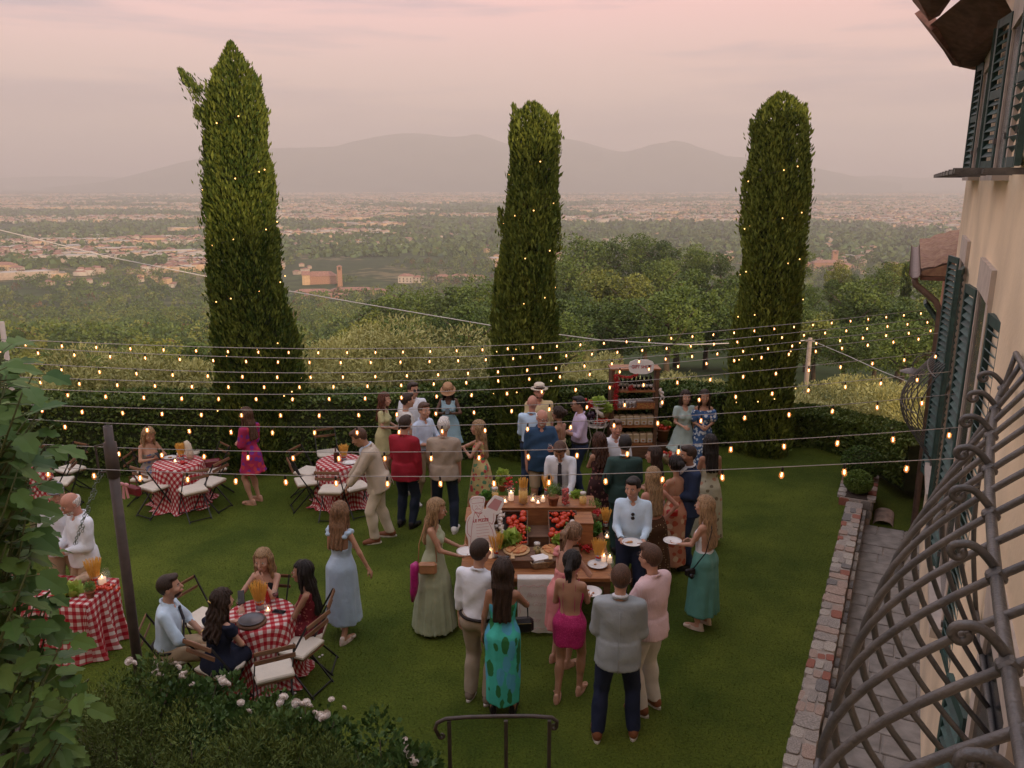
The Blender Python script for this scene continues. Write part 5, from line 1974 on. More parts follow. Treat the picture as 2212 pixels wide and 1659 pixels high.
  t1 = t0 + (fd * .6 + thumb * .75 + pn * .25) * .045 * gs
  F.cap(t0, t1, .013 * gs, .0105 * gs, .008).cap(t1, t1 + (fd * .9 + thumb * .15 + pn * .4) * .034 * gs, .0105 * gs, .008 * gs, .004)
  hands.append(F.net())
  info[q] = (wr + fd * .10 + pn * .025, fd, pn)
 V, Fc = merge((Bv, Bf), (Hv, Hf), *hands)
 Rz = Matrix.Rotation(R(-f), 4, 'Z')
 if root is None:
  tz = topz[2] * s
  g = onz(u, v, tz)
  off = Rz @ Vector((topz[0] * s, topz[1] * s, 0))
  root = Vector((g.x - off.x, g.y - off.y, 0))
 e = empty('person', root, R(-f), label, 'person', group)
 def put(name, V, Fc, m, lab=None):
  o = link(name, np_mesh(name, V * s, Fc, m, smooth=True), e)
  if lab: o['label'] = lab
  return o
 put('body', V, Fc, skin(sk))
 # ---------- garments
 hemcut = lambda F, z: F.cut(up(0, 0, z), Rl @ np.array([0, 0, -1.0]))
 topcut = lambda F, z: F.cut(up(0, 0, z), Rl @ np.array([0, 0, 1.0]))
 def sleeve(F, ln, t):
  for q in (1, -1):
   el, wr = arms[q][:2]
   if ln <= 1:
    F.cap(sh[q], sh[q] + (el - sh[q]) * ln, ra[0] + t, ra[1] + t * 1.3, .014)
   else:
    F.cap(sh[q], el, ra[0] + t, ra[1] + t, .014).cap(el, el + (wr - el) * (ln - 1), ra[1] + t, ra[2] + t * .8, .012)
 if bot:
  kind, mt_ = bot[0], bot[1]
  F = Field(lo, hi, res)
  tt = .016
  if kind in ('trousers', 'shorts', 'jeans'):
   F.ell(P0 + [0, -.008, .015], (.155 * bx + tt, .118 * bx + tt + belly * .3, .12 + tt), None, .05)
   for q in (1, -1):
    kn_ = knee[q]
    F.cap(hip[q], kn_, rl[0] + .018, rl[1] + .022, .05)
    if kind != 'shorts': F.cap(kn_, ank[q] + [0, 0, -.02], rl[1] + .022, rl[2] + (.030 if kind == 'trousers' else .022), .02)
    if not seat: F.ell(hip[q] + [0, -.055, -.0], (.085, .075, .09), None, .04)
   if kind != 'shorts':
    for q in (1, -1): F.ell(knee[q] * .66 + ank[q] * .34 + np.array([0, -.018, 0]), (.068, .072, .13), None, .03)
   F.crease(.0065, .10, seed + 3, .45)
   F.cut(P0 + [0, 0, .075 if not top or top[0] in ('shirt', 'rolled') else -.02], (0, 0, 1))
   if not seat: F.cut((0, 0, .075 if kind != 'shorts' else .52), (0, 0, -1))
   put('trousers' if kind != 'shorts' else 'shorts', *F.net(), mt_)
  elif kind == 'skirt':
   hem, fl = bot[2], bot[3]
   mid = (ank[1] + ank[-1]) / 2
   pr = [(1.06, 0, 0, .125 * bx, .098 * bx), (.93, 0, -.012, .185 * bx, .145 * bx), (.78, 0, -.01, .19 * bx + fl * .25, .15 + fl * .25), (hem, mid[0] * .6, mid[1] * .7, .19 * bx + fl, .155 + fl)]
   torso(F, .012, shoulder=False)
   F.cut((0, 0, 1.05), (0, 0, 1))
   F.skirt(pr, bot[4] if len(bot) > 4 else 8, .05 + .25 * fl, seed)
   F.crease(.007, .10, seed, .3)
   put('skirt', *F.net(), mt_)
 if top:
  kind, mt_ = top[0], top[1]
  o_ = dict(hem=.985, sl=1.9, t=.016, neck=1.468)
  o_.update({'shirt': {}, 'untucked': dict(hem=.86, t=.024), 'short': dict(hem=.86, sl=.82, t=.026), 'tee': dict(hem=.88, sl=.6, t=.02), 'polo': dict(hem=.84, sl=.85, t=.028), 'blazer': dict(hem=.80, sl=1.92, t=.034, neck=1.462),
     'rolled': dict(sl=1.3), 'crop': dict(hem=1.17, sl=0, neck=1.33, t=.008), 'camisole': dict(hem=.98, sl=0, neck=1.335, t=.006), 'blouse': dict(hem=.95, sl=1.25, t=.03, neck=1.45)}[kind])
  if len(top) > 2: o_.update(top[2])
  F = Field(lo, hi, res)
  torso(F, o_['t'], shoulder=o_['sl'] > 0)
  if o_['hem'] < .9:
   F.skirt([(o_['hem'] - .06, 0, -.010, .182 * bx + o_['t'], .148 * bx + o_['t'] + belly * .4), (1.05, 0, .004 + belly * .6, .152 * bx + o_['t'], .116 * bx + o_['t'] + belly)], 7, .025, seed, .04)
  if o_['sl'] > 0: sleeve(F, o_['sl'], o_['t'] * .9)
  F.crease(.0085 if kind != 'blazer' else .005, .10, seed + 7, .55)
  if seat: F.cut(P0 + [0, 0, -.06], (0, 0, -1))
  hemcut(F, o_['hem'])
  if o_['neck'] < 1.42:
   topcut(F, o_['neck'])
   for q in (-1, 1):
    F.cap(up(q * .07, .082, o_['neck'] - .03), up(q * .085, .03, 1.452), .0085, k=0).cap(up(q * .085, .03, 1.452), up(q * .075, -.075, 1.435), .0085, k=0).cap(up(q * .075, -.075, 1.435), up(q * .06, -.098, o_['neck'] - .05), .0085, k=0)
   if o_.get('backless'): F.notch(up(0, -.02, 0), Rl @ np.array([0, -1., 0]), up(0, 0, o_['backless']), Rl @ np.array([0, 0, 1.]))
  else:
   topcut(F, o_['neck'])
   F.ell(up(0, .07, o_['neck'] + .005), (.045, .06, .06 if kind != 'tee' else .03), Rl, 0, True)
  if kind in ('shirt', 'untucked', 'short', 'rolled', 'polo', 'blazer'):
   ring = [up(.063 * math.sin(a) * (1 if not fem else .85), -.012 + .066 * math.cos(a) * (1 if not fem else .85), 1.478 - .022 * math.cos(a)) for a in np.linspace(.42, 2 * PI - .42, 11)]
   for i in range(10): F.cap(ring[i], ring[i + 1], .015, k=.008)
  put({'blazer': 'blazer', 'tee': 'tee_shirt', 'polo': 'polo_shirt', 'crop': 'crop_top', 'camisole': 'camisole', 'blouse': 'blouse'}.get(kind, 'shirt'), *F.net(), mt_)
  if kind == 'blazer':
   b = MB()
   yb = -.135 * bx - o_['t'] - .012
   pts = [Vector(up(0, yb + (.035 if z > 1.2 else .012 if z > 1.0 else -.004), z)) * s for z in (1.40, 1.28, 1.10, .98, .86, .80)]
   b.tube(pts, [.004 * s] * 4 + [.006 * s] * 2, 5)
   b.build('back_seam', mt_, e)
   F = Field(up(-.2, -.2, 1.36) - .1, up(.2, .2, 1.56) + .1, .012)
   ring = [up(.060 * math.sin(a), -.012 + .062 * math.cos(a), 1.495 - .016 * math.cos(a)) for a in np.linspace(.4, 2 * PI - .4, 11)]
   for i in range(10): F.cap(ring[i], ring[i + 1], .013, k=.01)
   F.ell(up(0, .06, 1.40), (.05, .075, .09), Rl, .02)
   put('shirt_collar', *F.net(), top[3] if len(top) > 3 else CL['white'])
 if bot and bot[0] in ('trousers', 'jeans') and top and top[0] in ('shirt', 'rolled'):
  b = MB()
  n = 20
  pts = [Vector(P0 + Rl @ np.array([(.166 * bx + .022) * math.cos(2 * PI * i / n), -.004 + belly * .5 + (.128 * bx + .020 + belly * .3) * math.sin(2 * PI * i / n), .058])) * s for i in range(n + 1)]
  b.tube(pts, .016 * s, 6)
  b.build('belt', CL['belt'], e)
 if dress:
  mt_ = dress[0]
  o_ = dict(ztop=1.36, hem=.5, fl=.10, strap=True, sl=0, n=9, t=.009, waist=True)
  o_.update(dress[1])
  F = Field(lo, hi, res)
  t = o_['t']
  torso(F, t, shoulder=o_['ztop'] > 1.4)
  if o_['sl'] > 0: sleeve(F, o_['sl'], o_.get('st', .018))
  mid = (ank[1] + ank[-1]) / 2
  fl = o_['fl']
  if seat:
   for q in (1, -1):
    F.cap(hip[q] + [0, 0, .02], knee[q] + [0, .0, .01], .105, .085, .06)
    if o_['hem'] < .4: F.cap(knee[q] + [0, 0, .0], ank[q] + [q * .02, .02, .12], .085, .10, .06)
   F.crease(.009, .10, seed + 5)
  else:
   pr = [(1.07, 0, .0, .122 * bx + t, .094 * bx + t), (.95, 0, -.016, .172 * bx + t, .138 * bx + t), (.86, 0, -.018, .180 * bx + t + fl * .1, .146 * bx + t + fl * .1)]
   if o_['hem'] < .7: pr.append((.70, mid[0] * .4, mid[1] * .35 - .006, .175 * bx + fl * .45, .145 * bx + fl * .45))
   pr.append((o_['hem'], mid[0] * .9, mid[1] * .8, .16 * bx + fl + (.02 if o_['hem'] > .7 else 0), .145 * bx + fl))
   F.skirt(pr, o_['n'], .04 + .22 * fl, seed, .035)
   F.crease(.0075, .10, seed + 5, .3)
  topcut(F, o_['ztop'])
  if o_['ztop'] > 1.4: F.ell(up(0, .07, o_['ztop'] + .005), (.055, .065, .09), Rl, 0, True)
  if o_.get('back'): F.notch(up(0, -.03, 0), Rl @ np.array([0, -1., 0]), up(0, 0, o_['back']), Rl @ np.array([0, 0, 1.]))
  if o_['strap'] and o_['ztop'] < 1.42:
   for q in (-1, 1):
    w_ = o_.get('sw', .0085)
    F.cap(up(q * .07, .085, o_['ztop'] - .03), up(q * .085, .03, 1.450), w_, k=0).cap(up(q * .085, .03, 1.450), up(q * .075, -.075, 1.435), w_, k=0).cap(up(q * .075, -.075, 1.435), up(q * .055, -.098, (o_.get('back') or o_['ztop']) - .04), w_, k=0)
  if o_.get('ruffle'):
   for q in (-1, 1):
    for i in range(6):
     a = i / 5
     F.ell(up(q * (.115 + .03 * math.sin(a * PI)), .07 - .15 * a, 1.40 + .035 * math.sin(a * PI) - .02 * (i % 2)), (.042, .030, .028), Rl, .01)
  put('dress', *F.net(), mt_)
 # ---------- hair
 style = hair
 hm = hairm(hc)
 if style != 'bald':
  dn = {'long': .42, 'xlong': .55, 'wavy': .38, 'bob': .20}.get(style, .0)
  F = Field(hc_ - [.22, .22, .16 + dn], hc_ + [.22, .22, .2], .0105)
  E = lambda c, r, k=.02, sub=False: F.ell(hd(*c), np.array(r) * HS, Hr, k, sub)
  g = .006 if style in ('short', 'crop', 'fringe') else .012
  E((0, -.010, .020), (.079 + g, .098 + g, .098 + g))
  zz = Hr @ np.array([0, 0, 1.])
  yy = Hr @ np.array([0, 1., 0])
  fwd, dwn = yy, -zz
  if style == 'fringe':       # bald on top, hair round the sides
   F.cut(hd(0, 0, .035), zz)
   F.cut(hd(0, 0, -.06), -zz)
   F.notch(hd(0, .0, 0), fwd, hd(0, 0, .5), dwn)
  elif style in ('short', 'crop'):
   if style == 'short': E((0, .055, .088), (.062, .045, .028), .02)
   F.notch(hd(0, .048, 0), fwd, hd(0, 0, .058), dwn)
   F.notch(hd(0, .012, 0), fwd, hd(0, 0, .01), dwn)
   F.notch(hd(0, -.04, 0), fwd, hd(0, 0, -.03), dwn)
   F.cut(hd(0, 0, -.072), -zz)
  else:
   F.notch(hd(0, .040, 0), fwd, hd(0, 0, .062), dwn)
   F.notch(hd(0, .018, 0), fwd, hd(0, 0, .0), dwn)
   if style in ('bun', 'pony'): F.cut(hd(0, 0, -.07), -zz)
   dwn_w = np.array([0, 0, -1.])
   back = Rl @ np.array([0, -1., 0])
   if style in ('long', 'xlong', 'wavy', 'bob'):
    wdt = .062 if style != 'wavy' else .075
    for x in (-1, -.35, .35, 1):
     a = hd(x * .062, -.055 + .03 * abs(x), .0)
     b_ = nt + (Rl @ np.array([x * wdt, -.075 + .018 * abs(x), -.06]))
     c_ = nb + (Rl @ np.array([x * wdt * 1.1, -.108 + .02 * abs(x), .05 - dn * .62]))
     F.cap(a, b_, .050, .046, .03)
     if dn > .25: F.cap(b_, c_, .046, .030, .025)
    for q in (-1, 1):
     a = hd(q * .074, .012, .02)
     F.cap(a, hd(q * .078, .010, -.08), .024, .024, .02)
     if dn > .3: F.cap(hd(q * .078, .010, -.08), nb + (Rl @ np.array([q * .105, .045, -.09])), .024, .016, .015)
   if style == 'bun':
    E((0, -.125, .035), (.050, .046, .046), .01)
   if style == 'pony':
    p1, p2, p3 = hd(0, -.118, .045), hd(0, -.165, -.02), nb + (Rl @ np.array([.01, -.135, -.02]))
    F.cap(p1, p2, .026, .036, .015).cap(p2, p3, .036, .034, .02).cap(p3, p3 + dwn_w * .17 + back * .0, .034, .014, .02)
   F.strands(hc_, .006 if style != 'wavy' else .009, 17, 14 if style != 'wavy' else 40)
  put('hair', *F.net(), hm)
 if 'beard' in extras:
  F = Field(hc_ - .16, hc_ + .15, .010)
  F.ell(hd(0, .030, -.068), (.060, .070, .058), Hr, .02)
  F.notch(hd(0, .03, 0), -(Hr @ np.array([0, 1., 0])), hd(0, 0, -.12), Hr @ np.array([0, 0, 1.]))
  F.cut(hd(0, 0, -.035), Hr @ np.array([0, 0, 1.]))
  F.ell(hd(0, .104, -.062), (.02, .02, .009), Hr, 0, True)
  put('beard', *F.net(), hm)
 # ---------- face
 def facebit(name, fn, m):
  b = MB()
  fn(b)
  b.build(name, m, e)
 T = lambda x, y, z: Vector(hd(x, y, z) * s)
 showface = 50 < f % 360 < 330
 if showface:
  for q in (-1, 1):
   b = MB()
   b.slot = 0
   b.ball(T(q * .031, .0815, .002), .0105 * s, 8, 6)
   b.slot = 1
   b.ball(T(q * .031, .0875, .001), (.0068 * s, .0058 * s, .0070 * s), 6, 5)
   b.build('eye', [M_SCLERA, M_IRIS], e)
   facebit('eyebrow', lambda b: b.tube([T(q * .014, .097, .018), T(q * .030, .096, .024), T(q * .046, .086, .019)], .0042 * s, 5), hm if hc not in (WHT, GRY) else hairm(GRY))
  facebit('mouth', lambda b: b.tube([T(-.022, .098, -.060), T(0, .110, -.061), T(.022, .098, -.060)], [.003 * s, .0062 * s, .003 * s], 6), M_LIP)
 if 'shades' in extras or 'glasses' in extras:
  b = MB()
  for q in (-1, 1):
   c = T(q * .032, .108, .002)
   if 'shades' in extras:
    b.ball(c, (.026 * s, .010 * s, .020 * s), 10, 6)
   else:
    b.tube([c + Vector(Hr @ np.array([.022 * math.cos(a), 0, .018 * math.sin(a)])) * s for a in np.linspace(0, 2 * PI, 13)], .0022 * s, 5, False)
   b.bar(T(q * .055, .10, .006), T(q * .080, -.01, .0), .004 * s)
  b.bar(T(-.01, .115, .006), T(.01, .115, .006), .004 * s)
  b.build('sunglasses' if 'shades' in extras else 'glasses', M_LENS, e)
 M4 = Matrix([[*Hr[0], 0], [*Hr[1], 0], [*Hr[2], 0], [0, 0, 0, 1]])
 def hat(prof, m, band=None, tilt=0):
  b = MB()
  b.lathe([(r * s, z * s) for r, z in prof], n=24, sy=1.12)
  o = b.build('hat', m, e)
  o.matrix_local = Matrix.Translation(T(0, -.008, .045)) @ M4 @ Matrix.Rotation(R(tilt), 4, 'X')
  if band:
   b = MB()
   b.lathe([(.094 * s, .006 * s), (.0945 * s, .032 * s)], n=24, sy=1.12)
   b.build('hat_band', band, o)
 if 'fedora' in extras:
  hat([(.150, .012), (.148, .003), (.095, -.004), (.093, .03), (.088, .085), (.06, .105), (.03, .092), (.0, .09)], CL['straw'], CL['black'])
 if 'buckethat' in extras:
  hat([(.150, -.055), (.146, -.057), (.098, .005), (.094, .03), (.088, .075), (.06, .095), (.0, .10)], CL['tanhat'])
 if 'cap' in extras:
  hat([(.096, -.004), (.095, .03), (.08, .07), (.045, .09), (.0, .095)], CL['greycap'])
  b = MB()
  b.lathe([(.03 * s, 0), (.085 * s, -.004 * s), (.083 * s, -.010 * s), (.03 * s, -.006 * s)], n=14)
  o = b.build('cap_peak', CL['greycap'], e)
  o.matrix_local = Matrix.Translation(T(0, .085, .048)) @ M4
 if 'tie' in extras:
  b = MB()
  a, c_, d_ = Vector(up(0, .105, 1.43)) * s, Vector(up(0, .150 + belly, 1.28)) * s, Vector(up(.0, .150 + belly, 1.06)) * s
  b.bar(a, a + (c_ - a) * .18, .036 * s, .02 * s, (0, 1, 0))
  b.bar(a + (c_ - a) * .16, c_, .052 * s, .012 * s, (0, 1, 0))
  b.bar(c_, d_, .066 * s, .012 * s, (0, 1, 0))
  b.build('necktie', CL['darkgrey'], e)
 if 'hangshades' in extras:
  b = MB()
  for z in (1.335, 1.285): b.ball(Vector(up(.0, .142, z)) * s, (.024 * s, .010 * s, .022 * s), 10, 6)
  b.build('sunglasses', M_LENS, e)
 if 'clip' in extras:
  b = MB()
  b.tube([T(-.03, -.125, .01), T(0, -.135, .02), T(.03, -.125, .01)], .008 * s, 6)
  b.build('hair_clip', flat('gold', (.6, .42, .15), .3, .8), e)
 if 'headshades' in extras:
  b = MB()
  for q in (-1, 1): b.ball(T(q * .035, .055, .105), (.030 * s, .020 * s, .012 * s), 10, 6)
  b.build('sunglasses', M_LENS, e)
 if 'watch' in extras:
  el, wr = arms[1][:2]
  b = MB()
  d_ = (wr - el) / np.linalg.norm(wr - el)
  b.tube([Vector((wr - d_ * .022) * s), Vector(wr * s)], .034 * s, 10)
  b.build('wristwatch', M_LENS, e)
 if 'bangle' in extras:
  el, wr = arms[-1][:2]
  b = MB()
  d_ = (wr - el) / np.linalg.norm(wr - el)
  b.tube([Vector((wr - d_ * .02) * s), Vector((wr - d_ * .008) * s)], .030 * s, 10)
  b.build('bracelet', flat('gold', (.6, .42, .15), .3, .8), e)
 # ---------- shoes
 if shoes:
  kind, mt_ = shoes[0], shoes[1]
  for q in (1, -1):
   a = ank[q]
   F = Field(a - [.10, .13, .12], a + [.14, .24, .10], .0115)
   d_ = toe[q] - a
   if kind in ('shoe', 'sneaker'):
    F.cap(a + [0, -.035, -.035], a + [d_[0] * .5, .07, -.045], .044, .042, .03).cap(a + [d_[0] * .5, .07, -.045], a + [d_[0] * 1.1, .155, -.052], .042, .034, .02)
    F.cap(a + [0, -.02, .0], a + [0, 0, -.02], .044, k=.03)
   else:
    F.cap(a + [0, -.045, -.05], a + [d_[0] * 1.1, .15, -.06], .030, .032, .01)
    F.cap(a + [0, -.04, -.005], a + [0, -.05, -.05], .030, .028, .02)
    F.notch(a + [0, 0, -.035], (0, 0, 1.), a + [0, .0, 0], (0, 1., 0))
    F.cap(a + [-.03 + d_[0], .085, -.03], a + [.03 + d_[0], .085, -.03], .012, k=.005)
   F.cut(a + [0, 0, -.083], (0, 0, -1))
   o = put('shoe' if kind != 'heel' else 'sandal', *F.net(), mt_)
   b = MB()
   lift = 0.0
   n = 12
   ol = [(math.cos(2 * PI * k / n) * .043, math.sin(2 * PI * k / n) * .135 + .045) for k in range(n)]
   zb = a[2] - .085
   b.plate([((a[0] + d_[0] * .5 * (y + .05) / .15 + x) * s, (a[1] + y) * s) for x, y in ol], max(zb - .002, .001) * s, (zb + .022) * s)
   if kind == 'heel': b.box(((a[0]) * s, (a[1] - .05) * s, (zb + .02) * s), (.035 * s, .035 * s, .05 * s))
   b.build('sole', shoes[2] if len(shoes) > 2 else mt_, o)
 wm = Matrix.Translation(root) @ Rz
 PEOPLE[key] = dict(e=e, root=root, f=f, s=s, R=wm @ Vector(info[1][0] * s), L=wm @ Vector(info[-1][0] * s), Rfd=wm.to_3x3() @ Vector(info[1][1]), Lfd=wm.to_3x3() @ Vector(info[-1][1]), m=wm, up=lambda x, y, z: wm @ Vector(up(x, y, z) * s))
 return e
CL = {}
def C(n, *a, **k): CL[n] = cloth(n, *a, **k)
C('white', (.72, .76, .82)); C('offwhite', (.66, .64, .60)); C('ltblue', (.52, .62, .76)); C('skyblue', (.48, .64, .80)); C('paleblue', (.58, .74, .88)); C('lavender', (.60, .50, .66)); C('pinkshirt', (.66, .46, .47), 'stripe', (.72, .56, .57), scale=22)
C('red', (.30, .016, .030)); C('navy', (.022, .035, .075)); C('navyshirt', (.030, .070, .135)); C('blueink', (.018, .026, .060)); C('black', (.012, .012, .014)); C('darkgrey', (.045, .045, .055)); C('belt', (.02, .014, .012), rough=.5)
C('beigepolo', (.36, .29, .225)); C('khaki', (.40, .30, .19)); C('taupe', (.36, .295, .225)); C('cream', (.60, .52, .40)); C('linen', (.50, .425, .335)); C('yellowpolo', (.66, .54, .30)); C('green', (.028, .062, .055)); C('greyblazer', (.30, .335, .35))
C('denim', (.028, .045, .085)); C('dkdenim', (.016, .024, .045)); C('whitetrouser', (.64, .60, .54)); C('straw', (.66, .58, .46)); C('tanhat', (.42, .24, .13)); C('greycap', (.20, .20, .22))
C('paleyellow', (.56, .53, .28)); C('bluedress', (.36, .55, .64)); C('sage', (.38, .42, .28)); C('satinblue', (.40, .53, .66), rough=.32, sheen=.2); C('greenskirt', (.10, .27, .235), rough=.38); C('minty', (.40, .50, .47)); C('sequin', (.40, .020, .12), 'spots', (.62, .06, .22), scale=70, rough=.5, th=.35)
C('floralyellow', (.60, .48, .22), 'floral', (.60, .10, .10), (.12, .30, .16), scale=13, th=.46)
C('darkfloral', (.045, .018, .018), 'floral', (.26, .10, .09), (.10, .05, .03), scale=16, th=.40)
C('bluefloral', (.05, .115, .27), 'floral', (.62, .66, .70), (.50, .58, .66), scale=15, th=.42)
C('sagefloral', (.44, .42, .30), 'floral', (.20, .17, .11), (.42, .24, .16), scale=11, th=.34)
C('peachfloral', (.50, .24, .15), 'floral', (.42, .09, .05), (.62, .44, .30), scale=10, th=.44)
C('dotbrown', (.075, .034, .016), 'dots', (.55, .42, .24), scale=26, th=.20)
C('teal', (.07, .52, .43), 'leaf', (.035, .19, .06), (.10, .42, .62), scale=11, th=.50)
C('magenta', (.34, .022, .085), 'floral', (.16, .03, .22), (.48, .05, .06), scale=12, th=.5)
C('maroonfloral', (.15, .014, .022), 'floral', (.34, .10, .09), (.10, .01, .01), scale=26, th=.32)
C('bluesatinfloral', (.30, .26, .22), 'floral', (.10, .13, .24), (.42, .20, .16), scale=13, th=.45)
C('tancream', (.58, .46, .33)); C('pinkruffle', (.62, .24, .23)); C('navydress', (.012, .016, .034)); C('peachtop', (.60, .33, .22)); C('brownleather', (.20, .075, .035), rough=.45); C('blackleather', (.014, .012, .012), rough=.4)
C('sneaker', (.76, .75, .73)); C('taupeshoe', (.22, .17, .135)); C('nudeheel', (.52, .30, .21), rough=.5); C('palesandal', (.60, .50, .42)); C('sole', (.60, .56, .50))
SH_BR, SH_BK, SH_WH, SH_TP = ('shoe', CL['brownleather'], CL['sole']), ('shoe', CL['blackleather']), ('sneaker', CL['sneaker'], CL['sole']), ('shoe', CL['taupeshoe'], CL['sole'])
HL_ND, HL_PL, HL_BK = ('heel', CL['nudeheel']), ('heel', CL['palesandal']), ('heel', CL['blackleather'])
def crowd():
 P = person
 c = CL
 # group by the hedge, left of the middle cypress
 P('yel', 829, 849, 1.66, 100, 'f', 'person in a short pale yellow dress in profile left of the hedge group', FAIR, 'wavy', AUB, dress=(c['paleyellow'], dict(ztop=1.45, hem=.58, sl=.55, fl=.05)), shoes=HL_ND, L='belly', Rr='belly')
 P('sun', 891, 826, 1.86, 168, 'm', 'person with sunglasses and open white shirt tallest of the hedge group', FAIR, 'short', DKB, top=('untucked', c['white']), bot=('trousers', c['khaki']), shoes=SH_BR, L='hang', Rr='drink', hy=-25, extras=('shades',), bw=1.08)
 P('tee', 878, 850, 1.80, 62, 'm', 'person with short dark hair and plain white top seen from behind the left shoulder', FAIR, 'short', DKB, top=('tee', c['offwhite']), bot=('trousers', c['denim']), shoes=SH_WH, L='hang', Rr='belly')
 P('hat', 967, 832, 1.72, 180, 'f', 'person in a tan bucket hat and pale blue dress looking down at a phone', BRN, 'long', BLK, dress=(c['bluedress'], dict(ztop=1.42, hem=.55, fl=.10, strap=True)), shoes=HL_ND, L='phone', Rr='phone', hp=28, extras=('buckethat',))
 P('blu', 915, 870, 1.80, 128, 'm', 'person in light blue shirt, khaki trousers and bright white trainers', FAIR, 'short', BRW, top=('rolled', c['ltblue']), bot=('trousers', c['khaki']), shoes=SH_WH, L='drink', Rr='belly', step=(.14, -.12), hy=12)
 P('red', 874, 899, 1.82, 22, 'm', 'person in a loose dark red shirt and dark jeans seen from behind', FAIR, 'short', DKB, top=('untucked', c['red'], dict(hem=.80, t=.03)), bot=('jeans', c['dkdenim']), shoes=SH_BK, L='belly', Rr='hang', bw=1.18, belly=.02)
 P('whi', 958, 903, 1.82, 3, 'm', 'white haired person in an untucked beige polo seen from behind', PINK, 'short', WHT, top=('polo', c['beigepolo']), bot=('jeans', c['dkdenim']), shoes=SH_WH, L='belly', Rr='hang', bw=1.2, step=(.04, -.10), width=.15)
 P('flo', 1034, 909, 1.66, 275, 'f', 'blonde person in a long yellow floral dress reaching out one arm', TAN, 'xlong', BLD, dress=(c['floralyellow'], dict(ztop=1.42, hem=.22, fl=.10)), shoes=HL_ND, L='chest', Rr=((.02, .52, 1.20), (.6, -.3, -.7), 25, (0, 0, -1)), bw=1.02)
 # group in front of the middle cypress
 P('bal', 1150, 855, 1.80, 12, 'm', 'bald person in a pale blue shirt and navy trousers seen from behind', PINK, 'bald', GRY, top=('rolled', c['skyblue']), bot=('trousers', c['denim']), shoes=SH_BK, L='belly', Rr='belly', bw=1.05, step=(-.05, .1))
 P('fed', 1165, 831, 1.84, 176, 'm', 'bearded person in a white fedora with black band and yellow polo', PINK, 'short', BRW, top=('polo', c['yellowpolo']), bot=('trousers', c['khaki']), shoes=SH_BR, L='hang', Rr='belly', bw=1.12, extras=('fedora', 'beard'))
 P('nav', 1172, 886, 1.82, 170, 'm', 'grey bearded person in an untucked navy shirt holding a glass of wine', PINK, 'fringe', WHT, top=('short', c['navyshirt'], dict(hem=.80)), bot=('shorts', c['khaki']), shoes=SH_BR, L='drink', Rr='hang', bw=1.15, belly=.03, hy=-14, hp=10, extras=('beard', 'glasses'))
 P('crm', 1207, 879, 1.68, 305, 'f', 'person with dark bun and cream strappy dress turned to the left', OLV, 'bun', DKB, dress=(c['tancream'], dict(ztop=1.33, hem=.20, fl=.03, back=1.18)), shoes=HL_ND, L='drink', Rr='cross')
 P('lav', 1251, 857, 1.78, 262, 'm', 'person in a lavender shirt and dark glasses at the right of the cypress', TAN, 'short', BLK, top=('rolled', c['lavender']), bot=('trousers', c['navy']), shoes=SH_BK, L='drink', Rr='plate', extras=('shades',))
 # round the long table
 P('srv', 1208, 960, 1.80, 192, 'm', 'server in white shirt and dark tie bending over the back of the food table', TAN, 'short', BRW, top=('shirt', c['white']), bot=('trousers', c['black']), shoes=SH_BK, L='reach_low', Rr='plate', lean=14, hp=24, extras=('tie',))
 P('drk', 1295, 936, 1.66, 335, 'f', 'person with long wavy brown hair and dark floral dress seen from behind', TAN, 'wavy', (.06, .025, .014), dress=(c['darkfloral'], dict(ztop=1.38, hem=.25, fl=.09)), shoes=HL_BK, L='cross', Rr='drink')
 P('smi', 1331, 906, 1.82, 172, 'm', 'smiling person in a loose white shirt in front of the gift shelf', PINK, 'short', BRW, top=('untucked', c['white']), bot=('trousers', c['khaki']), shoes=SH_BR, L='belly', Rr='hang', bw=1.15, belly=.02)
 P('grn', 1351, 942, 1.80, 4, 'm', 'person in a dark green suit seen from behind beside the food table', OLV, 'short', BLK, top=('blazer', c['green']), bot=('trousers', c['green']), shoes=SH_BK, L='pocket', Rr='belly', bw=1.06)
 P('prf', 1415, 966, 1.68, 284, 'f', 'person with long dark hair and pale top in profile to the left', FAIR, 'long', DKB, top=('camisole', c['offwhite']), bot=('skirt', c['pinkshirt'], .35, .08), shoes=HL_ND, L='drink', Rr='belly')
 P('mnt', 1482, 844, 1.66, 176, 'f', 'person in a short grey green wrap dress beside the long blue floral dress', FAIR, 'bob', DKB, dress=(c['minty'], dict(ztop=1.45, hem=.58, sl=.5, fl=.14, st=.03)), shoes=HL_PL, L='hang', Rr='belly')
 P('blf', 1523, 843, 1.68, 186, 'f', 'person with long dark hair and blue and white floral maxi dress', TAN, 'xlong', DKB, dress=(c['bluefloral'], dict(ztop=1.38, hem=.12, sl=.7, fl=.12, st=.045)), shoes=HL_PL, L='belly', Rr='belly')
 P('nvs', 1489, 964, 1.80, 258, 'm', 'person in a navy suit facing left among the guests at the right', OLV, 'short', DKB, top=('blazer', c['navy']), bot=('trousers', c['navy']), shoes=SH_BK, L='belly', Rr='hang', extras=('beard',))
 P('sgf', 1536, 940, 1.70, 352, 'f', 'person with straight dark hair and long sage floral dress seen from behind', OLV, 'long', BLK, dress=(c['sagefloral'], dict(ztop=1.27, hem=.12, fl=.10, strap=False)), shoes=HL_ND, L='belly', Rr='belly')
 P('pch', 1461, 986, 1.68, 338, 'f', 'person with low dark bun and orange floral dress seen from behind', TAN, 'bun', BLK, dress=(c['peachfloral'], dict(ztop=1.38, hem=.12, fl=.04, back=1.2, sl=.35)), shoes=HL_ND, L='belly', Rr='hip')
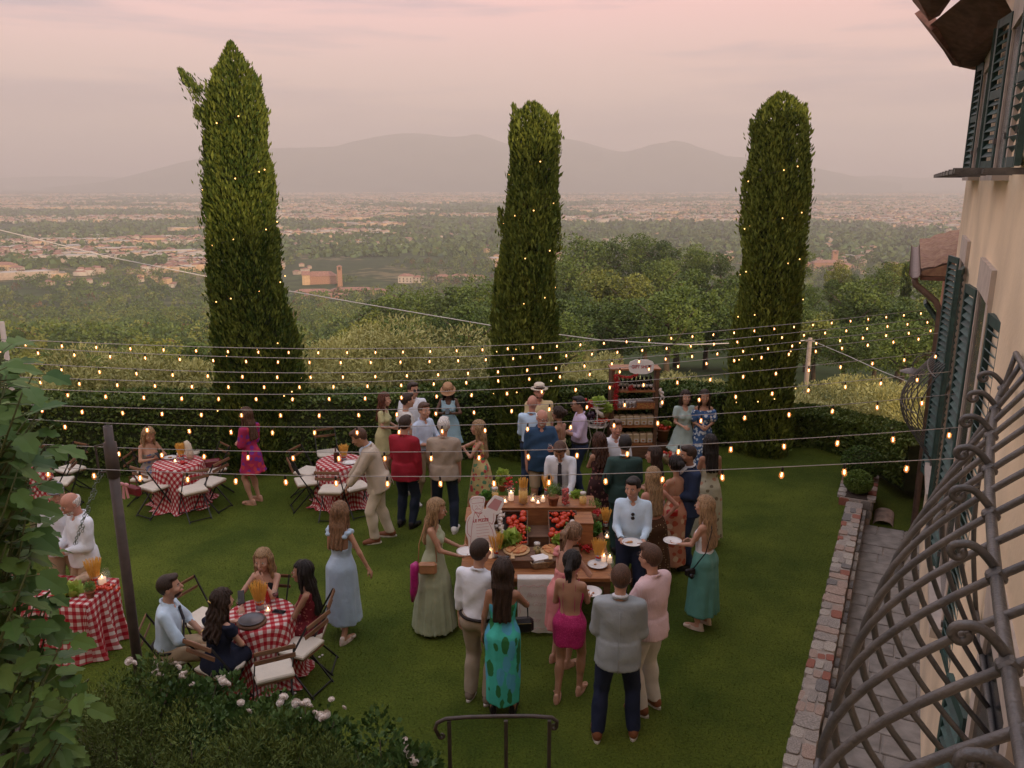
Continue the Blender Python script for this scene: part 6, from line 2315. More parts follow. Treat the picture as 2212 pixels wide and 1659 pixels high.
 P('dot', 1412, 1011, 1.70, 338, 'f', 'blonde person in black crop top and brown dotted skirt with hand on hip', PINK, 'xlong', BLD, top=('crop', c['black'], dict(backless=1.25)), bot=('skirt', c['dotbrown'], .08, .10), shoes=HL_BK, L='belly', Rr='hip', bw=1.12)
 P('plt', 1368, 1032, 1.80, 188, 'm', 'person in pale blue shirt with sunglasses hung at the chest carrying a plate', FAIR, 'short', BLK, top=('shirt', c['paleblue']), bot=('trousers', c['blueink']), shoes=SH_BR, L='plate', Rr='plate', hy=22, hp=5, extras=('hangshades', 'watch'), bw=1.05)
 P('gsk', 1526, 1073, 1.70, 312, 'f', 'blonde person with bare back and green satin skirt holding a plate', FAIR, 'xlong', (.30, .19, .10), top=('camisole', c['white'], dict(hem=1.0, backless=1.08)), bot=('skirt', c['greenskirt'], .22, .05, 6), shoes=HL_PL, L='plate', Rr='belly', hy=-10)
 # left half of the lawn
 P('lin', 768, 928, 1.84, 262, 'm', 'person in a beige linen suit leaning over the round table', TAN, 'short', BRW, top=('blazer', c['linen'], {}, CL['ltblue']), bot=('trousers', c['cream']), shoes=SH_BR, L='reach_low', Rr='reach_low', lean=16, hp=12, step=(.10, -.12))
 P('sat', 733, 1086, 1.70, 22, 'f', 'person in a long pale blue satin dress with ruffled straps walking away', TAN, 'long', LBR, dress=(c['satinblue'], dict(ztop=1.34, hem=.22, fl=.07, back=1.2, n=5, ruffle=True)), shoes=HL_PL, L='belly', Rr='away', step=(.16, -.16), hy=-8)
 P('sge', 944, 1079, 1.70, 92, 'f', 'blonde person in a long sage green sleeveless dress holding an empty plate', TAN, 'long', BLD, dress=(c['sage'], dict(ztop=1.40, hem=.05, fl=.14, n=14, strap=True)), shoes=HL_ND, L='plate', Rr='plate', hp=8)
 P('kha', 1036, 1167, 1.82, 22, 'm', 'person in white shirt and khaki trousers in front of the menu board', FAIR, 'crop', DKB, top=('shirt', c['white']), bot=('trousers', c['taupe']), shoes=SH_TP, L='hang', Rr='belly', hy=16, bw=1.05)
 P('tea', 1086, 1209, 1.70, 4, 'f', 'person in a long teal dress printed with green leaves seen from behind', OLV, 'xlong', DKB, dress=(c['teal'], dict(ztop=1.30, hem=.16, fl=.02, n=26, sw=.012)), shoes=HL_BK, L='hang', Rr='chest', extras=('headshades',))
 P('seq', 1236, 1192, 1.66, 18, 'f', 'person in a short pink sequinned backless dress with dark ponytail', TAN, 'pony', BLK, dress=(c['sequin'], dict(ztop=1.36, hem=.70, fl=.02, back=1.06)), shoes=HL_ND, L='belly', Rr='plate', step=(-.12, .10))
 P('rfl', 1243, 1131, 1.68, 42, 'f', 'person with streaked tied hair and pink ruffled top bending to the food', FAIR, 'pony', (.20, .12, .07), dress=(c['pinkruffle'], dict(ztop=1.38, hem=.50, fl=.05, ruffle=True, back=1.2)), shoes=HL_ND, L='reach_low', Rr='chest', lean=10, hp=14)
 P('gry', 1342, 1223, 1.83, 8, 'm', 'person in a pale grey blazer and dark navy trousers nearest the handrail', FAIR, 'crop', BRW, top=('blazer', c['greyblazer']), bot=('trousers', c['blueink']), shoes=SH_BR, L='belly', Rr='belly', width=.17, step=(-.04, .04), bw=1.06)
 P('pnk', 1408, 1179, 1.84, 318, 'm', 'person with glasses, pink striped shirt and white trousers turned to the left', FAIR, 'short', BRW, top=('untucked', c['pinkshirt']), bot=('trousers', c['whitetrouser']), shoes=SH_BR, L='drink', Rr='belly', extras=('glasses',), bw=1.08)
 P('mag', 531, 881, 1.68, 290, 'f', 'person in a short magenta patterned dress standing alone by the cypress', FAIR, 'long', BRW, dress=(c['magenta'], dict(ztop=1.45, hem=.60, sl=1.3, fl=.08, st=.05)), shoes=HL_ND, L='belly', Rr='belly')
 P('old', 143, 1068, 1.80, 218, 'm', 'balding white bearded person in white shirt by the long table', PINK, 'fringe', WHT, top=('untucked', c['white']), bot=('trousers', c['khaki']), shoes=SH_BR, L='belly', Rr='plate', lean=0, hp=20, extras=('beard',))
 P('cap', 118, 1046, 1.76, 150, 'm', 'person in a grey cap and white shirt half hidden behind the fig leaves', FAIR, 'short', GRY, top=('short', c['white']), bot=('trousers', c['khaki']), shoes=SH_BR, L='belly', Rr='belly', extras=('cap',))
 P('org', 62, 958, 1.30, 165, 'f', 'person in a peach top sitting behind the fig leaves at the far left', FAIR, 'wavy', BRW, dress=(c['peachtop'], dict(ztop=1.42, hem=.5, sl=.5)), seat=True, L='lap', Rr='lap', shoes=HL_ND)
 # seated guests
 P('str', 322, 926, 1.68, 128, 'f', 'person in a strapless floral dress sitting at the left round table', TAN, 'long', BLD, dress=(c['bluesatinfloral'], dict(ztop=1.28, hem=.3, strap=False)), seat=True, L='phone', Rr='phone', hp=26, shoes=HL_ND, hy=6)
 P('sit', 357, 1245, 1.80, 78, 'm', 'person in pale blue shirt and dark tie sitting at the near round table', FAIR, 'short', DKB, top=('rolled', c['paleblue']), bot=('trousers', c['khaki']), seat=True, L='thigh', Rr='thigh', hp=-14, lean=6, extras=('beard', 'tie', 'bangle'), shoes=SH_BR)
 P('nvd', 478, 1274, 1.70, 28, 'f', 'person in a dark navy dress sitting with her back to the house', FAIR, 'wavy', DKB, dress=(c['navydress'], dict(ztop=1.43, hem=.3, sl=.3, st=.03)), seat=True, L='table', Rr='lap', lean=8, hy=18, extras=('clip',), shoes=HL_ND, bw=1.05)
 P('hal', 566, 1188, 1.70, 186, 'f', 'laughing blonde person in a black halter dress with hand over the mouth', FAIR, 'long', BLD, dress=(c['black'], dict(ztop=1.36, hem=.3)), seat=True, L='seat_mouth', Rr='table', hp=6, shoes=HL_BK)
 P('mar', 655, 1213, 1.70, 268, 'f', 'person with very long black hair and maroon floral dress at the near table', OLV, 'xlong', BLK, dress=(c['maroonfloral'], dict(ztop=1.42, hem=.45)), seat=True, L='lap', Rr='lap', lean=3, hp=-4, shoes=HL_BK)
crowd()
# ================================================================== TABLES, CHAIRS, FOOD
M_WOOD = mat('warm oiled wood', (.23, .085, .028), .5, .3, 5, .35, 40, stretch=(1, 6, 6), col2=(.37, .15, .052))
M_WOOD2 = mat('dark crate wood', (.10, .045, .022), .7, .3, 5, .4, 40, stretch=(1, 6, 6), col2=(.16, .08, .04))
M_SLATW = mat('orange varnished slat wood', (.15, .075, .038), .6, .25, 4, .3, 40, stretch=(1, 7, 7), col2=(.25, .12, .055))
M_CHAIRFR = flat('black chair frame', (.018, .017, .018), .45)
M_CUSH = mat('cream seat cushion', (.66, .60, .50), .9, .06, 6, .25, 30)
M_CHINA = mat('white china', (.72, .69, .66), .25, .03)
M_GLASS = glass('clear glass', (.95, .97, .96), .055)
M_WINE = flat('red wine', (.10, .008, .012), .15)
M_PASTA = mat('dry pasta', (.76, .40, .06), .6, .2, 30, col2=(.82, .50, .12))
M_TOMATO = mat('tomato red', (.50, .030, .014), .25, vs=20, col2=(.58, .07, .02))
M_CHERRY = mat('dark cherry tomato', (.46, .025, .022), .3, vs=20, col2=(.58, .05, .03))
M_LETT = leaf_mat('lettuce leaf', (.24, .38, .05), (.50, .62, .14), .5, .15)
M_HERB = leaf_mat('herb leaf', (.08, .19, .035), (.24, .38, .09), .5, .1)
M_BASIL = leaf_mat('basil leaf', (.06, .19, .03), (.18, .36, .07), .45, .1)
M_GARLIC = mat('garlic skin', (.62, .54, .47), .6, .12, 20, .3, 60)
M_TERRA = mat('terracotta pot', (.33, .125, .06), .85, .15, 10, .3, 40)
M_AUBER = flat('aubergine skin', (.030, .012, .030), .25)
M_CHILI = flat('red chilli', (.42, .012, .012), .3)
M_WICKER = mat('wicker', (.32, .22, .12), .8, .3, 30, .6, 60)
M_WAX = glow('candle wax glow', (.80, .52, .36), .35)
M_FLAME = glow('candle flame', (1.0, .60, .25), 9)
M_BOARD = mat('pale olive wood board', (.48, .31, .15), .55, .2, 6, .2, 40, stretch=(1, 5, 5))
M_CRUST = mat('pizza bread', (.50, .27, .10), .8, vs=26, col2=(.42, .12, .04), bump=.5, bs=50)
M_SIGNW = mat('white sign board', (.82, .79, .77), .6, .03)
M_SIGNR = flat('red print', (.42, .035, .05), .6)
M_SIGNP = flat('pink print', (.56, .28, .28), .6)
M_FAINT = flat('faint pink print', (.56, .42, .40), .7)
M_BURG = mat('burgundy leather', (.17, .014, .022), .4, .1, 10)
M_PHONE = flat('phone glass', (.012, .014, .018), .12)
def gingham():
 m, t, b = nodes_of('red and white gingham')
 b.inputs['Roughness'].default_value = .9
 b.inputs['Specular IOR Level'].default_value = .15
 uv = t.nodes.new('ShaderNodeUVMap')
 sp = t.nodes.new('ShaderNodeSeparateXYZ')
 t.links.new(uv.outputs[0], sp.inputs[0])
 outs = []
 for ax in 'XY':
  mu = t.nodes.new('ShaderNodeMath')
  mu.operation = 'MULTIPLY'
  mu.inputs[1].default_value = 1 / .09
  t.links.new(sp.outputs[ax], mu.inputs[0])
  fr = t.nodes.new('ShaderNodeMath')
  fr.operation = 'FRACT'
  t.links.new(mu.outputs[0], fr.inputs[0])
  gt = t.nodes.new('ShaderNodeMath')
  gt.operation = 'GREATER_THAN'
  gt.inputs[1].default_value = .5
  t.links.new(fr.outputs[0], gt.inputs[0])
  outs.append(gt.outputs[0])
 ad = t.nodes.new('ShaderNodeMath')
 ad.operation = 'ADD'
 t.links.new(outs[0], ad.inputs[0])
 t.links.new(outs[1], ad.inputs[1])
 hf = t.nodes.new('ShaderNodeMath')
 hf.operation = 'MULTIPLY'
 hf.inputs[1].default_value = .5
 t.links.new(ad.outputs[0], hf.inputs[0])
 r = t.nodes.new('ShaderNodeValToRGB')
 r.color_ramp.interpolation = 'CONSTANT'
 e = r.color_ramp.elements
 e[0].position, e[0].color = 0, (.66, .56, .52, 1)
 e[1].position, e[1].color = .75, (.34, .012, .022, 1)
 q = e.new(.25)
 q.color = (.44, .11, .11, 1)
 t.links.new(hf.outputs[0], r.inputs[0])
 t.links.new(r.outputs[0], b.inputs['Base Color'])
 return m
M_GING = gingham()
def round_cloth(r, h, seed, name='tablecloth'):
 rg = random.Random(seed)
 b = MB()
 b.smooth = True
 n = 96
 ph = [rg.uniform(0, 6) for _ in range(4)]
 rings = [(0.0, h), (r * .5, h), (r * .93, h), (r, h - .006), (r * 1.03, h - .04), (r * 1.05, h - .14), (r * 1.07, h * .62), (r * 1.09, h * .42), (r * 1.12, h * .22), (r * 1.18, .07), (r * 1.27, .018), (r * 1.36, .010)]
 vs, uv, fs = [], [], []
 arc = 0
 pr, pz = 0, h
 for i, (q, z) in enumerate(rings):
  arc += math.hypot(q - pr, z - pz)
  pr, pz = q, z
  t = max(0, i - 3) / 8
  for k in range(n):
   a = 2 * PI * k / n
   w = 1 + t * .105 * math.sin(7 * a + ph[0] + .8 * math.sin(2 * a + ph[1])) + t * .05 * math.sin(13 * a + ph[2] + t) + (t > .8) * .04 * math.sin(19 * a + ph[3])
   vs.append((q * w * math.cos(a), q * w * math.sin(a), z + (.012 * (1 + math.sin(11 * a + ph[3])) if i > 9 else 0)))
   uv.append((arc * math.cos(a + .4), arc * math.sin(a + .4)))
 for i in range(len(rings) - 1):
  for k in range(n):
   fs.append([i * n + k, i * n + (k + 1) % n, (i + 1) * n + (k + 1) % n, (i + 1) * n + k])
 b.add(vs, fs, uv)
 return b.mesh(name, M_GING)
def round_table(u, v, r, seed, tl, cl):
 p = onz(u, v, .75)
 e = empty('round_table', (p.x, p.y, 0), 0, tl, 'table', 'round garden tables')
 MB().lathe([(r - .01, .725), (r - .005, .74), (r - .01, .744)], n=40).build('tabletop', M_WOOD2, e)
 for k in range(4):
  a = PI / 4 + k * PI / 2
  MB().bar((math.cos(a) * r * .7, math.sin(a) * r * .7, 0), (math.cos(a) * r * .6, math.sin(a) * r * .6, .73), .03).build('leg', M_CHAIRFR, e)
 o = link('tablecloth', round_cloth(r, .752, seed), None, (p.x, p.y, 0), seed * 1.3)
 tag(o, cl, 'tablecloth', 'gingham tablecloths')
 return p
RT1 = round_table(384, 998, .40, 1, 'round table beside the strapless seated guest under a checked cloth', 'red gingham cloth on the left rear round table with a pasta glass')
RT2 = round_table(735, 996, .40, 2, 'round table in front of the guest in the linen suit', 'red gingham cloth on the rear table the linen suited guest leans over')
RT3 = round_table(562, 1326, .37, 3, 'near round table with four seated guests around it', 'red gingham cloth on the near table with phones and a pizza plate')
RT0 = round_table(48, 1012, .40, 4, 'round table mostly hidden behind the fig leaves', 'red gingham cloth on the table hidden behind the fig leaves')
def chair_proto():
 e = empty('folding_chair', (0, 0, 0))
 # seat: local +y is the way the sitter faces
 b = MB()
 ol = [(-.19, -.17), (.19, -.17), (.205, .12), (.17, .19), (0, .205), (-.17, .19), (-.205, .12)]
 n = len(ol)
 vs = [(x * .95, y * .95, .455) for x, y in ol] + [(x, y, .468) for x, y in ol] + [(x, y, .488) for x, y in ol] + [(x * .93, y * .93, .502) for x, y in ol]
 b.add(vs, [list(range(n))[::-1], [3 * n + k for k in range(n)]] + [[r * n + k, r * n + (k + 1) % n, (r + 1) * n + (k + 1) % n, (r + 1) * n + k] for r in range(3) for k in range(n)])
 b.build('seat_cushion', M_CUSH, e)
 b = MB()
 b.box((0, .0, .445), (.36, .34, .018))
 b.build('seat_board', M_SLATW, e)
 for z, t in ((.86, -.02), (.745, 0)):
  b = MB()
  b.box((0, -.245 + (z - .8) * -.28, z), (.41, .014, .050), M=Matrix.Rotation(R(-14), 4, 'X'), bev=.006)
  b.build('back_slat', M_SLATW, e)
 for q in (-1, 1):
  MB().bar((q * .20, .24, .0), (q * .188, -.255, .885), .020, .012, (1, 0, 0)).build('leg', M_CHAIRFR, e)
  MB().bar((q * .175, -.27, .0), (q * .172, .17, .45), .020, .012, (1, 0, 0)).build('leg', M_CHAIRFR, e)
 for a, c in (((-.20, .225, .03), (.20, .225, .03)), ((-.175, -.255, .03), (.175, -.255, .03)), ((-.19, .02, .435), (.19, .02, .435))):
  MB().bar(a, c, .014).build('stretcher', M_CHAIRFR, e)
 return e
CH0 = chair_proto()
CHU = [0]
def chair(p, f, label):
 o = CH0 if CHU[0] == 0 else copy_tree(CH0)
 CHU[0] += 1
 o.location = (p[0], p[1], 0)
 o.rotation_euler = (0, 0, R(-f))
 return tag(o, label, 'folding chair', 'wooden slat folding chairs')
def seatpx(u, v): return onz(u, v, .48)
def toward(p, q): return math.degrees(math.atan2(q.x - p.x, q.y - p.y))
for u, v, t, lb in ((312, 1030, RT1, 'folding chair left of the strapless guest with an empty cushion'), (333, 1050, RT1, 'folding chair with a pink ribboned burgundy bag hung on its back'), (417, 1057, RT1, 'empty folding chair with its back to the lens at the left rear table'),
     (455, 1040, RT1, 'empty folding chair at the right side of the left rear table'), (460, 1012, RT1, 'folding chair with a burgundy handbag on its cushion'), (408, 975, RT1, 'folding chair against the hedge behind the left rear table'),
     (665, 1017, RT2, 'empty folding chair left of the linen suited guest, the one nearer the hedge'), (661, 1039, RT2, 'empty folding chair left of the linen suited guest, the one nearer the lens'), (717, 1057, RT2, 'empty folding chair in front of the right rear gingham table'),
     (768, 1050, RT2, 'folding chair half hidden behind the linen suited guest'), (708, 978, RT2, 'folding chair against the hedge behind the right rear table'),
     (435, 1335, RT3, 'empty folding chair with bright orange slats between two seated guests'), (650, 1396, RT3, 'empty folding chair right of the near table facing the cloth'), (590, 1448, RT3, 'empty folding chair nearest the roses with its back to the lens'),
     (152, 1012, RT0, 'folding chair by the hedge behind the fig tree with a white cushion'), (130, 1040, RT0, 'folding chair half hidden by the fig tree beside the dark post')):
 p = seatpx(u, v)
 chair((p.x, p.y), toward(p, t), lb)
for k, lb in (('str', 'folding chair under the guest in the strapless dress'), ('sit', 'folding chair under the guest in pale blue shirt and tie'), ('nvd', 'folding chair under the guest in the navy dress'), ('hal', 'folding chair under the laughing guest in black'), ('mar', 'folding chair under the guest in the maroon dress'), ('org', 'folding chair under the guest in the peach top')):
 d = PEOPLE[k]
 q = d['m'] @ Vector((0, .03, 0))
 chair((q.x, q.y), d['f'], lb)
def obj1(b, name, m, loc, label, cat, group=None, rz=0):
 return tag(b.build(name, m, None, loc, rz), label, cat, group)
def plate_at(p, r, label, food=None, tilt=(0, 0), group='white dinner plates'):
 e = empty('plate', p, 0, label, 'plate', group)
 b = MB()
 b.lathe([(.0, .0), (r * .55, .0), (r * .66, .008), (r, .016), (r, .020), (r * .66, .013), (r * .55, .006), (0, .006)], n=28)
 o = b.build('dish', M_CHINA, e)
 o.rotation_euler = (*tilt, 0)
 if food:
  b = MB()
  for x, y, s in food: b.ball((x, y, .014), (s, s * .7, .010), 7, 5, .2)
  o = b.build('food', M_CRUST, e)
  o.rotation_euler = (*tilt, 0)
  o['kind'] = 'stuff'
 return e
def held(k, r, label, food=None):
 d = PEOPLE[k]
 c = (d['R'] + d['L']) / 2
 plate_at(c + Vector((0, 0, .0)), r, label, food)
held('sge', .125, 'empty white plate held by the guest in the sage green dress')
held('plt', .125, 'white plate with a pizza slice held by the guest in pale blue', [(-.02, .01, .035), (-.05, .0, .025)])
d = PEOPLE['gsk']
plate_at(d['L'] + Vector((0, .0, .01)), .115, 'white plate held by the guest in the green satin skirt')
d = PEOPLE['seq']
plate_at(d['R'] + d['Rfd'] * .09 + Vector((.03, 0, .01)), .13, 'white plate with crumbs held by the guest in pink sequins', [(-.03, .03, .025), (.03, -.03, .014)])
d = PEOPLE['lin']
plate_at(RT2 + Vector((.18, -.12, .008)), .12, 'white plate on the rear table under the linen suited guest')
plate_at(RT1 + Vector((-.2, .18, .008)), .11, 'white plate with bread on the left rear table', [(0, 0, .04)])
def wine_glass(p, label, fill=True, s=1.0, group='wine glasses'):
 e = empty('wine_glass', p, 0, label, 'wine glass', group)
 MB().lathe([(.0, .0), (.034 * s, .002), (.006, .008), (.0045, .07 * s), (.012, .085 * s), (.034 * s, .115 * s), (.037 * s, .14 * s), (.030 * s, .185 * s), (.029 * s, .185 * s), (.035 * s, .14 * s), (.0, .09 * s)], n=14).build('glass_body', M_GLASS, e)
 if fill: MB().lathe([(.0, .09 * s), (.028 * s, .112 * s), (.033 * s, .13 * s), (.0, .131 * s)], n=12).build('wine', M_WINE, e)
for k, lb in (('nav', 'glass of red wine held by the bearded guest in navy'), ('sun', 'wine glass held by the guest in sunglasses'), ('blu', 'wine glass held by the guest in light blue'), ('crm', 'wine glass held by the guest in the cream dress'), ('drk', 'wine glass held by the guest in dark florals')):
 d = PEOPLE[k]
 h = d['L'] if k in ('nav', 'blu', 'crm') else d['R']
 wine_glass(h - Vector((0, 0, .09)), lb, k != 'drk')
def phone(p, rz, tilt, label):
 b = MB()
 b.box((0, 0, 0), (.072, .148, .009), bev=.004)
 o = obj1(b, 'phone', M_PHONE, p, label, 'phone')
 o.rotation_euler = (tilt, 0, rz)
d = PEOPLE['hat']
phone((d['R'] + d['L']) / 2 + Vector((0, 0, .03)), 0, R(40), 'phone held by the guest in the bucket hat')
d = PEOPLE['str']
phone((d['R'] + d['L']) / 2 + Vector((0, 0, .03)), 1, R(30), 'phone held by the strapless seated guest')
phone(RT3 + Vector((.20, .03, .012)), 1.3, 0, 'dark phone lying on the near gingham table')
d = PEOPLE['nvd']
phone(onz(521, 1290, .95), .3, R(55), 'phone held upright by the guest in the navy dress')
def bag(p, rz, d, m, label, handle=.0, cat='handbag', strap=None):
 e = empty('handbag', p, rz, label, cat)
 MB().box((0, 0, d[2] / 2), d, bev=min(d) * .3).build('bag_body', m, e)
 if handle:
  pts = [(-d[0] * .3, 0, d[2] * .95), (-d[0] * .27, 0, d[2] + handle * .8), (0, 0, d[2] + handle), (d[0] * .27, 0, d[2] + handle * .8), (d[0] * .3, 0, d[2] * .95)]
  MB().tube(pts, .008, 6).build('handle', m, e)
 MB().bar((-d[0] * .4, -d[1] * .5, d[2] * .78), (d[0] * .4, -d[1] * .5, d[2] * .78), .004).build('zip', flat('gold', (.6, .42, .15), .3, .8), e)
 if strap: MB().tube(strap, .006, 5).build('strap', m, e)
 return e
d = PEOPLE['tea']
bag(d['R'] + Vector((.20, .06, -.52)), .1, (.30, .12, .17), CL['blackleather'], 'boxy black leather handbag hanging from the arm over the teal dress', .24)
d = PEOPLE['sge']
q = d['m'] @ Vector((.23, -.05, .86))
inv = Matrix.Rotation(0, 4, 'Z')
bag(q, 0, (.22, .08, .15), mat('tan leather', (.40, .19, .09), .45, .1, 10), 'small tan shoulder bag at the hip of the sage green dress', 0, strap=[(-.11, 0, .14), (-.10, .06, .36), (-.02, .15, .62), (.06, .18, .60), (.11, .02, .14)])
b = MB()
b.smooth = True
n = 9
pts = [(-.02, .0, .16), (-.05, .0, .12), (-.06, -.01, .03), (-.06, -.01, -.1), (-.075, -.01, -.22), (-.09, -.01, -.34)]
b.tube(pts, [.035, .06, .05, .052, .045, .016], 9)
tag(b.build('scarf', mat('magenta silk', (.38, .015, .16), .4, .2, 20, .5, 20), None, q - Vector((.10, 0, .02))), 'bright magenta scarf knotted on the strap of the tan shoulder bag', 'scarf')
b = MB()
p = seatpx(460, 1012)
bag(Vector((p.x, p.y, .505)), .4, (.30, .12, .15), M_BURG, 'burgundy handbag sitting on a chair cushion at the left rear table')
p = seatpx(333, 1050)
bag(Vector((p.x - .22, p.y - .25, .42)), -.5, (.30, .10, .17), M_BURG, 'burgundy handbag hanging behind the chair with a pink ribbon', .16)
b = MB()
for s_ in (-1, 1):
 b.ball((s_ * .05, 0, .20), (.055, .02, .035), 8, 5)
 b.plate([(s_ * .02 - .02, 0), (s_ * .02 + .02, 0), (s_ * .05 + .03, -.22), (s_ * .05 - .02, -.24)] if s_ > 0 else [(-.04, 0), (0, 0), (-.02, -.26), (-.08, -.25)], -.004, .004, Matrix.Translation((0, 0, .2)) @ Matrix.Rotation(PI / 2, 4, 'X'))
o = b.build('ribbon', mat('pink satin ribbon', (.60, .26, .28), .4, .1, 12), None, (p.x - .32, p.y - .34, .44), -.4)
tag(o, 'pink satin ribbon bow tied to the hanging burgundy bag', 'ribbon')
d = PEOPLE['pch']
bag(d['m'] @ Vector((-.17, -.20, .92)), 0, (.16, .05, .10), CL['floralyellow'] if False else M_CHILI, 'small red patterned clutch behind the guest with hand on hip')
d = PEOPLE['gsk']
e = empty('camera', d['m'] @ Vector((-.26, .04, .78)), .4, 'black camera hanging on a strap over the green satin skirt', 'camera')
MB().box((0, 0, .04), (.13, .05, .08), bev=.01).build('camera_body', CL['blackleather'], e)
MB().lathe([(.03, 0), (.032, .05), (.0, .05)], n=12).build('lens', M_PHONE, e).rotation_euler = (PI / 2, 0, 0)
m_ = d['m'].to_3x3()
w = lambda x, y, z: d['m'] @ Vector((x, y, z)) - Vector(e.location)
b = MB().tube([Vector(p_).copy() for p_ in [Matrix.Rotation(-.4, 4, 'Z') @ w(-.24, .02, .85), Matrix.Rotation(-.4, 4, 'Z') @ w(-.20, -.12, 1.1), Matrix.Rotation(-.4, 4, 'Z') @ w(-.10, -.13, 1.36), Matrix.Rotation(-.4, 4, 'Z') @ w(-.02, -.07, 1.42)]], .007, 5)
b.build('strap', CL['blackleather'], e)
d = PEOPLE['sat']
# ---- containers of food
def jar(p, r, h, fill, label, lid=True, m=None, cat='jar', group='glass jars on the food table'):
 e = empty('jar', p, 0, label, cat, group)
 MB().lathe([(r * .9, .0), (r, .01), (r, h * .74), (r * .78, h * .82), (r * .78, h), (r * .74, h), (r * .74, h * .82), (r * .95, h * .73), (r * .95, .012), (.0, .008)], n=16).build('glass_body', M_GLASS, e)
 if fill: MB().lathe([(r * .93, .01), (r * .93, h * .66), (.0, h * .70)], n=14).build('contents', m or M_PASTA, e)
 if lid: MB().lathe([(r * .80, h * .9), (r * .80, h * 1.03), (.0, h * 1.04)], n=14).build('lid', mat('frosted lid', (.55, .52, .48), .4, .05), e)
 return e
def candle_jar(p, r, h, label, tall=False):
 e = empty('candle_jar', p, 0, label, 'candle', 'candles in glass jars')
 MB().lathe([(r * .92, 0), (r, .01), (r, h * .8), (r * .85, h * .88), (r * .85, h), (r * .81, h), (r * .81, h * .87), (r * .95, h * .78), (r * .95, .014), (0, .01)], n=14).build('glass_body', M_GLASS, e)
 ch = h * (.62 if tall else .25)
 MB().lathe([(r * .78, .012), (r * .78, ch), (r * .6, ch - .004), (0, ch - .006)], n=12).build('wax', M_WAX, e)
 MB().lathe([(.0, ch - .004), (.006, ch + .008), (.007, ch + .016), (.0, ch + .036)], n=6).build('flame', M_FLAME, e)
def spaghetti(e, z0, h, r0, r1, n=70, seed=0):
 rg = random.Random(seed)
 b = MB()
 for i in range(n):
  a, q = rg.uniform(0, 6.28), math.sqrt(rg.random())
  c, s = math.cos(a), math.sin(a)
  b.bar((c * q * r0, s * q * r0, z0), (c * q * r1, s * q * r1, z0 + h * rg.uniform(.9, 1.03)), .0042)
 o = b.build('spaghetti', M_PASTA, e)
 o['kind'] = 'stuff'
def pasta_can(p, label, s=1.0, seed=0):
 e = empty('pasta_can', p, 0, label, 'pasta display', 'fans of spaghetti standing in tins')
 MB().lathe([(.042 * s, 0), (.042 * s, .10 * s), (.039 * s, .10 * s), (.039 * s, .02)], n=14).build('tin', mat('blue grey tin label', (.34, .40, .48), .4, .15, 12), e)
 MB().lathe([(.0425 * s, .055 * s), (.0425 * s, .085 * s)], n=14).build('red_band', M_CHILI, e)
 spaghetti(e, .03, .26 * s, .032 * s, .10 * s, 80, seed)
def herb_pot(p, r, label, m=None, seed=1, h=.3, leafs=.03, asp=3.0, tall=False):
 e = empty('herb_pot', p, 0, label, 'potted herb', 'potted herbs around the food')
 MB().lathe([(r * .72, 0), (r * .95, r * 1.3), (r * 1.05, r * 1.3), (r * 1.05, r * 1.6), (r * .9, r * 1.6), (r * .85, r * 1.4), (0, r * 1.4)], n=18).build('pot', M_TERRA, e)
 bl = [(0, 0, r * 1.5 + h * .5, r * 1.3, r * 1.3, h * .55)] + [(math.cos(a) * r * .8, math.sin(a) * r * .8, r * 1.5 + h * .55, r * .8, r * .8, h * .45) for a in (0, 2.1, 4.2)]
 link('foliage', crown_mesh('foliage', seed, bl, 700, leafs, m or M_HERB, asp, .1, 0, 1.2 if tall else .4, .7), e)
def veg_pile(b, rg, n, box, r, jit=.15):
 for i in range(n):
  b.ball((rg.uniform(*box[0]), rg.uniform(*box[1]), rg.uniform(*box[2])), (r, r, r * .85), 9, 7)
def lettuce(p, r, label, seed):
 rng = np.random.default_rng(seed)
 n = 130
 d = rng.normal(size=(n, 3))
 d /= np.linalg.norm(d, axis=1)[:, None]
 d[:, 2] = np.abs(d[:, 2])
 P = d * (r * rng.uniform(.35, 1, n))[:, None] * np.array([1, 1, .75])
 V, F = leaves(rng, P, r * .85, 1.15, d + [0, 0, .3], .5, .16)
 o = link('lettuce', np_mesh('lettuce', V, F, M_LETT, tone=np.repeat(rng.uniform(0, 1, n), 4)), None, p)
 return tag(o, label, 'lettuce')
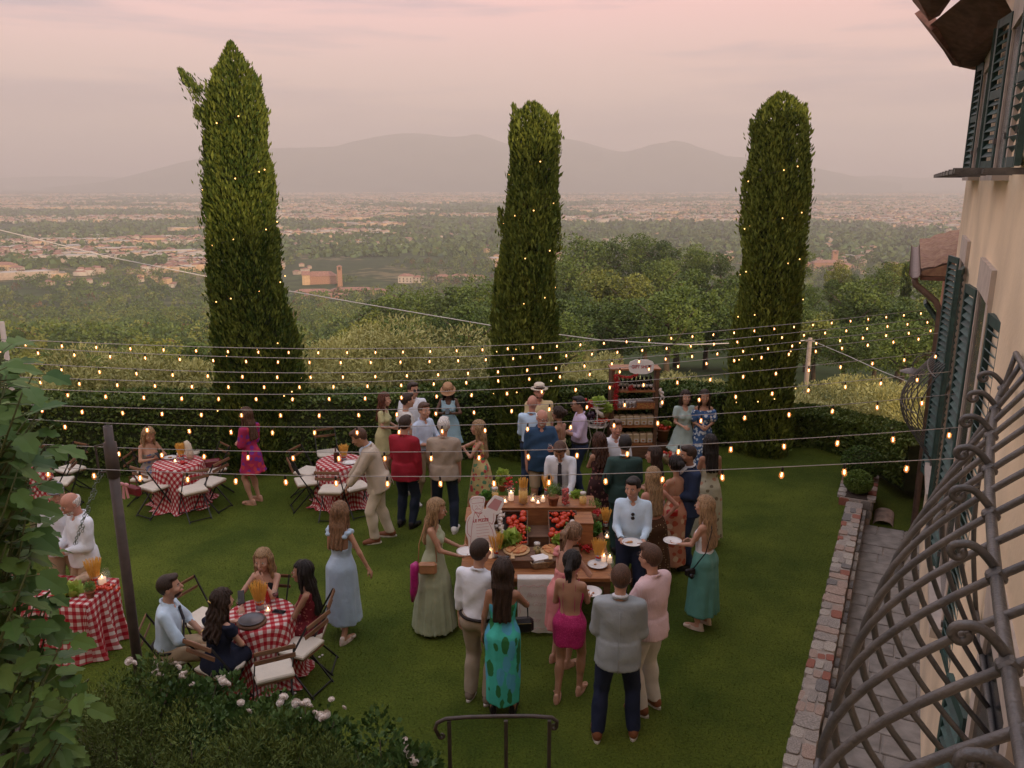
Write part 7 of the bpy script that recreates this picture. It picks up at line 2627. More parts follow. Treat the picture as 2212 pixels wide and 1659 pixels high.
def food_table():
 X0, X1, Y0, Y1 = -.63, 1.23, 8.86, 10.45
 e = empty('food_table', ((X0 + X1) / 2, (Y0 + Y1) / 2, 0), 0, 'long rustic wooden table with stepped risers full of vegetables', 'table')
 w, dp = X1 - X0, Y1 - Y0
 for i in range(6):
  y = -dp / 2 + dp * (i + .5) / 6
  MB().box((0, y, .745), (w, dp / 6 - .004, .05), bev=.005).build('plank', M_WOOD, e)
 for sx in (-1, 1):
  for sy in (-1, 1): MB().box((sx * (w / 2 - .08), sy * (dp / 2 - .08), .36), (.08, .08, .72)).build('leg', M_WOOD2, e)
  MB().box((0, sx * (dp / 2 - .06), .68), (w - .2, .03, .09)).build('apron', M_WOOD2, e)
 def T(x, y, z): return Vector((x, y, z))
 def thing_box(name, c, d, label, m=M_WOOD, cat='wooden box', grp=None):
  q = empty(name, (c[0], c[1], c[2]), 0, label, cat, grp)
  t = .018
  MB().box((0, -d[1] / 2 + t / 2, d[2] / 2), (d[0], t, d[2])).build('front_board', m, q)
  MB().box((0, d[1] / 2 - t / 2, d[2] / 2), (d[0], t, d[2])).build('back_board', m, q)
  for s in (-1, 1): MB().box((s * (d[0] / 2 - t / 2), 0, d[2] / 2), (t - .002, d[1] - 2 * t, d[2])).build('side_board', m, q)
  MB().box((0, 0, d[2] + t / 2 + .001), (d[0] + .02, d[1] + .02, t), bev=.004).build('top_board', m, q)
  return q
 # back tier and risers
 thing_box('riser', (.28, 10.24, .772), (1.66, .40, .40), 'long wooden shelf box forming the high back tier of the food table', M_WOOD, 'riser', 'wooden risers on the food table')
 thing_box('riser', (-.42, 9.78, .772), (.34, .42, .42), 'upright wooden box behind the chef menu board', M_WOOD, 'riser', 'wooden risers on the food table')
 thing_box('riser', (.93, 9.80, .772), (.22, .36, .36), 'narrow upright wooden box right of the right vegetable crate', M_WOOD, 'riser', 'wooden risers on the food table')
 thing_box('riser', (.06, 9.30, .772), (.44, .36, .09), 'low wooden riser under the left pizza board', M_WOOD2, 'riser', 'wooden risers on the food table')
 thing_box('riser', (.62, 9.30, .772), (.44, .36, .09), 'low wooden riser under the right pizza board', M_WOOD2, 'riser', 'wooden risers on the food table')
 thing_box('riser', (.34, 9.82, .772), (.28, .34, .16), 'dark wooden step between the two vegetable crates', M_WOOD2, 'riser', 'wooden risers on the food table')
 # tilted crates
 rg = random.Random(4)
 for cx, lb, side in ((.02, 'tilted crate of tomatoes, garlic and lettuce on the left', 0), (.66, 'tilted crate of tomatoes, peppers and marrows on the right', 1)):
  q = empty('crate', (cx, 9.78, .95), 0, lb, 'crate', 'tilted vegetable crates')
  q.rotation_euler = (R(34), 0, 0)
  MB().box((0, 0, 0), (.36, .50, .016)).build('bottom_board', M_WOOD2, q)
  for s in (-1, 1):
   MB().box((s * .18, 0, .06), (.014, .50, .12)).build('side_board', M_WOOD2, q)
   MB().box((0, s * .25, .06), (.374, .014, .12)).build('end_board', M_WOOD2, q)
  MB().box((0, 0, .03), (.34, .48, .04)).build('packing', mat('dark packing paper', (.03, .025, .02), .9), q)
  M = q.matrix_basis if False else Matrix.Translation((cx, 9.78, .95)) @ Matrix.Rotation(R(34), 4, 'X')
  def on(x, y, z): return M @ Vector((x, y, z))
  tb = MB().ball((0, 0, 0), (.040, .040, .034), 10, 7).mesh('tomato', M_TOMATO)
  for i in range(20):
   x, y = (rg.uniform(-.07, .15), rg.uniform(-.02, .23)) if side == 0 else (rg.uniform(-.16, .08), rg.uniform(-.12, .23))
   o = link('tomato', tb, None, on(x, y, .085 + rg.uniform(0, .045)))
   o.scale = [rg.uniform(.8, 1.15)] * 3
   tag(o, 'ripe red tomato heaped in the left crate' if side == 0 else 'ripe red tomato heaped in the right crate', 'tomato', 'tomatoes in the crates')
  cb = MB().ball((0, 0, 0), .019, 7, 5).mesh('cherry_tomato', M_TOMATO)
  for i in range(44):
   x, y = (rg.uniform(0, .16), rg.uniform(-.24, 0)) if side == 0 else (rg.uniform(-.17, .17), rg.choice((rg.uniform(-.26, -.1), rg.uniform(.1, .24))))
   o = link('cherry_tomato', cb, None, on(x, y, .075 + rg.uniform(0, .06)))
   tag(o, 'small cherry tomato in the left crate' if side == 0 else 'small cherry tomato in the right crate', 'cherry tomato', 'cherry tomatoes in the crates')
  if side == 0:
   gb = MB().lathe([(.0, -.024), (.022, -.018), (.032, .0), (.022, .02), (.008, .032), (.006, .045), (0, .046)], n=10).mesh('garlic_bulb', M_GARLIC)
   for i in range(17):
    o = link('garlic_bulb', gb, None, on(-.17 + rg.uniform(-.035, .04), .27 - i * .027, .11 + rg.uniform(-.02, .03)))
    o.rotation_euler = (rg.uniform(-1, 1), rg.uniform(-1, 1), 0)
    tag(o, 'white garlic bulb of the string down the left crate', 'garlic', 'garlic string on the left crate')
   lettuce(on(-.06, -.19, .09), .16, 'big pale green lettuce at the foot of the left crate', 5)
   lettuce(on(.15, -.02, .07), .06, 'small leafy green tucked beside the tomatoes in the left crate', 6)
  else:
   lettuce(on(-.02, -.20, .10), .13, 'pale lettuce at the foot of the right crate', 7)
   lettuce(on(.10, .0, .08), .07, 'green salad head among the marrows in the right crate', 9)
   b = MB()
   b.tube([on(.02, .08, .12), on(.07, .03, .13), on(.14, -.02, .12)], [.014, .022, .017], 8)
   tag(b.build('courgette', mat('courgette skin', (.10, .16, .04), .4, .3, 20)), 'pale green courgette lying across the right crate', 'courgette')
   b = MB()
   b.tube([on(.04, -.06, .11), on(.09, -.09, .12), on(.15, -.10, .11)], [.018, .032, .026], 9)
   tag(b.build('aubergine', M_AUBER), 'dark aubergine beside the lettuce in the right crate', 'aubergine')
   b = MB()
   b.ball(on(.13, .07, .12), (.045, .045, .04), 12, 8, .08)
   tag(b.build('cauliflower', M_GARLIC), 'white cauliflower head at the right of the right crate', 'cauliflower')
 # upper tier, left to right
 Z = 1.194
 G = 'glass jars on the food table'
 jar(onz(1069, 1090, Z), .052, .24, True, 'lidded jar of pasta at the left end of the high tier')
 candle_jar(onz(1091, 1087, Z), .038, .10, 'short candle jar second from the left on the high tier')
 candle_jar(onz(1104, 1082, Z), .045, .19, 'tall candle jar beside the spaghetti vase', True)
 p = onz(1130, 1088, Z)
 v = empty('vase', p, 0, 'tall clear vase packed with spaghetti on the high tier', 'vase')
 MB().lathe([(.062, 0), (.065, .01), (.065, .25), (.062, .25), (.061, .02), (0, .015)], n=18).build('glass_body', M_GLASS, v)
 MB().lathe([(.058, .02), (.058, .19), (0, .195)], n=16).build('pasta_fill', M_PASTA, v)
 spaghetti(v, .15, .21, .045, .07, 60, 3)
 candle_jar(onz(1151, 1084, Z), .042, .12, 'candle jar right of the spaghetti vase on the high tier')
 candle_jar(onz(1162, 1089, Z), .036, .09, 'lowest candle jar in the middle of the high tier')
 candle_jar(onz(1173, 1085, Z), .036, .11, 'candle jar beside the terracotta herb pot', True)
 herb_pot(onz(1195, 1090, Z), .075, 'terracotta pot of feathery herb on the high tier', None, 2, .20, .028, 4, True)
 p = onz(1222, 1091, Z)
 v = empty('vase', p, 0, 'tall glass vase of dark cherry tomatoes on the high tier', 'vase')
 MB().lathe([(.055, 0), (.062, .01), (.066, .27), (.062, .27), (.058, .02), (0, .015)], n=18).build('glass_body', M_GLASS, v)
 b = MB()
 for i in range(60): b.ball((rg.uniform(-.038, .038), rg.uniform(-.038, .038), .03 + .2 * i / 60), .019, 6, 5)
 b.build('cherry_tomatoes', M_CHERRY, v)['kind'] = 'stuff'
 lettuce(onz(1247, 1072, Z), .09, 'round green cabbage behind the right jar of pasta', 11)
 jar(onz(1259, 1094, 1.15), .050, .20, True, 'lidded jar of pasta at the right end of the high tier')
 herb_pot(onz(1085, 1060, Z), .06, 'leafy green herb at the back left of the high tier', M_LETT, 4, .22, .06, 1.6)
 herb_pot(onz(1050, 1092, 1.19), .055, 'basil in a terracotta pot behind the menu board', M_BASIL, 5, .12, .04, 1.5)
 p = onz(1099, 1062, Z)
 v = empty('grape_bowl', p, 0, 'heap of dark red grapes in a glass bowl at the back of the high tier', 'bowl')
 MB().lathe([(.03, 0), (.05, .01), (.075, .12), (.072, .12), (.045, .02), (0, .015)], n=14).build('glass_body', M_GLASS, v)
 b = MB()
 for i in range(60): b.ball((rg.gauss(0, .03), rg.gauss(0, .03), .05 + .16 * rg.random()), .015, 6, 5)
 b.build('grapes', M_CHERRY, v)['kind'] = 'stuff'
 pasta_can(onz(1182, 1066, Z), 'spaghetti fan in front of the bending server', .9, 9)
 # lower table
 Z = .774
 herb_pot(onz(1281, 1128, .93), .07, 'grey green lavender pot at the right end of the table', None, 8, .24, .026, 4, True)
 jar(onz(1072, 1165, Z + .1), .045, .19, True, 'lidded jar of pasta behind the menu board')
 pasta_can(onz(1073, 1203, Z), 'spaghetti fan right of the chef menu board', 1.05, 1)
 pasta_can(onz(1293, 1213, Z), 'spaghetti fan at the right front of the food table', 1.0, 2)
 pasta_can(onz(1308, 1136, Z + .2), 'spaghetti fan at the far right end of the food table', .8, 3)
 candle_jar(onz(1007, 1200, Z), .042, .16, 'candle jar at the left front corner of the food table')
 candle_jar(onz(1058, 1206, Z), .040, .15, 'candle jar beside the kneeling menu board', True)
 candle_jar(onz(1304, 1216, Z), .040, .15, 'candle jar left of the pair at the right front corner', True)
 candle_jar(onz(1317, 1217, Z), .038, .14, 'candle jar right of the pair at the right front corner', True)
 candle_jar(onz(1311, 1163, Z + .05), .036, .11, 'candle jar beside the basil pot on the right')
 jar(onz(1160, 1203, Z), .050, .19, True, 'tall jar of dried peppers between the pizza boards', True, mat('dried yellow peppers', (.36, .24, .05), .5, .4, 30))
 herb_pot(onz(1283, 1172, Z), .065, 'bushy basil pot at the right of the food table', M_BASIL, 6, .20, .05, 1.5)
 for u, v_, k, lb in ((1116, 1189, 0, 'round wooden board with a sliced pizza on the left riser'), (1196, 1190, 1, 'round wooden board with a pizza on the right riser')):
  q = empty('pizza_board', onz(u, v_, .886), 0, lb, 'pizza board', 'pizza boards')
  MB().lathe([(.0, 0), (.165, 0), (.17, .008), (.165, .016), (0, .016)], n=32).build('board', M_BOARD, q)
  MB().box((-.05, -.20, .008), (.05, .11, .014), bev=.004).build('handle', M_BOARD, q)
  for i in range(6):
   a0, a1 = 2 * PI * i / 6 + .08, 2 * PI * (i + 1) / 6 - .02
   ox, oy = rg.uniform(-.01, .01), rg.uniform(-.01, .01)
   pts = [(ox, oy)] + [(ox + .135 * math.cos(a0 + (a1 - a0) * j / 4), oy + .135 * math.sin(a0 + (a1 - a0) * j / 4)) for j in range(5)]
   MB().plate(pts, .017, .032 + rg.uniform(0, .006)).build('pizza_slice', M_CRUST, q)
 q = empty('napkin_basket', onz(1168, 1222, Z), .25, 'woven basket filled with white paper napkins at the table front', 'basket')
 b = MB()
 for i in range(6):
  t = i / 5
  x, y, z = .11 + .03 * t, .075 + .025 * t, .01 + .075 * t
  b.tube([(-x, -y, z), (x, -y, z), (x, y, z), (-x, y, z), (-x, -y, z)], .0085, 5, False)
 b.box((0, 0, .008), (.21, .14, .012))
 b.build('woven_sides', M_WICKER, q)
 for i in range(5):
  b = MB()
  b.box((rg.uniform(-.01, .01), rg.uniform(-.01, .01), .07 + .012 * i), (.20, .15, .010), rz=rg.uniform(-.25, .25))
  b.build('napkin', mat('white paper', (.72, .70, .68), .9, .03), q)
 plate_at(onz(1291, 1221, Z + .01), .125, 'white plate with a fork on the right front of the food table', [(-.03, .0, .02)])
 wine_glass(onz(1319, 1243, Z), 'nearly empty wine glass at the front right corner of the table', False, 1.1)
 # baskets
 q = empty('vegetable_basket', onz(1291, 1122, 1.0), 0, 'wicker basket of red radishes at the right end of the table', 'basket')
 MB().lathe([(.06, 0), (.075, .02), (.10, .11), (.094, .11), (.07, .02), (0, .015)], n=16).build('woven_sides', M_WICKER, q)
 b = MB()
 for i in range(28): b.ball((rg.gauss(0, .04), rg.gauss(0, .04), .09 + .05 * rg.random()), .02, 7, 5)
 b.build('radishes', M_CHILI, q)['kind'] = 'stuff'
 b = MB()
 for i in range(40):
  a = Vector((rg.gauss(0, .05), rg.gauss(0, .05), .02 + .07 * rg.random()))
  dd = Vector((rg.uniform(-1, 1), rg.uniform(-1, 1), rg.uniform(-.3, .6))).normalized()
  b.tube([a, a + dd * .035, a + dd * .07], [.010, .008, .002], 5)
 o = b.build('chilli_heap', M_CHILI, None, onz(1272, 1190, Z))
 tag(o, 'heap of shiny red chillies between basil and pizza board', 'chillies', kind='stuff')
 return e
food_table()
def text_mesh(body, size, m, name='lettering', shear=0.0, sx=1.0):
 cu = bpy.data.curves.new(name, 'FONT')
 cu.body = body
 cu.size = size
 cu.align_x = 'CENTER'
 cu.align_y = 'CENTER'
 cu.extrude = .0008
 cu.offset = size * (.03 if shear == 0 else -.006)
 cu.shear = shear
 o = bpy.data.objects.new(name, cu)
 COL.objects.link(o)
 dg = bpy.context.evaluated_depsgraph_get()
 me = bpy.data.meshes.new_from_object(o.evaluated_get(dg))
 me.name = name
 bpy.data.objects.remove(o)
 me.materials.clear()
 me.materials.append(m)
 return me
def upright(o, loc, tilt=0, sx=1, rz=0):
 o.location = loc
 o.rotation_euler = (PI / 2 - tilt, 0, rz)
 o.scale = (sx, 1, 1)
def smooth_outline(pts, it=2):
 for _ in range(it):
  q = []
  for i, p in enumerate(pts):
   n = pts[(i + 1) % len(pts)]
   q += [(p[0] * .75 + n[0] * .25, p[1] * .75 + n[1] * .25), (p[0] * .25 + n[0] * .75, p[1] * .25 + n[1] * .75)]
  pts = q
 return pts
def menu_board():
 # drawn as seen: (u, v) relative to the foot of the board, in metres
 p = onz(1042, 1205, .774)
 e = empty('menu_board', p, 0, 'white menu board cut out as a cook with a tray, lettered LE PIZZE', 'menu board')
 K = 1 / 171.0
 def q(u, v): return ((u - 1042) * K, (1205 - v) * K * 1.08)
 M = Matrix.Rotation(PI / 2 - R(8), 4, 'X')
 body = [q(*t) for t in ((1012, 1208), (1012, 1168), (1008, 1160), (1005, 1150), (1007, 1130), (1012, 1120), (1021, 1114), (1018, 1106), (1017, 1098), (1014, 1091), (1016, 1085), (1022, 1080), (1034, 1079), (1046, 1080), (1049, 1085), (1047, 1093), (1046, 1101), (1045, 1106), (1053, 1104), (1057, 1108), (1066, 1108), (1072, 1114), (1071, 1128), (1066, 1136), (1070, 1150), (1075, 1170), (1076, 1208))]
 MB().plate(smooth_outline(body[::-1])[::1], -.006, .006, M).build('board', M_SIGNW, e)
 tray = [q(*t) for t in ((1046, 1102), (1066, 1079), (1070, 1077), (1088, 1083), (1091, 1088), (1080, 1112), (1074, 1117), (1066, 1115))]
 MB().plate(smooth_outline(tray[::-1]), -.0055, .0075, M).build('tray', M_SIGNW, e)
 pic = [q(*t) for t in ((1053, 1101), (1069, 1083), (1085, 1089), (1074, 1109))]
 MB().plate(pic[::-1], .0075, .009, M).build('tray_picture', M_SIGNP, e)
 def stroke(pts, w=.0045, m=M_SIGNR, nm='printed_line'):
  b = MB()
  P = [q(*t) for t in pts]
  for a, c in zip(P, P[1:]):
   d = Vector((c[0] - a[0], c[1] - a[1]))
   if d.length < 1e-6: continue
   d.normalize()
   n = Vector((-d.y, d.x)) * w / 2
   dd = d * w * .3
   b.plate([(a[0] - dd.x - n.x, a[1] - dd.y - n.y), (c[0] + dd.x - n.x, c[1] + dd.y - n.y), (c[0] + dd.x + n.x, c[1] + dd.y + n.y), (a[0] - dd.x + n.x, a[1] - dd.y + n.y)], .0062, .0078, M)
  b.build(nm, m, e)
 stroke([(1017, 1206), (1017, 1170), (1020, 1140), (1024, 1120), (1026, 1112)])
 stroke([(1071, 1206), (1070, 1172), (1064, 1148), (1056, 1132), (1046, 1118)])
 stroke([(1017, 1162), (1010, 1154), (1010, 1132), (1016, 1121)])
 stroke([(1058, 1132), (1063, 1136), (1067, 1128), (1067, 1114)])
 stroke([(1018, 1092), (1018, 1086), (1024, 1083), (1036, 1082), (1045, 1084), (1045, 1091), (1020, 1094)], .003)
 stroke([(1021, 1097), (1021, 1104), (1026, 1110), (1034, 1112), (1041, 1109), (1044, 1098)], .003)
 stroke([(1027, 1099), (1030, 1098)], .003)
 stroke([(1036, 1098), (1039, 1099)], .003)
 stroke([(1027, 1106), (1030, 1104), (1033, 1105), (1036, 1104), (1039, 1106)], .004)
 stroke([(1031, 1099), (1032, 1102)], .003)
 stroke([(1026, 1111), (1031, 1116), (1034, 1122), (1036, 1116), (1042, 1112), (1034, 1114), (1026, 1111)], .006)
 stroke([(1074, 1098), (1078, 1094), (1076, 1090), (1072, 1093), (1071, 1100)], .004)
 for i in range(9):
  stroke([(1029 + i * .3, 1137 + i * 6.0), (1055 + i * .8, 1134 + i * 6.0)], .0035, M_SIGNP, 'printed_line')
 t = link('lettering', text_mesh('LE PIZZE', .052, M_SIGNR), e)
 a = M @ Vector((*q(1039, 1128), .0075))
 t.location = a
 t.rotation_euler = (PI / 2 - R(8), 0, 0)
 t.rotation_euler.rotate_axis('Z', R(6))
menu_board()
def runner():
 y, z0 = 8.845, .772
 x0, x1 = .065, .505
 e = empty('table_runner', (x0 / 2 + x1 / 2, y, 0), 0, 'white printed cloth hanging down the front of the food table', 'table runner')
 w = x1 - x0
 b = MB()
 b.smooth = True
 n, m = 20, 24
 vs, fs = [], []
 for j in range(m + 1):
  for i in range(n + 1):
   x = -w / 2 + w * i / n
   if j < 3: vs.append((x, .10 - j * .05 - (.004 if j == 2 else 0), z0 + .004 - (.003 if j == 2 else 0)))
   else:
    t = (j - 3) / (m - 3)
    vs.append((x * (1 - .03 * t), -.008 - .008 * math.sin(x * 22 + 1.2) * t - .004 * math.sin(x * 45) * t, z0 - .012 - .70 * t - .012 * math.sin(x * 9) * t))
 for j in range(m):
  for i in range(n): fs.append([j * (n + 1) + i, (j + 1) * (n + 1) + i, (j + 1) * (n + 1) + i + 1, j * (n + 1) + i + 1])
 b.add(vs, fs)
 b.build('cloth', CL['offwhite'], e)
 b = MB()
 pts = [(-w / 2 + .03 + (w - .06) * k / 60, -.022, z0 - .085 - .010 * math.cos(k / 60 * 2 * PI * 3.5)) for k in range(61)]
 b.tube(pts, .0028, 4, False)
 pts = [(-w / 2 + .03 + (w - .06) * k / 60, -.030, z0 - .645 + .010 * math.cos(k / 60 * 2 * PI * 3.5)) for k in range(61)]
 b.tube(pts, .0028, 4, False)
 for s in (-1, 1):
  pts = [(s * (w / 2 - .03) + .008 * math.cos(k / 60 * 2 * PI * 5), -.026, z0 - .085 - .56 * k / 60) for k in range(61)]
  b.tube(pts, .0024, 4, False)
 b.build('scalloped_border', M_SIGNP, e)
 for s, z, sz in (('Beauty', .20, .085), ('& Glam', .32, .085), ('of the', .43, .06), ('day', .53, .08)):
  o = link('lettering', text_mesh(s, sz, M_FAINT, shear=.45), e)
  upright(o, (.0, -.030, z0 - z), 0)
runner()
def gift_shelf():
 p = ony(1366, 900, 15.5)
 W, D, H = .94, .36, 1.83
 e = empty('gift_shelf', (p.x, 15.5, 0), R(2), 'dark wooden gift shelf with bottles, glasses and food packs by the hedge', 'shelf unit')
 for s in (-1, 1):
  MB().box((s * (W / 2 - .035), -D / 2 + .035, H / 2), (.07, .07, H)).build('post', M_WOOD2, e)
  MB().box((s * (W / 2 - .02), .035, H / 2), (.04, D - .07, H - .02)).build('side_panel', M_WOOD2, e)
 LV = (.32, .69, 1.06, 1.41)
 for z in LV: MB().box((0, .0, z - .015), (W - .09, D, .03)).build('shelf', M_WOOD, e)
 MB().box((0, 0, H + .014), (W + .04, D + .05, .028)).build('top_board', M_WOOD, e)
 MB().box((0, -D / 2 + .02, .16), (W - .14, .03, .26)).build('kick_board', M_WOOD2, e)
 M = Matrix.Translation(e.location) @ Matrix.Rotation(R(2), 4, 'Z')
 rg = random.Random(6)
 bm = MB().lathe([(.033, 0), (.034, .02), (.034, .15), (.014, .19), (.013, .25), (.015, .25), (.015, .262), (0, .262)], n=12)
 bm = bm.mesh('wine_bottle', flat('dark bottle glass', (.012, .014, .010), .15))
 lbm = MB().lathe([(.0347, .05), (.0347, .11)], n=12).mesh('bottle_label', CL['offwhite'])
 for r_ in range(2):
  for i in range(9):
   if r_ == 0 and i in (1, 2): continue
   q = empty('wine_bottle', M @ Vector((-.33 + i * .083, -.06 + .11 * r_, LV[3])), rg.uniform(0, 6), ('dark wine bottle in the front row of the gift shelf' if r_ == 0 else 'dark wine bottle in the back row of the gift shelf'), 'wine bottle', 'wine bottles on the gift shelf')
   link('bottle_body', bm, q)
   link('bottle_label', lbm, q)
 gm = MB().lathe([(.0, 0), (.026, .002), (.005, .008), (.004, .05), (.026, .075), (.030, .10), (.024, .125), (.022, .125), (.028, .10), (0, .06)], n=10).mesh('stem_glass', mat('bright glassware', (.55, .55, .56), .12, .05, metal=.0))
 for r_ in range(4):
  for i in range(11):
   o = link('stem_glass', gm, None, M @ Vector((-.36 + i * .070 + .03 * (r_ % 2), -.13 + .07 * r_, LV[2])))
   tag(o, 'small stemmed glass in the rows on the gift shelf', 'glass', 'stemmed glasses on the gift shelf')
 pm = MB().box((0, 0, .10), (.13, .08, .20), bev=.02).mesh('pack', mat('cellophane pasta pack', (.58, .44, .27), .35, .2, 9))
 lm = MB().box((0, -.043, .06), (.085, .004, .07)).mesh('pack_label', CL['offwhite'])
 lp = MB().box((0, -.0465, .06), (.055, .003, .04)).mesh('label_print', mat('ochre print', (.40, .20, .08), .7))
 for z, rowlb in ((LV[1], 'middle'), (LV[0], 'bottom')):
  for r_ in range(2):
   for i in range(6):
    q = empty('food_pack', M @ Vector((-.345 + i * .138, -.10 + .10 * r_, z)), rg.uniform(-.06, .06), 'cellophane pack of dry food %s on the %s gift shelf' % ('at the front' if r_ == 0 else 'behind', rowlb), 'food pack', 'food packs on the gift shelf')
    link('wrapper', pm, q)
    l = link('pack_label', lm, q)
    link('label_print', lp, l)
 # red chilli garland, dried chilli box, garlic braid
 b = MB()
 def chili(c, L=.06):
  d_ = Vector((rg.uniform(-1, 1), rg.uniform(-1, .2), rg.uniform(-1, .1))).normalized()
  b.tube([c, c + d_ * L * .5, c + d_ * L], [.011, .009, .002], 5)
 for i in range(150):
  t = i / 150
  chili(Vector((-W / 2 + .09 + rg.gauss(0, .02), -D / 2 - .02, 1.76 - .70 * t)))
 for i in range(70): chili(Vector((-W / 2 + .10 + .40 * i / 70, -D / 2 - .02, 1.76 - .05 * math.sin(PI * i / 70))))
 for i in range(30): chili(Vector((-.08 + rg.gauss(0, .03), -D / 2 + .03, 1.46 + rg.gauss(0, .03))), .05)
 o = b.build('chilli_garland', M_CHILI, None, e.location, R(2))
 tag(o, 'garland of red chillies down the left post of the gift shelf', 'chilli garland')
 q = empty('snack_box', M @ Vector((.22, -.17, LV[2])), R(2), 'see-through box of mixed dried chillies on the glasses shelf', 'box')
 MB().box((0, 0, .06), (.36, .08, .12)).build('box_body', mat('mixed dried chilli', (.28, .06, .03), .4, vs=60, col2=(.42, .22, .06), detail=2, lo=.45, hi=.55), q)
 MB().box((0, 0, .125), (.37, .09, .01)).build('lid', M_WOOD2, q)
 gb = MB()
 for i in range(26): gb.ball((W / 2 + .03 + rg.gauss(0, .015) + .04 * math.sin(i / 26 * PI), -D / 2 + rg.gauss(0, .015), 1.44 - .36 * i / 26), .028, 8, 6, .12)
 tag(gb.build('garlic_braid', M_GARLIC, None, e.location, R(2)), 'pale garlic braid hanging on the right post of the gift shelf', 'garlic braid')
 # sign
 s = empty('shop_sign', M @ Vector((.10, -D / 2 - .02, 1.90)), R(2), 'white lozenge sign lettered GIFT SHOP in red above the shelf', 'sign')
 ol = smooth_outline([(-.25, 0), (-.23, -.10), (-.17, -.12), (-.12, -.145), (.12, -.145), (.17, -.12), (.23, -.10), (.25, 0), (.23, .10), (.17, .12), (.12, .145), (-.12, .145), (-.17, .12), (-.23, .10)], 1)
 MB().plate(ol, -.008, .008, Matrix.Rotation(PI / 2, 4, 'X')).build('board', M_SIGNW, s)
 o = link('lettering', text_mesh('GIFT SHOP', .092, M_SIGNR), s)
 upright(o, (0, -.0095, -.0), 0, .86)
gift_shelf()
def baskets():
 rg = random.Random(21)
 # wire stand with vegetables left of the shelf
 p = ony(1290, 900, 15.1)
 e = empty('vegetable_stand', (p.x, 15.1, 0), 0, 'white wire stand heaped with vegetables left of the gift shelf', 'vegetable stand')
 wm = mat('white wire', (.55, .5, .45), .5, .05)
 b = MB()
 for z, r in ((.90, .22), (.78, .20), (1.25, .17), (1.15, .15)):
  b.tube([(r * math.cos(a), r * math.sin(a), z) for a in np.linspace(0, 2 * PI, 25)], .008, 5, False)
 for k in range(12):
  a = k * PI / 6
  b.tube([(.2 * math.cos(a), .2 * math.sin(a), .78), (.235 * math.cos(a + .12), .235 * math.sin(a + .12), .84), (.22 * math.cos(a + .26), .22 * math.sin(a + .26), .90)], .006, 4)
 for k in range(3):
  a = k * 2.1 + .4
  b.tube([(.24 * math.cos(a), .24 * math.sin(a), 0), (.12 * math.cos(a), .12 * math.sin(a), .5), (.2 * math.cos(a), .2 * math.sin(a), .80), (.15 * math.cos(a), .15 * math.sin(a), 1.2)], .010, 5)
 b.lathe([(.0, .775), (.2, .78), (.2, .786), (0, .786)], n=20)
 b.lathe([(.0, 1.145), (.15, 1.15), (.15, 1.156), (0, 1.156)], n=20)
 b.build('wire_frame', wm, e)
 tm = MB().ball((0, 0, 0), (.038, .038, .032), 9, 7).mesh('tomato', M_TOMATO)
 for i in range(26):
  o = link('tomato', tm, None, Vector((p.x, 15.1, 0)) + Vector((.06 + rg.gauss(0, .07), -.06 + rg.gauss(0, .06), .84 + .08 * rg.random())))
  tag(o, 'tomato piled on the white wire stand', 'tomato', 'tomatoes on the wire stand')
 am = MB().ball((0, 0, 0), (.06, .06, .075), 10, 8).mesh('aubergine', M_AUBER)
 for dx, dz in ((-.12, .90), (-.09, 1.02), (-.16, 1.0)):
  o = link('aubergine', am, None, (p.x + dx, 15.02, dz))
  tag(o, 'dark aubergine on the left of the wire stand', 'aubergine', 'aubergines on the wire stand')
 b = MB()
 for i in range(16):
  a = Vector((-.16 + rg.gauss(0, .03), -.05, 1.22 + rg.gauss(0, .05)))
  b.ball(a, (.03, .03, .04), 7, 5, .1)
 tag(b.build('red_peppers', M_CHILI, None, (p.x, 15.1, 0)), 'cluster of red peppers high on the wire stand', 'peppers', kind='stuff')
 b = MB()
 b.tube([(-.06, -.10, 1.20), (-.02, -.13, 1.10), (.06, -.14, 1.04), (.10, -.12, .98)], [.02, .035, .045, .03], 9)
 tag(b.build('white_marrow', M_GARLIC, None, (p.x, 15.1, 0)), 'long white marrow resting across the wire stand', 'marrow')
 lettuce(Vector((p.x + .01, 15.1, 1.22)), .15, 'upper curly green cabbage on the wire stand', 31)
 lettuce(Vector((p.x + .16, 15.1, 1.08)), .13, 'lower curly green cabbage on the right of the wire stand', 32)
 b = MB()
 b.lathe([(.10, .92), (.14, 1.02), (.15, 1.05), (.14, 1.05), (.09, .93)], (.12, .04, .02), n=18)
 tag(b.build('bread_basket', M_WICKER, None, (p.x, 15.1, 0)), 'round wicker tray behind the white marrow', 'basket')
 # bucket of vegetables right of the shelf
 p = onz(1430, 975, 0)
 e = empty('vegetable_bucket', (p.x, p.y, .0), 0, 'terracotta tub of peppers and greens right of the gift shelf', 'tub')
 MB().lathe([(.11, .0), (.12, .22), (.11, .22), (.10, .2), (0, .2)], n=18).build('plinth', M_WOOD2, e)
 MB().lathe([(.085, .225), (.125, .46), (.135, .46), (.135, .49), (.12, .49), (.11, .45), (0, .44)], n=18).build('tub_body', M_TERRA, e)
 b = MB()
 for i in range(24): b.ball((rg.gauss(0, .05), rg.gauss(0, .05), .50 + .06 * rg.random()), .034, 8, 6)
 b.build('peppers', M_TOMATO, e)['kind'] = 'stuff'
 lettuce(Vector((p.x + .06, p.y + .05, .56)), .10, 'pale green endive sticking out of the terracotta tub', 33)
 gb = MB()
 for i in range(20): gb.ball((-.17 + rg.gauss(0, .02), -.05 + rg.gauss(0, .02), .50 - .4 * i / 20), .03, 8, 6, .12)
 tag(gb.build('garlic_braid', M_GARLIC, None, (p.x, p.y, 0)), 'garlic braid hanging beside the terracotta tub', 'garlic braid')
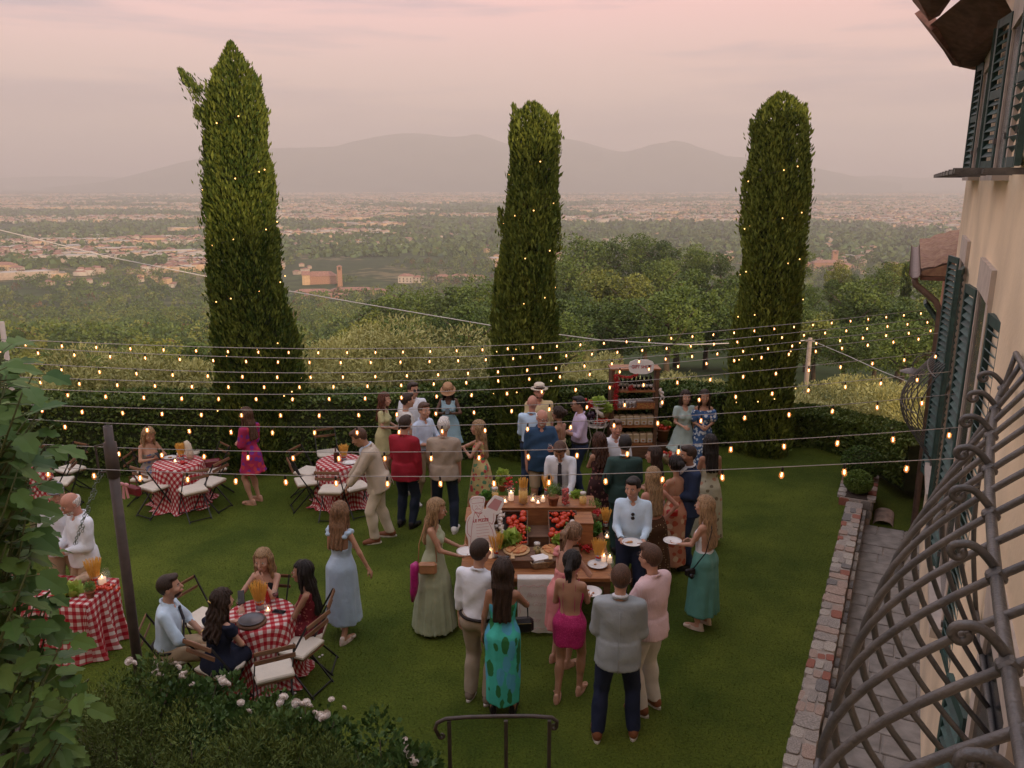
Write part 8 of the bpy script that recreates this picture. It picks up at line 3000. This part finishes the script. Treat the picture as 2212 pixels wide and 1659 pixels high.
 for u, v, lb, sd in ((1412, 968, 'tall rosemary bush right of the gift shelf', 41), (1392, 978, 'lower lavender bush at the right foot of the gift shelf', 42)):
  herb_pot(onz(u, v, 0), .12, lb, None, sd, .42, .05, 5, True)
 p = onz(1452, 1000, 0)
 q = empty('vegetable_basket', (p.x, p.y, 0), 0, 'wicker basket of red onions and peppers on the grass near the shelf', 'basket')
 MB().lathe([(.16, 0), (.2, .10), (.21, .14), (.2, .14), (.15, .02), (0, .02)], n=20).build('woven_sides', M_WICKER, q)
 b = MB()
 for i in range(46):
  b.slot = rg.choice((0, 0, 1, 2))
  b.ball((rg.gauss(0, .09), rg.gauss(0, .08), .12 + .08 * rg.random()), .036, 8, 6, .05)
 o = b.build('vegetables', [M_TOMATO, M_CHILI, M_GARLIC], q)
 o['kind'] = 'stuff'
baskets()
# ---- things on the small tables
def on_table(T):
 return lambda dx, dy: Vector((T.x + dx, T.y + dy, .756))
t = on_table(RT1)
pasta_can(t(.02, .12), 'spaghetti fan on the left rear table beside a draped napkin', 1.0, 21)
wine_glass(t(.16, .02), 'empty wine glass on the left rear table', False)
candle_jar(t(-.02, -.05), .034, .09, 'candle jar in the centre of the left rear table')
b = MB()
for i in range(10): b.ball((random.Random(i).gauss(0, .03), random.Random(i + 50).gauss(0, .03), .02), .018, 7, 5)
tag(b.build('radish_bunch', M_CHILI, None, t(.12, -.1)), 'small bunch of red radishes on the left rear table', 'radishes', kind='stuff')
b = MB()
b.smooth = True
b.tube([(0, 0, .32), (.03, -.01, .26), (.05, -.02, .12), (.07, -.02, .01)], [.03, .06, .07, .05], 9)
tag(b.build('napkin', CL['cream'], None, t(.10, .16)), 'cream cloth draped over a stand on the left rear table', 'cloth')
t = on_table(RT2)
pasta_can(t(.06, .02), 'spaghetti fan on the rear table in front of the linen suit', .95, 22)
wine_glass(t(-.14, .02), 'wine glass left of the bottle on the right rear table', False)
b = MB().lathe([(.033, 0), (.034, .02), (.034, .15), (.014, .19), (.013, .26), (0, .262)], n=12)
tag(b.build('beer_bottle', flat('brown bottle glass', (.07, .018, .008), .15), None, t(-.06, -.06)), 'brown bottle on the right rear gingham table', 'bottle')
wine_glass(PEOPLE['lin']['L'] + Vector((0, 0, .12)), 'wine glass raised beside the face of the linen suited guest', False)
t = on_table(RT3)
pasta_can(t(-.03, .10), 'spaghetti fan in the middle of the near gingham table', 1.1, 23)
wine_glass(t(.12, .20), 'glass of red wine beside the laughing guest', True)
wine_glass(t(-.22, .0), 'glass of red wine in front of the navy dress', True)
candle_jar(t(.08, .03), .034, .10, 'candle jar beside the tin on the near gingham table')
p = t(-.03, -.20)
e = empty('serving_board', p, .3, 'round wooden board with a dark pan on the near gingham table', 'serving board')
MB().lathe([(.0, 0), (.155, 0), (.16, .012), (.155, .03), (0, .03)], n=28).build('board', M_WOOD2, e)
MB().lathe([(.0, .031), (.12, .031), (.14, .05), (.136, .052), (.115, .036), (0, .036)], n=28).build('pan', flat('grey metal pan', (.12, .12, .13), .35, .6), e)
b = MB().lathe([(.028, 0), (.03, .02), (.03, .13), (.012, .17), (.012, .22), (0, .222)], n=10)
tag(b.build('hot_sauce_bottle', M_CHILI, None, t(.02, .24)), 'red bottle in front of the laughing guest', 'bottle')
# ---- long table by the fig tree
def rect_table():
 A, B = onz(254, 1250, .75), onz(186, 1306, .75)
 d = (B - A)
 L = d.length
 d.normalize()
 n = Vector((-d.y, d.x, 0))
 if n.x > 0: n = -n
 W, LL = 1.5, L + .02
 c = (A + B) / 2 + n * W / 2
 rz = math.atan2(d.y, d.x)
 e = empty('long_table', (c.x, c.y, 0), rz, 'long table behind the fig tree dressed with a checked cloth', 'table')
 MB().box((0, 0, .735), (LL - .02, W - .02, .02)).build('tabletop', M_WOOD2, e)
 for sx in (-1, 1):
  for sy in (-1, 1): MB().box((sx * (LL / 2 - .06), sy * (W / 2 - .06), .36), (.05, .05, .72)).build('leg', M_CHAIRFR, e)
 b = MB()
 b.smooth = True
 vs, uv, fs = [], [], []
 per = []
 hx, hy = LL / 2, W / 2
 N = 24
 for x, y, ex, ey in ((-hx, -hy, hx, -hy), (hx, -hy, hx, hy), (hx, hy, -hx, hy), (-hx, hy, -hx, -hy)):
  for k in range(N): per.append((x + (ex - x) * k / N, y + (ey - y) * k / N))
 m = len(per)
 for j, (z, off) in enumerate(((.752, 0), (.745, .008), (.55, .018), (.3, .035), (.1, .055), (.012, .075))):
  for k, (x, y) in enumerate(per):
   nx, ny = (x / hx if abs(abs(x) - hx) < 1e-6 else 0), (y / hy if abs(abs(y) - hy) < 1e-6 else 0)
   s = k * (2 * (LL + W)) / m
   f = off * (1 + .8 * math.sin(s * 17) + .4 * math.sin(s * 31 + 1)) if j > 1 else off
   vs.append((x + nx * f, y + ny * f, z))
   dz = .752 - z
   uv.append((x + nx * dz, y + ny * dz))
 for j in range(5):
  for k in range(m): fs.append([j * m + (k + 1) % m, j * m + k, (j + 1) * m + k, (j + 1) * m + (k + 1) % m])
 fs.append(list(range(m)))
 b.add(vs, fs, uv)
 tag(b.build('tablecloth', M_GING, None, (c.x, c.y, 0), rz), 'red gingham cloth on the long table beside the fig tree', 'tablecloth', 'gingham tablecloths')
 pasta_can(onz(207, 1262, .755), 'spaghetti fan on the long table beside the fig tree', 1.1, 31)
 candle_jar(onz(222, 1262, .755), .055, .14, 'big candle jar on the corner of the long table by the fig tree', True)
 jar(onz(230, 1254, .755), .05, .15, False, 'empty glass jar behind the big candle on the long table', False)
 rg = random.Random(2)
 b = MB()
 for i in range(40): b.ball((rg.gauss(0, .10), rg.gauss(0, .05), .02 + .03 * rg.random()), .02, 7, 5)
 tag(b.build('cherry_tomatoes', M_TOMATO, None, onz(213, 1276, .755)), 'spill of cherry tomatoes on the long table by the fig tree', 'cherry tomatoes', kind='stuff')
 lettuce(onz(150, 1282, .755), .14, 'leafy greens on the long table under the fig leaves', 51)
 herb_pot(onz(196, 1290, .755), .05, 'small bunch of chives on the edge of the long table', M_HERB, 52, .12, .03, 5)
 b = MB()
 b.ball((0, 0, .05), (.12, .07, .05), 12, 8, .05)
 b.ball((.05, .08, .05), (.10, .06, .05), 12, 8, .05)
 tag(b.build('bread_loaf', mat('floury bread', (.52, .38, .26), .9, .25, 12, .5, 30), None, onz(183, 1258, .755), .5), 'two floury bread loaves on the long table', 'bread')
rect_table()
# fallen petals on the grass
b = MB()
rg = random.Random(77)
pm = MB().ball((0, 0, .006), (.022, .016, .006), 6, 4).mesh('rose_petal', mat('fallen petal', (.62, .55, .50), .8, .05))
for u, v in ((694, 1416), (695, 1438), (586, 1535), (628, 1540), (560, 1543), (690, 1420), (430, 1447), (640, 1498)):
 q = onz(u + rg.uniform(-4, 4), v, 0)
 tag(link('rose_petal', pm, None, q, rg.uniform(0, 6)), 'pale rose petal fallen on the lawn near the roses', 'petal', 'fallen petals on the lawn')
# ================================================================== FOREGROUND PLANTS
M_FIG = leaf_mat('fig leaf', (.042, .105, .022), (.15, .24, .05), .55, .12, .25)
M_FIG2 = leaf_mat('bluish fig leaf', (.04, .10, .032), (.11, .20, .06), .5, .1, .3)
M_STEM = mat('green shoot', (.085, .11, .035), .7, .2, 12)
M_ROSEL = leaf_mat('rose leaf', (.035, .085, .02), (.11, .185, .05), .45)
M_ROSEM = leaf_mat('rosemary needle', (.048, .085, .016), (.15, .20, .045), .7)
M_PETAL = mat('cream rose petal', (.68, .60, .53), .7, .08, 30, .2, 40)
def fig_leaf_mesh(seed):
 """lobed leaf about one unit long, folded along its veins"""
 rg = random.Random(seed)
 out = [(0, 0), (.12, -.06), (.26, 0), (.38, .14), (.45, .30), (.41, .44), (.31, .46), (.31, .53), (.38, .66), (.32, .79), (.22, .81), (.17, .87), (.10, .98), (0, 1.03)]
 pts = [(x * .80 * rg.uniform(.88, 1.12), y + rg.uniform(-.02, .02)) for x, y in out]
 pts[0], pts[-1] = (0, 0), (0, 1.03)
 vs, fs = [], []
 mid = [(0, y) for y in (0, .12, .3, .5, .7, .88, 1.03)]
 def z(x, y): return .16 * abs(x) - .20 * (y - .35) ** 2 + .025 * math.sin(9 * y + seed) * abs(x) * 3
 for s in (1, -1):
  b0 = len(vs)
  o = [(x * s, y, z(x, y)) for x, y in pts]
  m = [(0, y, z(0, y) - .0) for _, y in mid]
  vs += o + m
  no = len(o)
  ids = [(0, 0), (2, 1), (4, 2), (6, 2), (7, 3), (9, 4), (11, 4), (12, 5), (13, 6)]
  near = [0, 1, 1, 1, 2, 2, 2, 3, 3, 4, 4, 4, 5, 6]
  for i in range(no - 1):
   a, c = near[i], near[i + 1]
   f = [b0 + i, b0 + i + 1, b0 + no + c] if a == c else [b0 + i, b0 + i + 1, b0 + no + c, b0 + no + a]
   fs.append(f if s > 0 else f[::-1])
 b = MB()
 b.smooth = True
 b.add(vs, fs)
 me = b.mesh('leaf', M_FIG if seed % 3 else M_FIG2)
 at = me.attributes.new('tone', 'FLOAT', 'POINT')
 at.data.foreach_set('value', np.full(len(me.vertices), .3 + .12 * (seed % 4), np.float32))
 return me
def fig_tree():
 rg = random.Random(8)
 base = Vector((-3.35, 4.1, 0))
 e = empty('fig_tree', base, 0, 'fig tree with big lobed leaves filling the left edge', 'fig tree')
 lm = [fig_leaf_mesh(i) for i in range(8)]
 right = [(735, 55), (790, 95), (860, 130), (930, 150), (1000, 110), (1060, 95), (1130, 110), (1210, 105), (1290, 130), (1370, 190), (1450, 225), (1530, 190), (1600, 165), (1659, 150)]
 def lim(v): return np.interp(v, [r[0] for r in right], [r[1] for r in right])
 tw = MB()
 tw.smooth = True
 tips = []
 for k in range(128):
  v = 745 + 930 * ((k * .618) % 1)
  u = lim(v) - 25 - rg.random() ** 1.3 * (lim(v) + 90)
  y = rg.uniform(3.6, 4.9)
  tips.append(ony(u, v, y))
 n = 0
 extra_v, extra_f, extra_t = [], [], []
 proto = np.array([v.co[:] for v in lm[1].vertices])
 pf = [list(p.vertices) for p in lm[1].polygons]
 stf = MB()
 stf.smooth = True
 for i, t in enumerate(tips):
  r0 = base + Vector((rg.uniform(-.25, .1), rg.uniform(-.2, .2), 0))
  s0 = r0.lerp(t, .62)
  s0.z = max(.25, t.z - rg.uniform(.45, .8))
  if i < 36:
   tw.tube([r0 - base, r0.lerp(s0, .5) - base + Vector((0, 0, .12)), s0 - base, t - base], [.022, .016, .010, .004], 6)
  else:
   tw.tube([s0 - base, s0.lerp(t, .5) - base, t - base], [.008, .006, .004], 5)
  for j in range(8):
   q = s0.lerp(t, .12 + .88 * j / 7)
   a = j * 2.4 + i
   dr = Vector((math.cos(a), math.sin(a), rg.uniform(-.1, .5))).normalized()
   pet = q + dr * rg.uniform(.05, .10)
   tw.tube([q - base, pet - base], [.0035, .0025], 4, False)
   L = rg.uniform(.10, .17)
   yv = (dr + Vector((0, 0, -rg.uniform(.1, .9)))).normalized()
   zv = (Vector((rg.uniform(-.4, .4), rg.uniform(-.7, .2), 1)))
   xv = yv.cross(zv).normalized()
   zv = xv.cross(yv)
   M = Matrix((xv * L, yv * L, zv * L)).transposed().to_4x4()
   M.translation = pet - base
   if n < 298:
    o = link('leaf', rg.choice(lm), e)
    o.matrix_local = M
    n += 1
   else:
    me = rg.choice(lm)
    c0 = len(stf.v)
    stf.add([tuple(M @ v.co) for v in me.vertices], [list(p.vertices) for p in me.polygons])
 tw.build('branches', M_STEM, e)
 b = MB()
 b.tube([(0, 0, -.1), (.02, 0, .3), (-.03, .05, .7)], [.07, .055, .03], 8)
 b.build('trunk', M_BARK, e)
 o = stf.build('leaves', M_FIG, e)
 at = o.data.attributes.new('tone', 'FLOAT', 'POINT')
 at.data.foreach_set('value', np.repeat(np.random.default_rng(3).uniform(.1, .9, len(o.data.vertices) // 40 + 1), 40)[:len(o.data.vertices)].astype(np.float32))
 o['kind'] = 'stuff'
fig_tree()
def shrub(name, label, u, v, y, rx, ry, rz, m, n, size, asp, seed, up=.5, group=None, cat='shrub'):
 c = ony(u, v, y)
 rg = random.Random(seed)
 z0 = max(c.z - rz, .02)
 bl = []
 for k in range(9):
  a = k * 2.4
  q = math.sqrt((k + .5) / 9)
  bl.append((math.cos(a) * rx * q * .7, math.sin(a) * ry * q * .7, (c.z) * rg.uniform(.35, .68), rx * rg.uniform(.36, .5), ry * rg.uniform(.36, .5), c.z * rg.uniform(.32, .42)))
 e = empty(name, (c.x, c.y, 0), 0, label, cat, group)
 link('foliage', crown_mesh('foliage', seed, bl, n, size, m, asp, .45, 0, up, .75), e)
 b = MB()
 for k in range(7):
  a = k * .9
  b.tube([(rg.uniform(-.08, .08), rg.uniform(-.08, .08), -.05), (math.cos(a) * rx * .3, math.sin(a) * ry * .3, c.z * .4), (math.cos(a) * rx * .55, math.sin(a) * ry * .55, c.z * .75)], [.014, .010, .004], 5)
 b.build('stems', M_BARK, e)
 return e
shrub('rosemary_bush', 'dense rosemary bush at the foot of the dark post', 270, 1430, 6.35, .62, .55, .6, M_ROSEM, 12000, .042, 4, 1, .4)
shrub('rosemary_bush', 'feathery green juniper mass beside the fig tree', 215, 1490, 5.7, .55, .5, .6, M_ROSEM, 12000, .042, 3.5, 2, .4)
shrub('rosemary_bush', 'upright rosemary in the middle of the front bed', 570, 1550, 5.75, .55, .42, .6, M_ROSEM, 11000, .042, 4, 3, .5)
shrub('rosemary_bush', 'dark rosemary at the bottom edge below the dark post', 400, 1560, 5.3, .70, .45, .6, M_ROSEM, 12000, .042, 4, 4, .4)
shrub('rosemary_bush', 'low rosemary clump at the bottom edge left of the handrail', 720, 1610, 5.35, .55, .40, .6, M_ROSEM, 10000, .042, 4, 5, .4)
ROSES = []
ROSES.append(shrub('rose_bush', 'cream rose bush right behind the dark post', 390, 1420, 6.6, .55, .45, .5, M_ROSEL, 3600, .055, 1.5, 11))
ROSES.append(shrub('rose_bush', 'cream rose bush below the chair nearest the roses', 655, 1500, 6.15, .46, .42, .5, M_ROSEL, 3600, .055, 1.5, 12))
ROSES.append(shrub('rose_bush', 'sprawling cream rose bush left of the handrail', 825, 1580, 5.75, .50, .42, .5, M_ROSEL, 3600, .055, 1.5, 13))
ROSES.append(shrub('rose_bush', 'dark leaved rose bush between the rosemary and the lawn', 510, 1470, 6.3, .46, .42, .5, M_ROSEL, 3200, .055, 1.5, 14))
def rose_mesh(seed):
 rg = random.Random(seed)
 b = MB()
 b.smooth = True
 b.ball((0, 0, .35), (.62, .62, .5), 9, 6, .10, rg)
 for ring, (n, r, z) in enumerate(((5, 1.0, .20), (6, .86, .38), (5, .66, .58), (4, .42, .74))):
  for k in range(n):
   a = 2 * PI * k / n + ring * .6 + rg.uniform(-.2, .2)
   c, s_ = math.cos(a), math.sin(a)
   w = r * .62
   pts = [(r * .35, 0, z - .3), (r * .8, -w, z - .05), (r * 1.02, -w * .5, z + .16), (r * 1.05, w * .5, z + .16 + rg.uniform(-.05, .08)), (r * .8, w, z - .05), (r * .80, 0, z + .02)]
   b.add([(x * c - y * s_, x * s_ + y * c, q) for x, y, q in pts], [[0, 1, 5], [1, 2, 5], [2, 3, 5], [3, 4, 5], [4, 0, 5]])
 return b.mesh('rose_flower', M_PETAL)
RM = [rose_mesh(i) for i in range(4)]
rg = random.Random(5)
for u, v, y, s, k in ((280, 1429, 6.75, 1.1, 0), (288, 1433, 6.7, .9, 0), (330, 1434, 6.7, .9, 0), (347, 1438, 6.7, 1.0, 0), (337, 1454, 6.6, 1.2, 0), (344, 1460, 6.55, 1.0, 0), (378, 1436, 6.7, 1.0, 0), (384, 1442, 6.65, .9, 0), (397, 1459, 6.6, 1.25, 0), (393, 1466, 6.55, 1.0, 0), (415, 1479, 6.5, .7, 0),
      (478, 1470, 6.5, .9, 3), (482, 1474, 6.45, 1.1, 3), (490, 1478, 6.4, .9, 3), (520, 1519, 6.2, .9, 3), (537, 1538, 6.1, .8, 3),
      (612, 1508, 6.35, 1.2, 1), (606, 1519, 6.3, 1.0, 1), (640, 1519, 6.3, 1.1, 1), (652, 1524, 6.25, 1.1, 1), (662, 1518, 6.3, 1.0, 1), (668, 1527, 6.2, .9, 1), (692, 1548, 6.1, 1.2, 1), (680, 1543, 6.1, 1.0, 1), (700, 1552, 6.05, 1.2, 1), (706, 1543, 6.1, 1.0, 1), (645, 1557, 6.0, .8, 1), (716, 1512, 6.35, .8, 1),
      (880, 1622, 5.75, 1.2, 2), (886, 1636, 5.7, 1.1, 2), (892, 1646, 5.65, 1.2, 2), (876, 1600, 5.85, .8, 2), (742, 1530, 6.2, .7, 2)):
 e = ROSES[k]
 p = ony(u, v, y) - Vector(e.location)
 o = link('rose_flower', rg.choice(RM), e, p)
 o.scale = [.036 * s] * 3
 o.rotation_euler = (rg.uniform(-.6, .6) + .3, rg.uniform(-.6, .6), rg.uniform(0, 6))
# earth of the bed, terracotta jar and stones under the fig tree
b = MB()
pts = [(-5, 2.5), (-.6, 2.5), (-.75, 5.2), (-1.5, 6.15), (-2.4, 6.55), (-3.6, 7.25), (-5.2, 7.2)]
b.add([(x, y, .006) for x, y in pts], [list(range(len(pts)))])
tag(b.build('flower_bed', mat('bed soil', (.045, .032, .022), .98, .35, 14, .8, 40)), kind='structure')
rg = random.Random(3)
b = slab_mesh(rg, .32, .24, .2)
p = ony(42, 1640, 4.3)
o = b.build('garden_rock', M_STONES[1], None, (p.x, p.y, p.z), .4)
tag(o, 'pale rough rock under the fig leaves at the bottom left corner', 'rock')
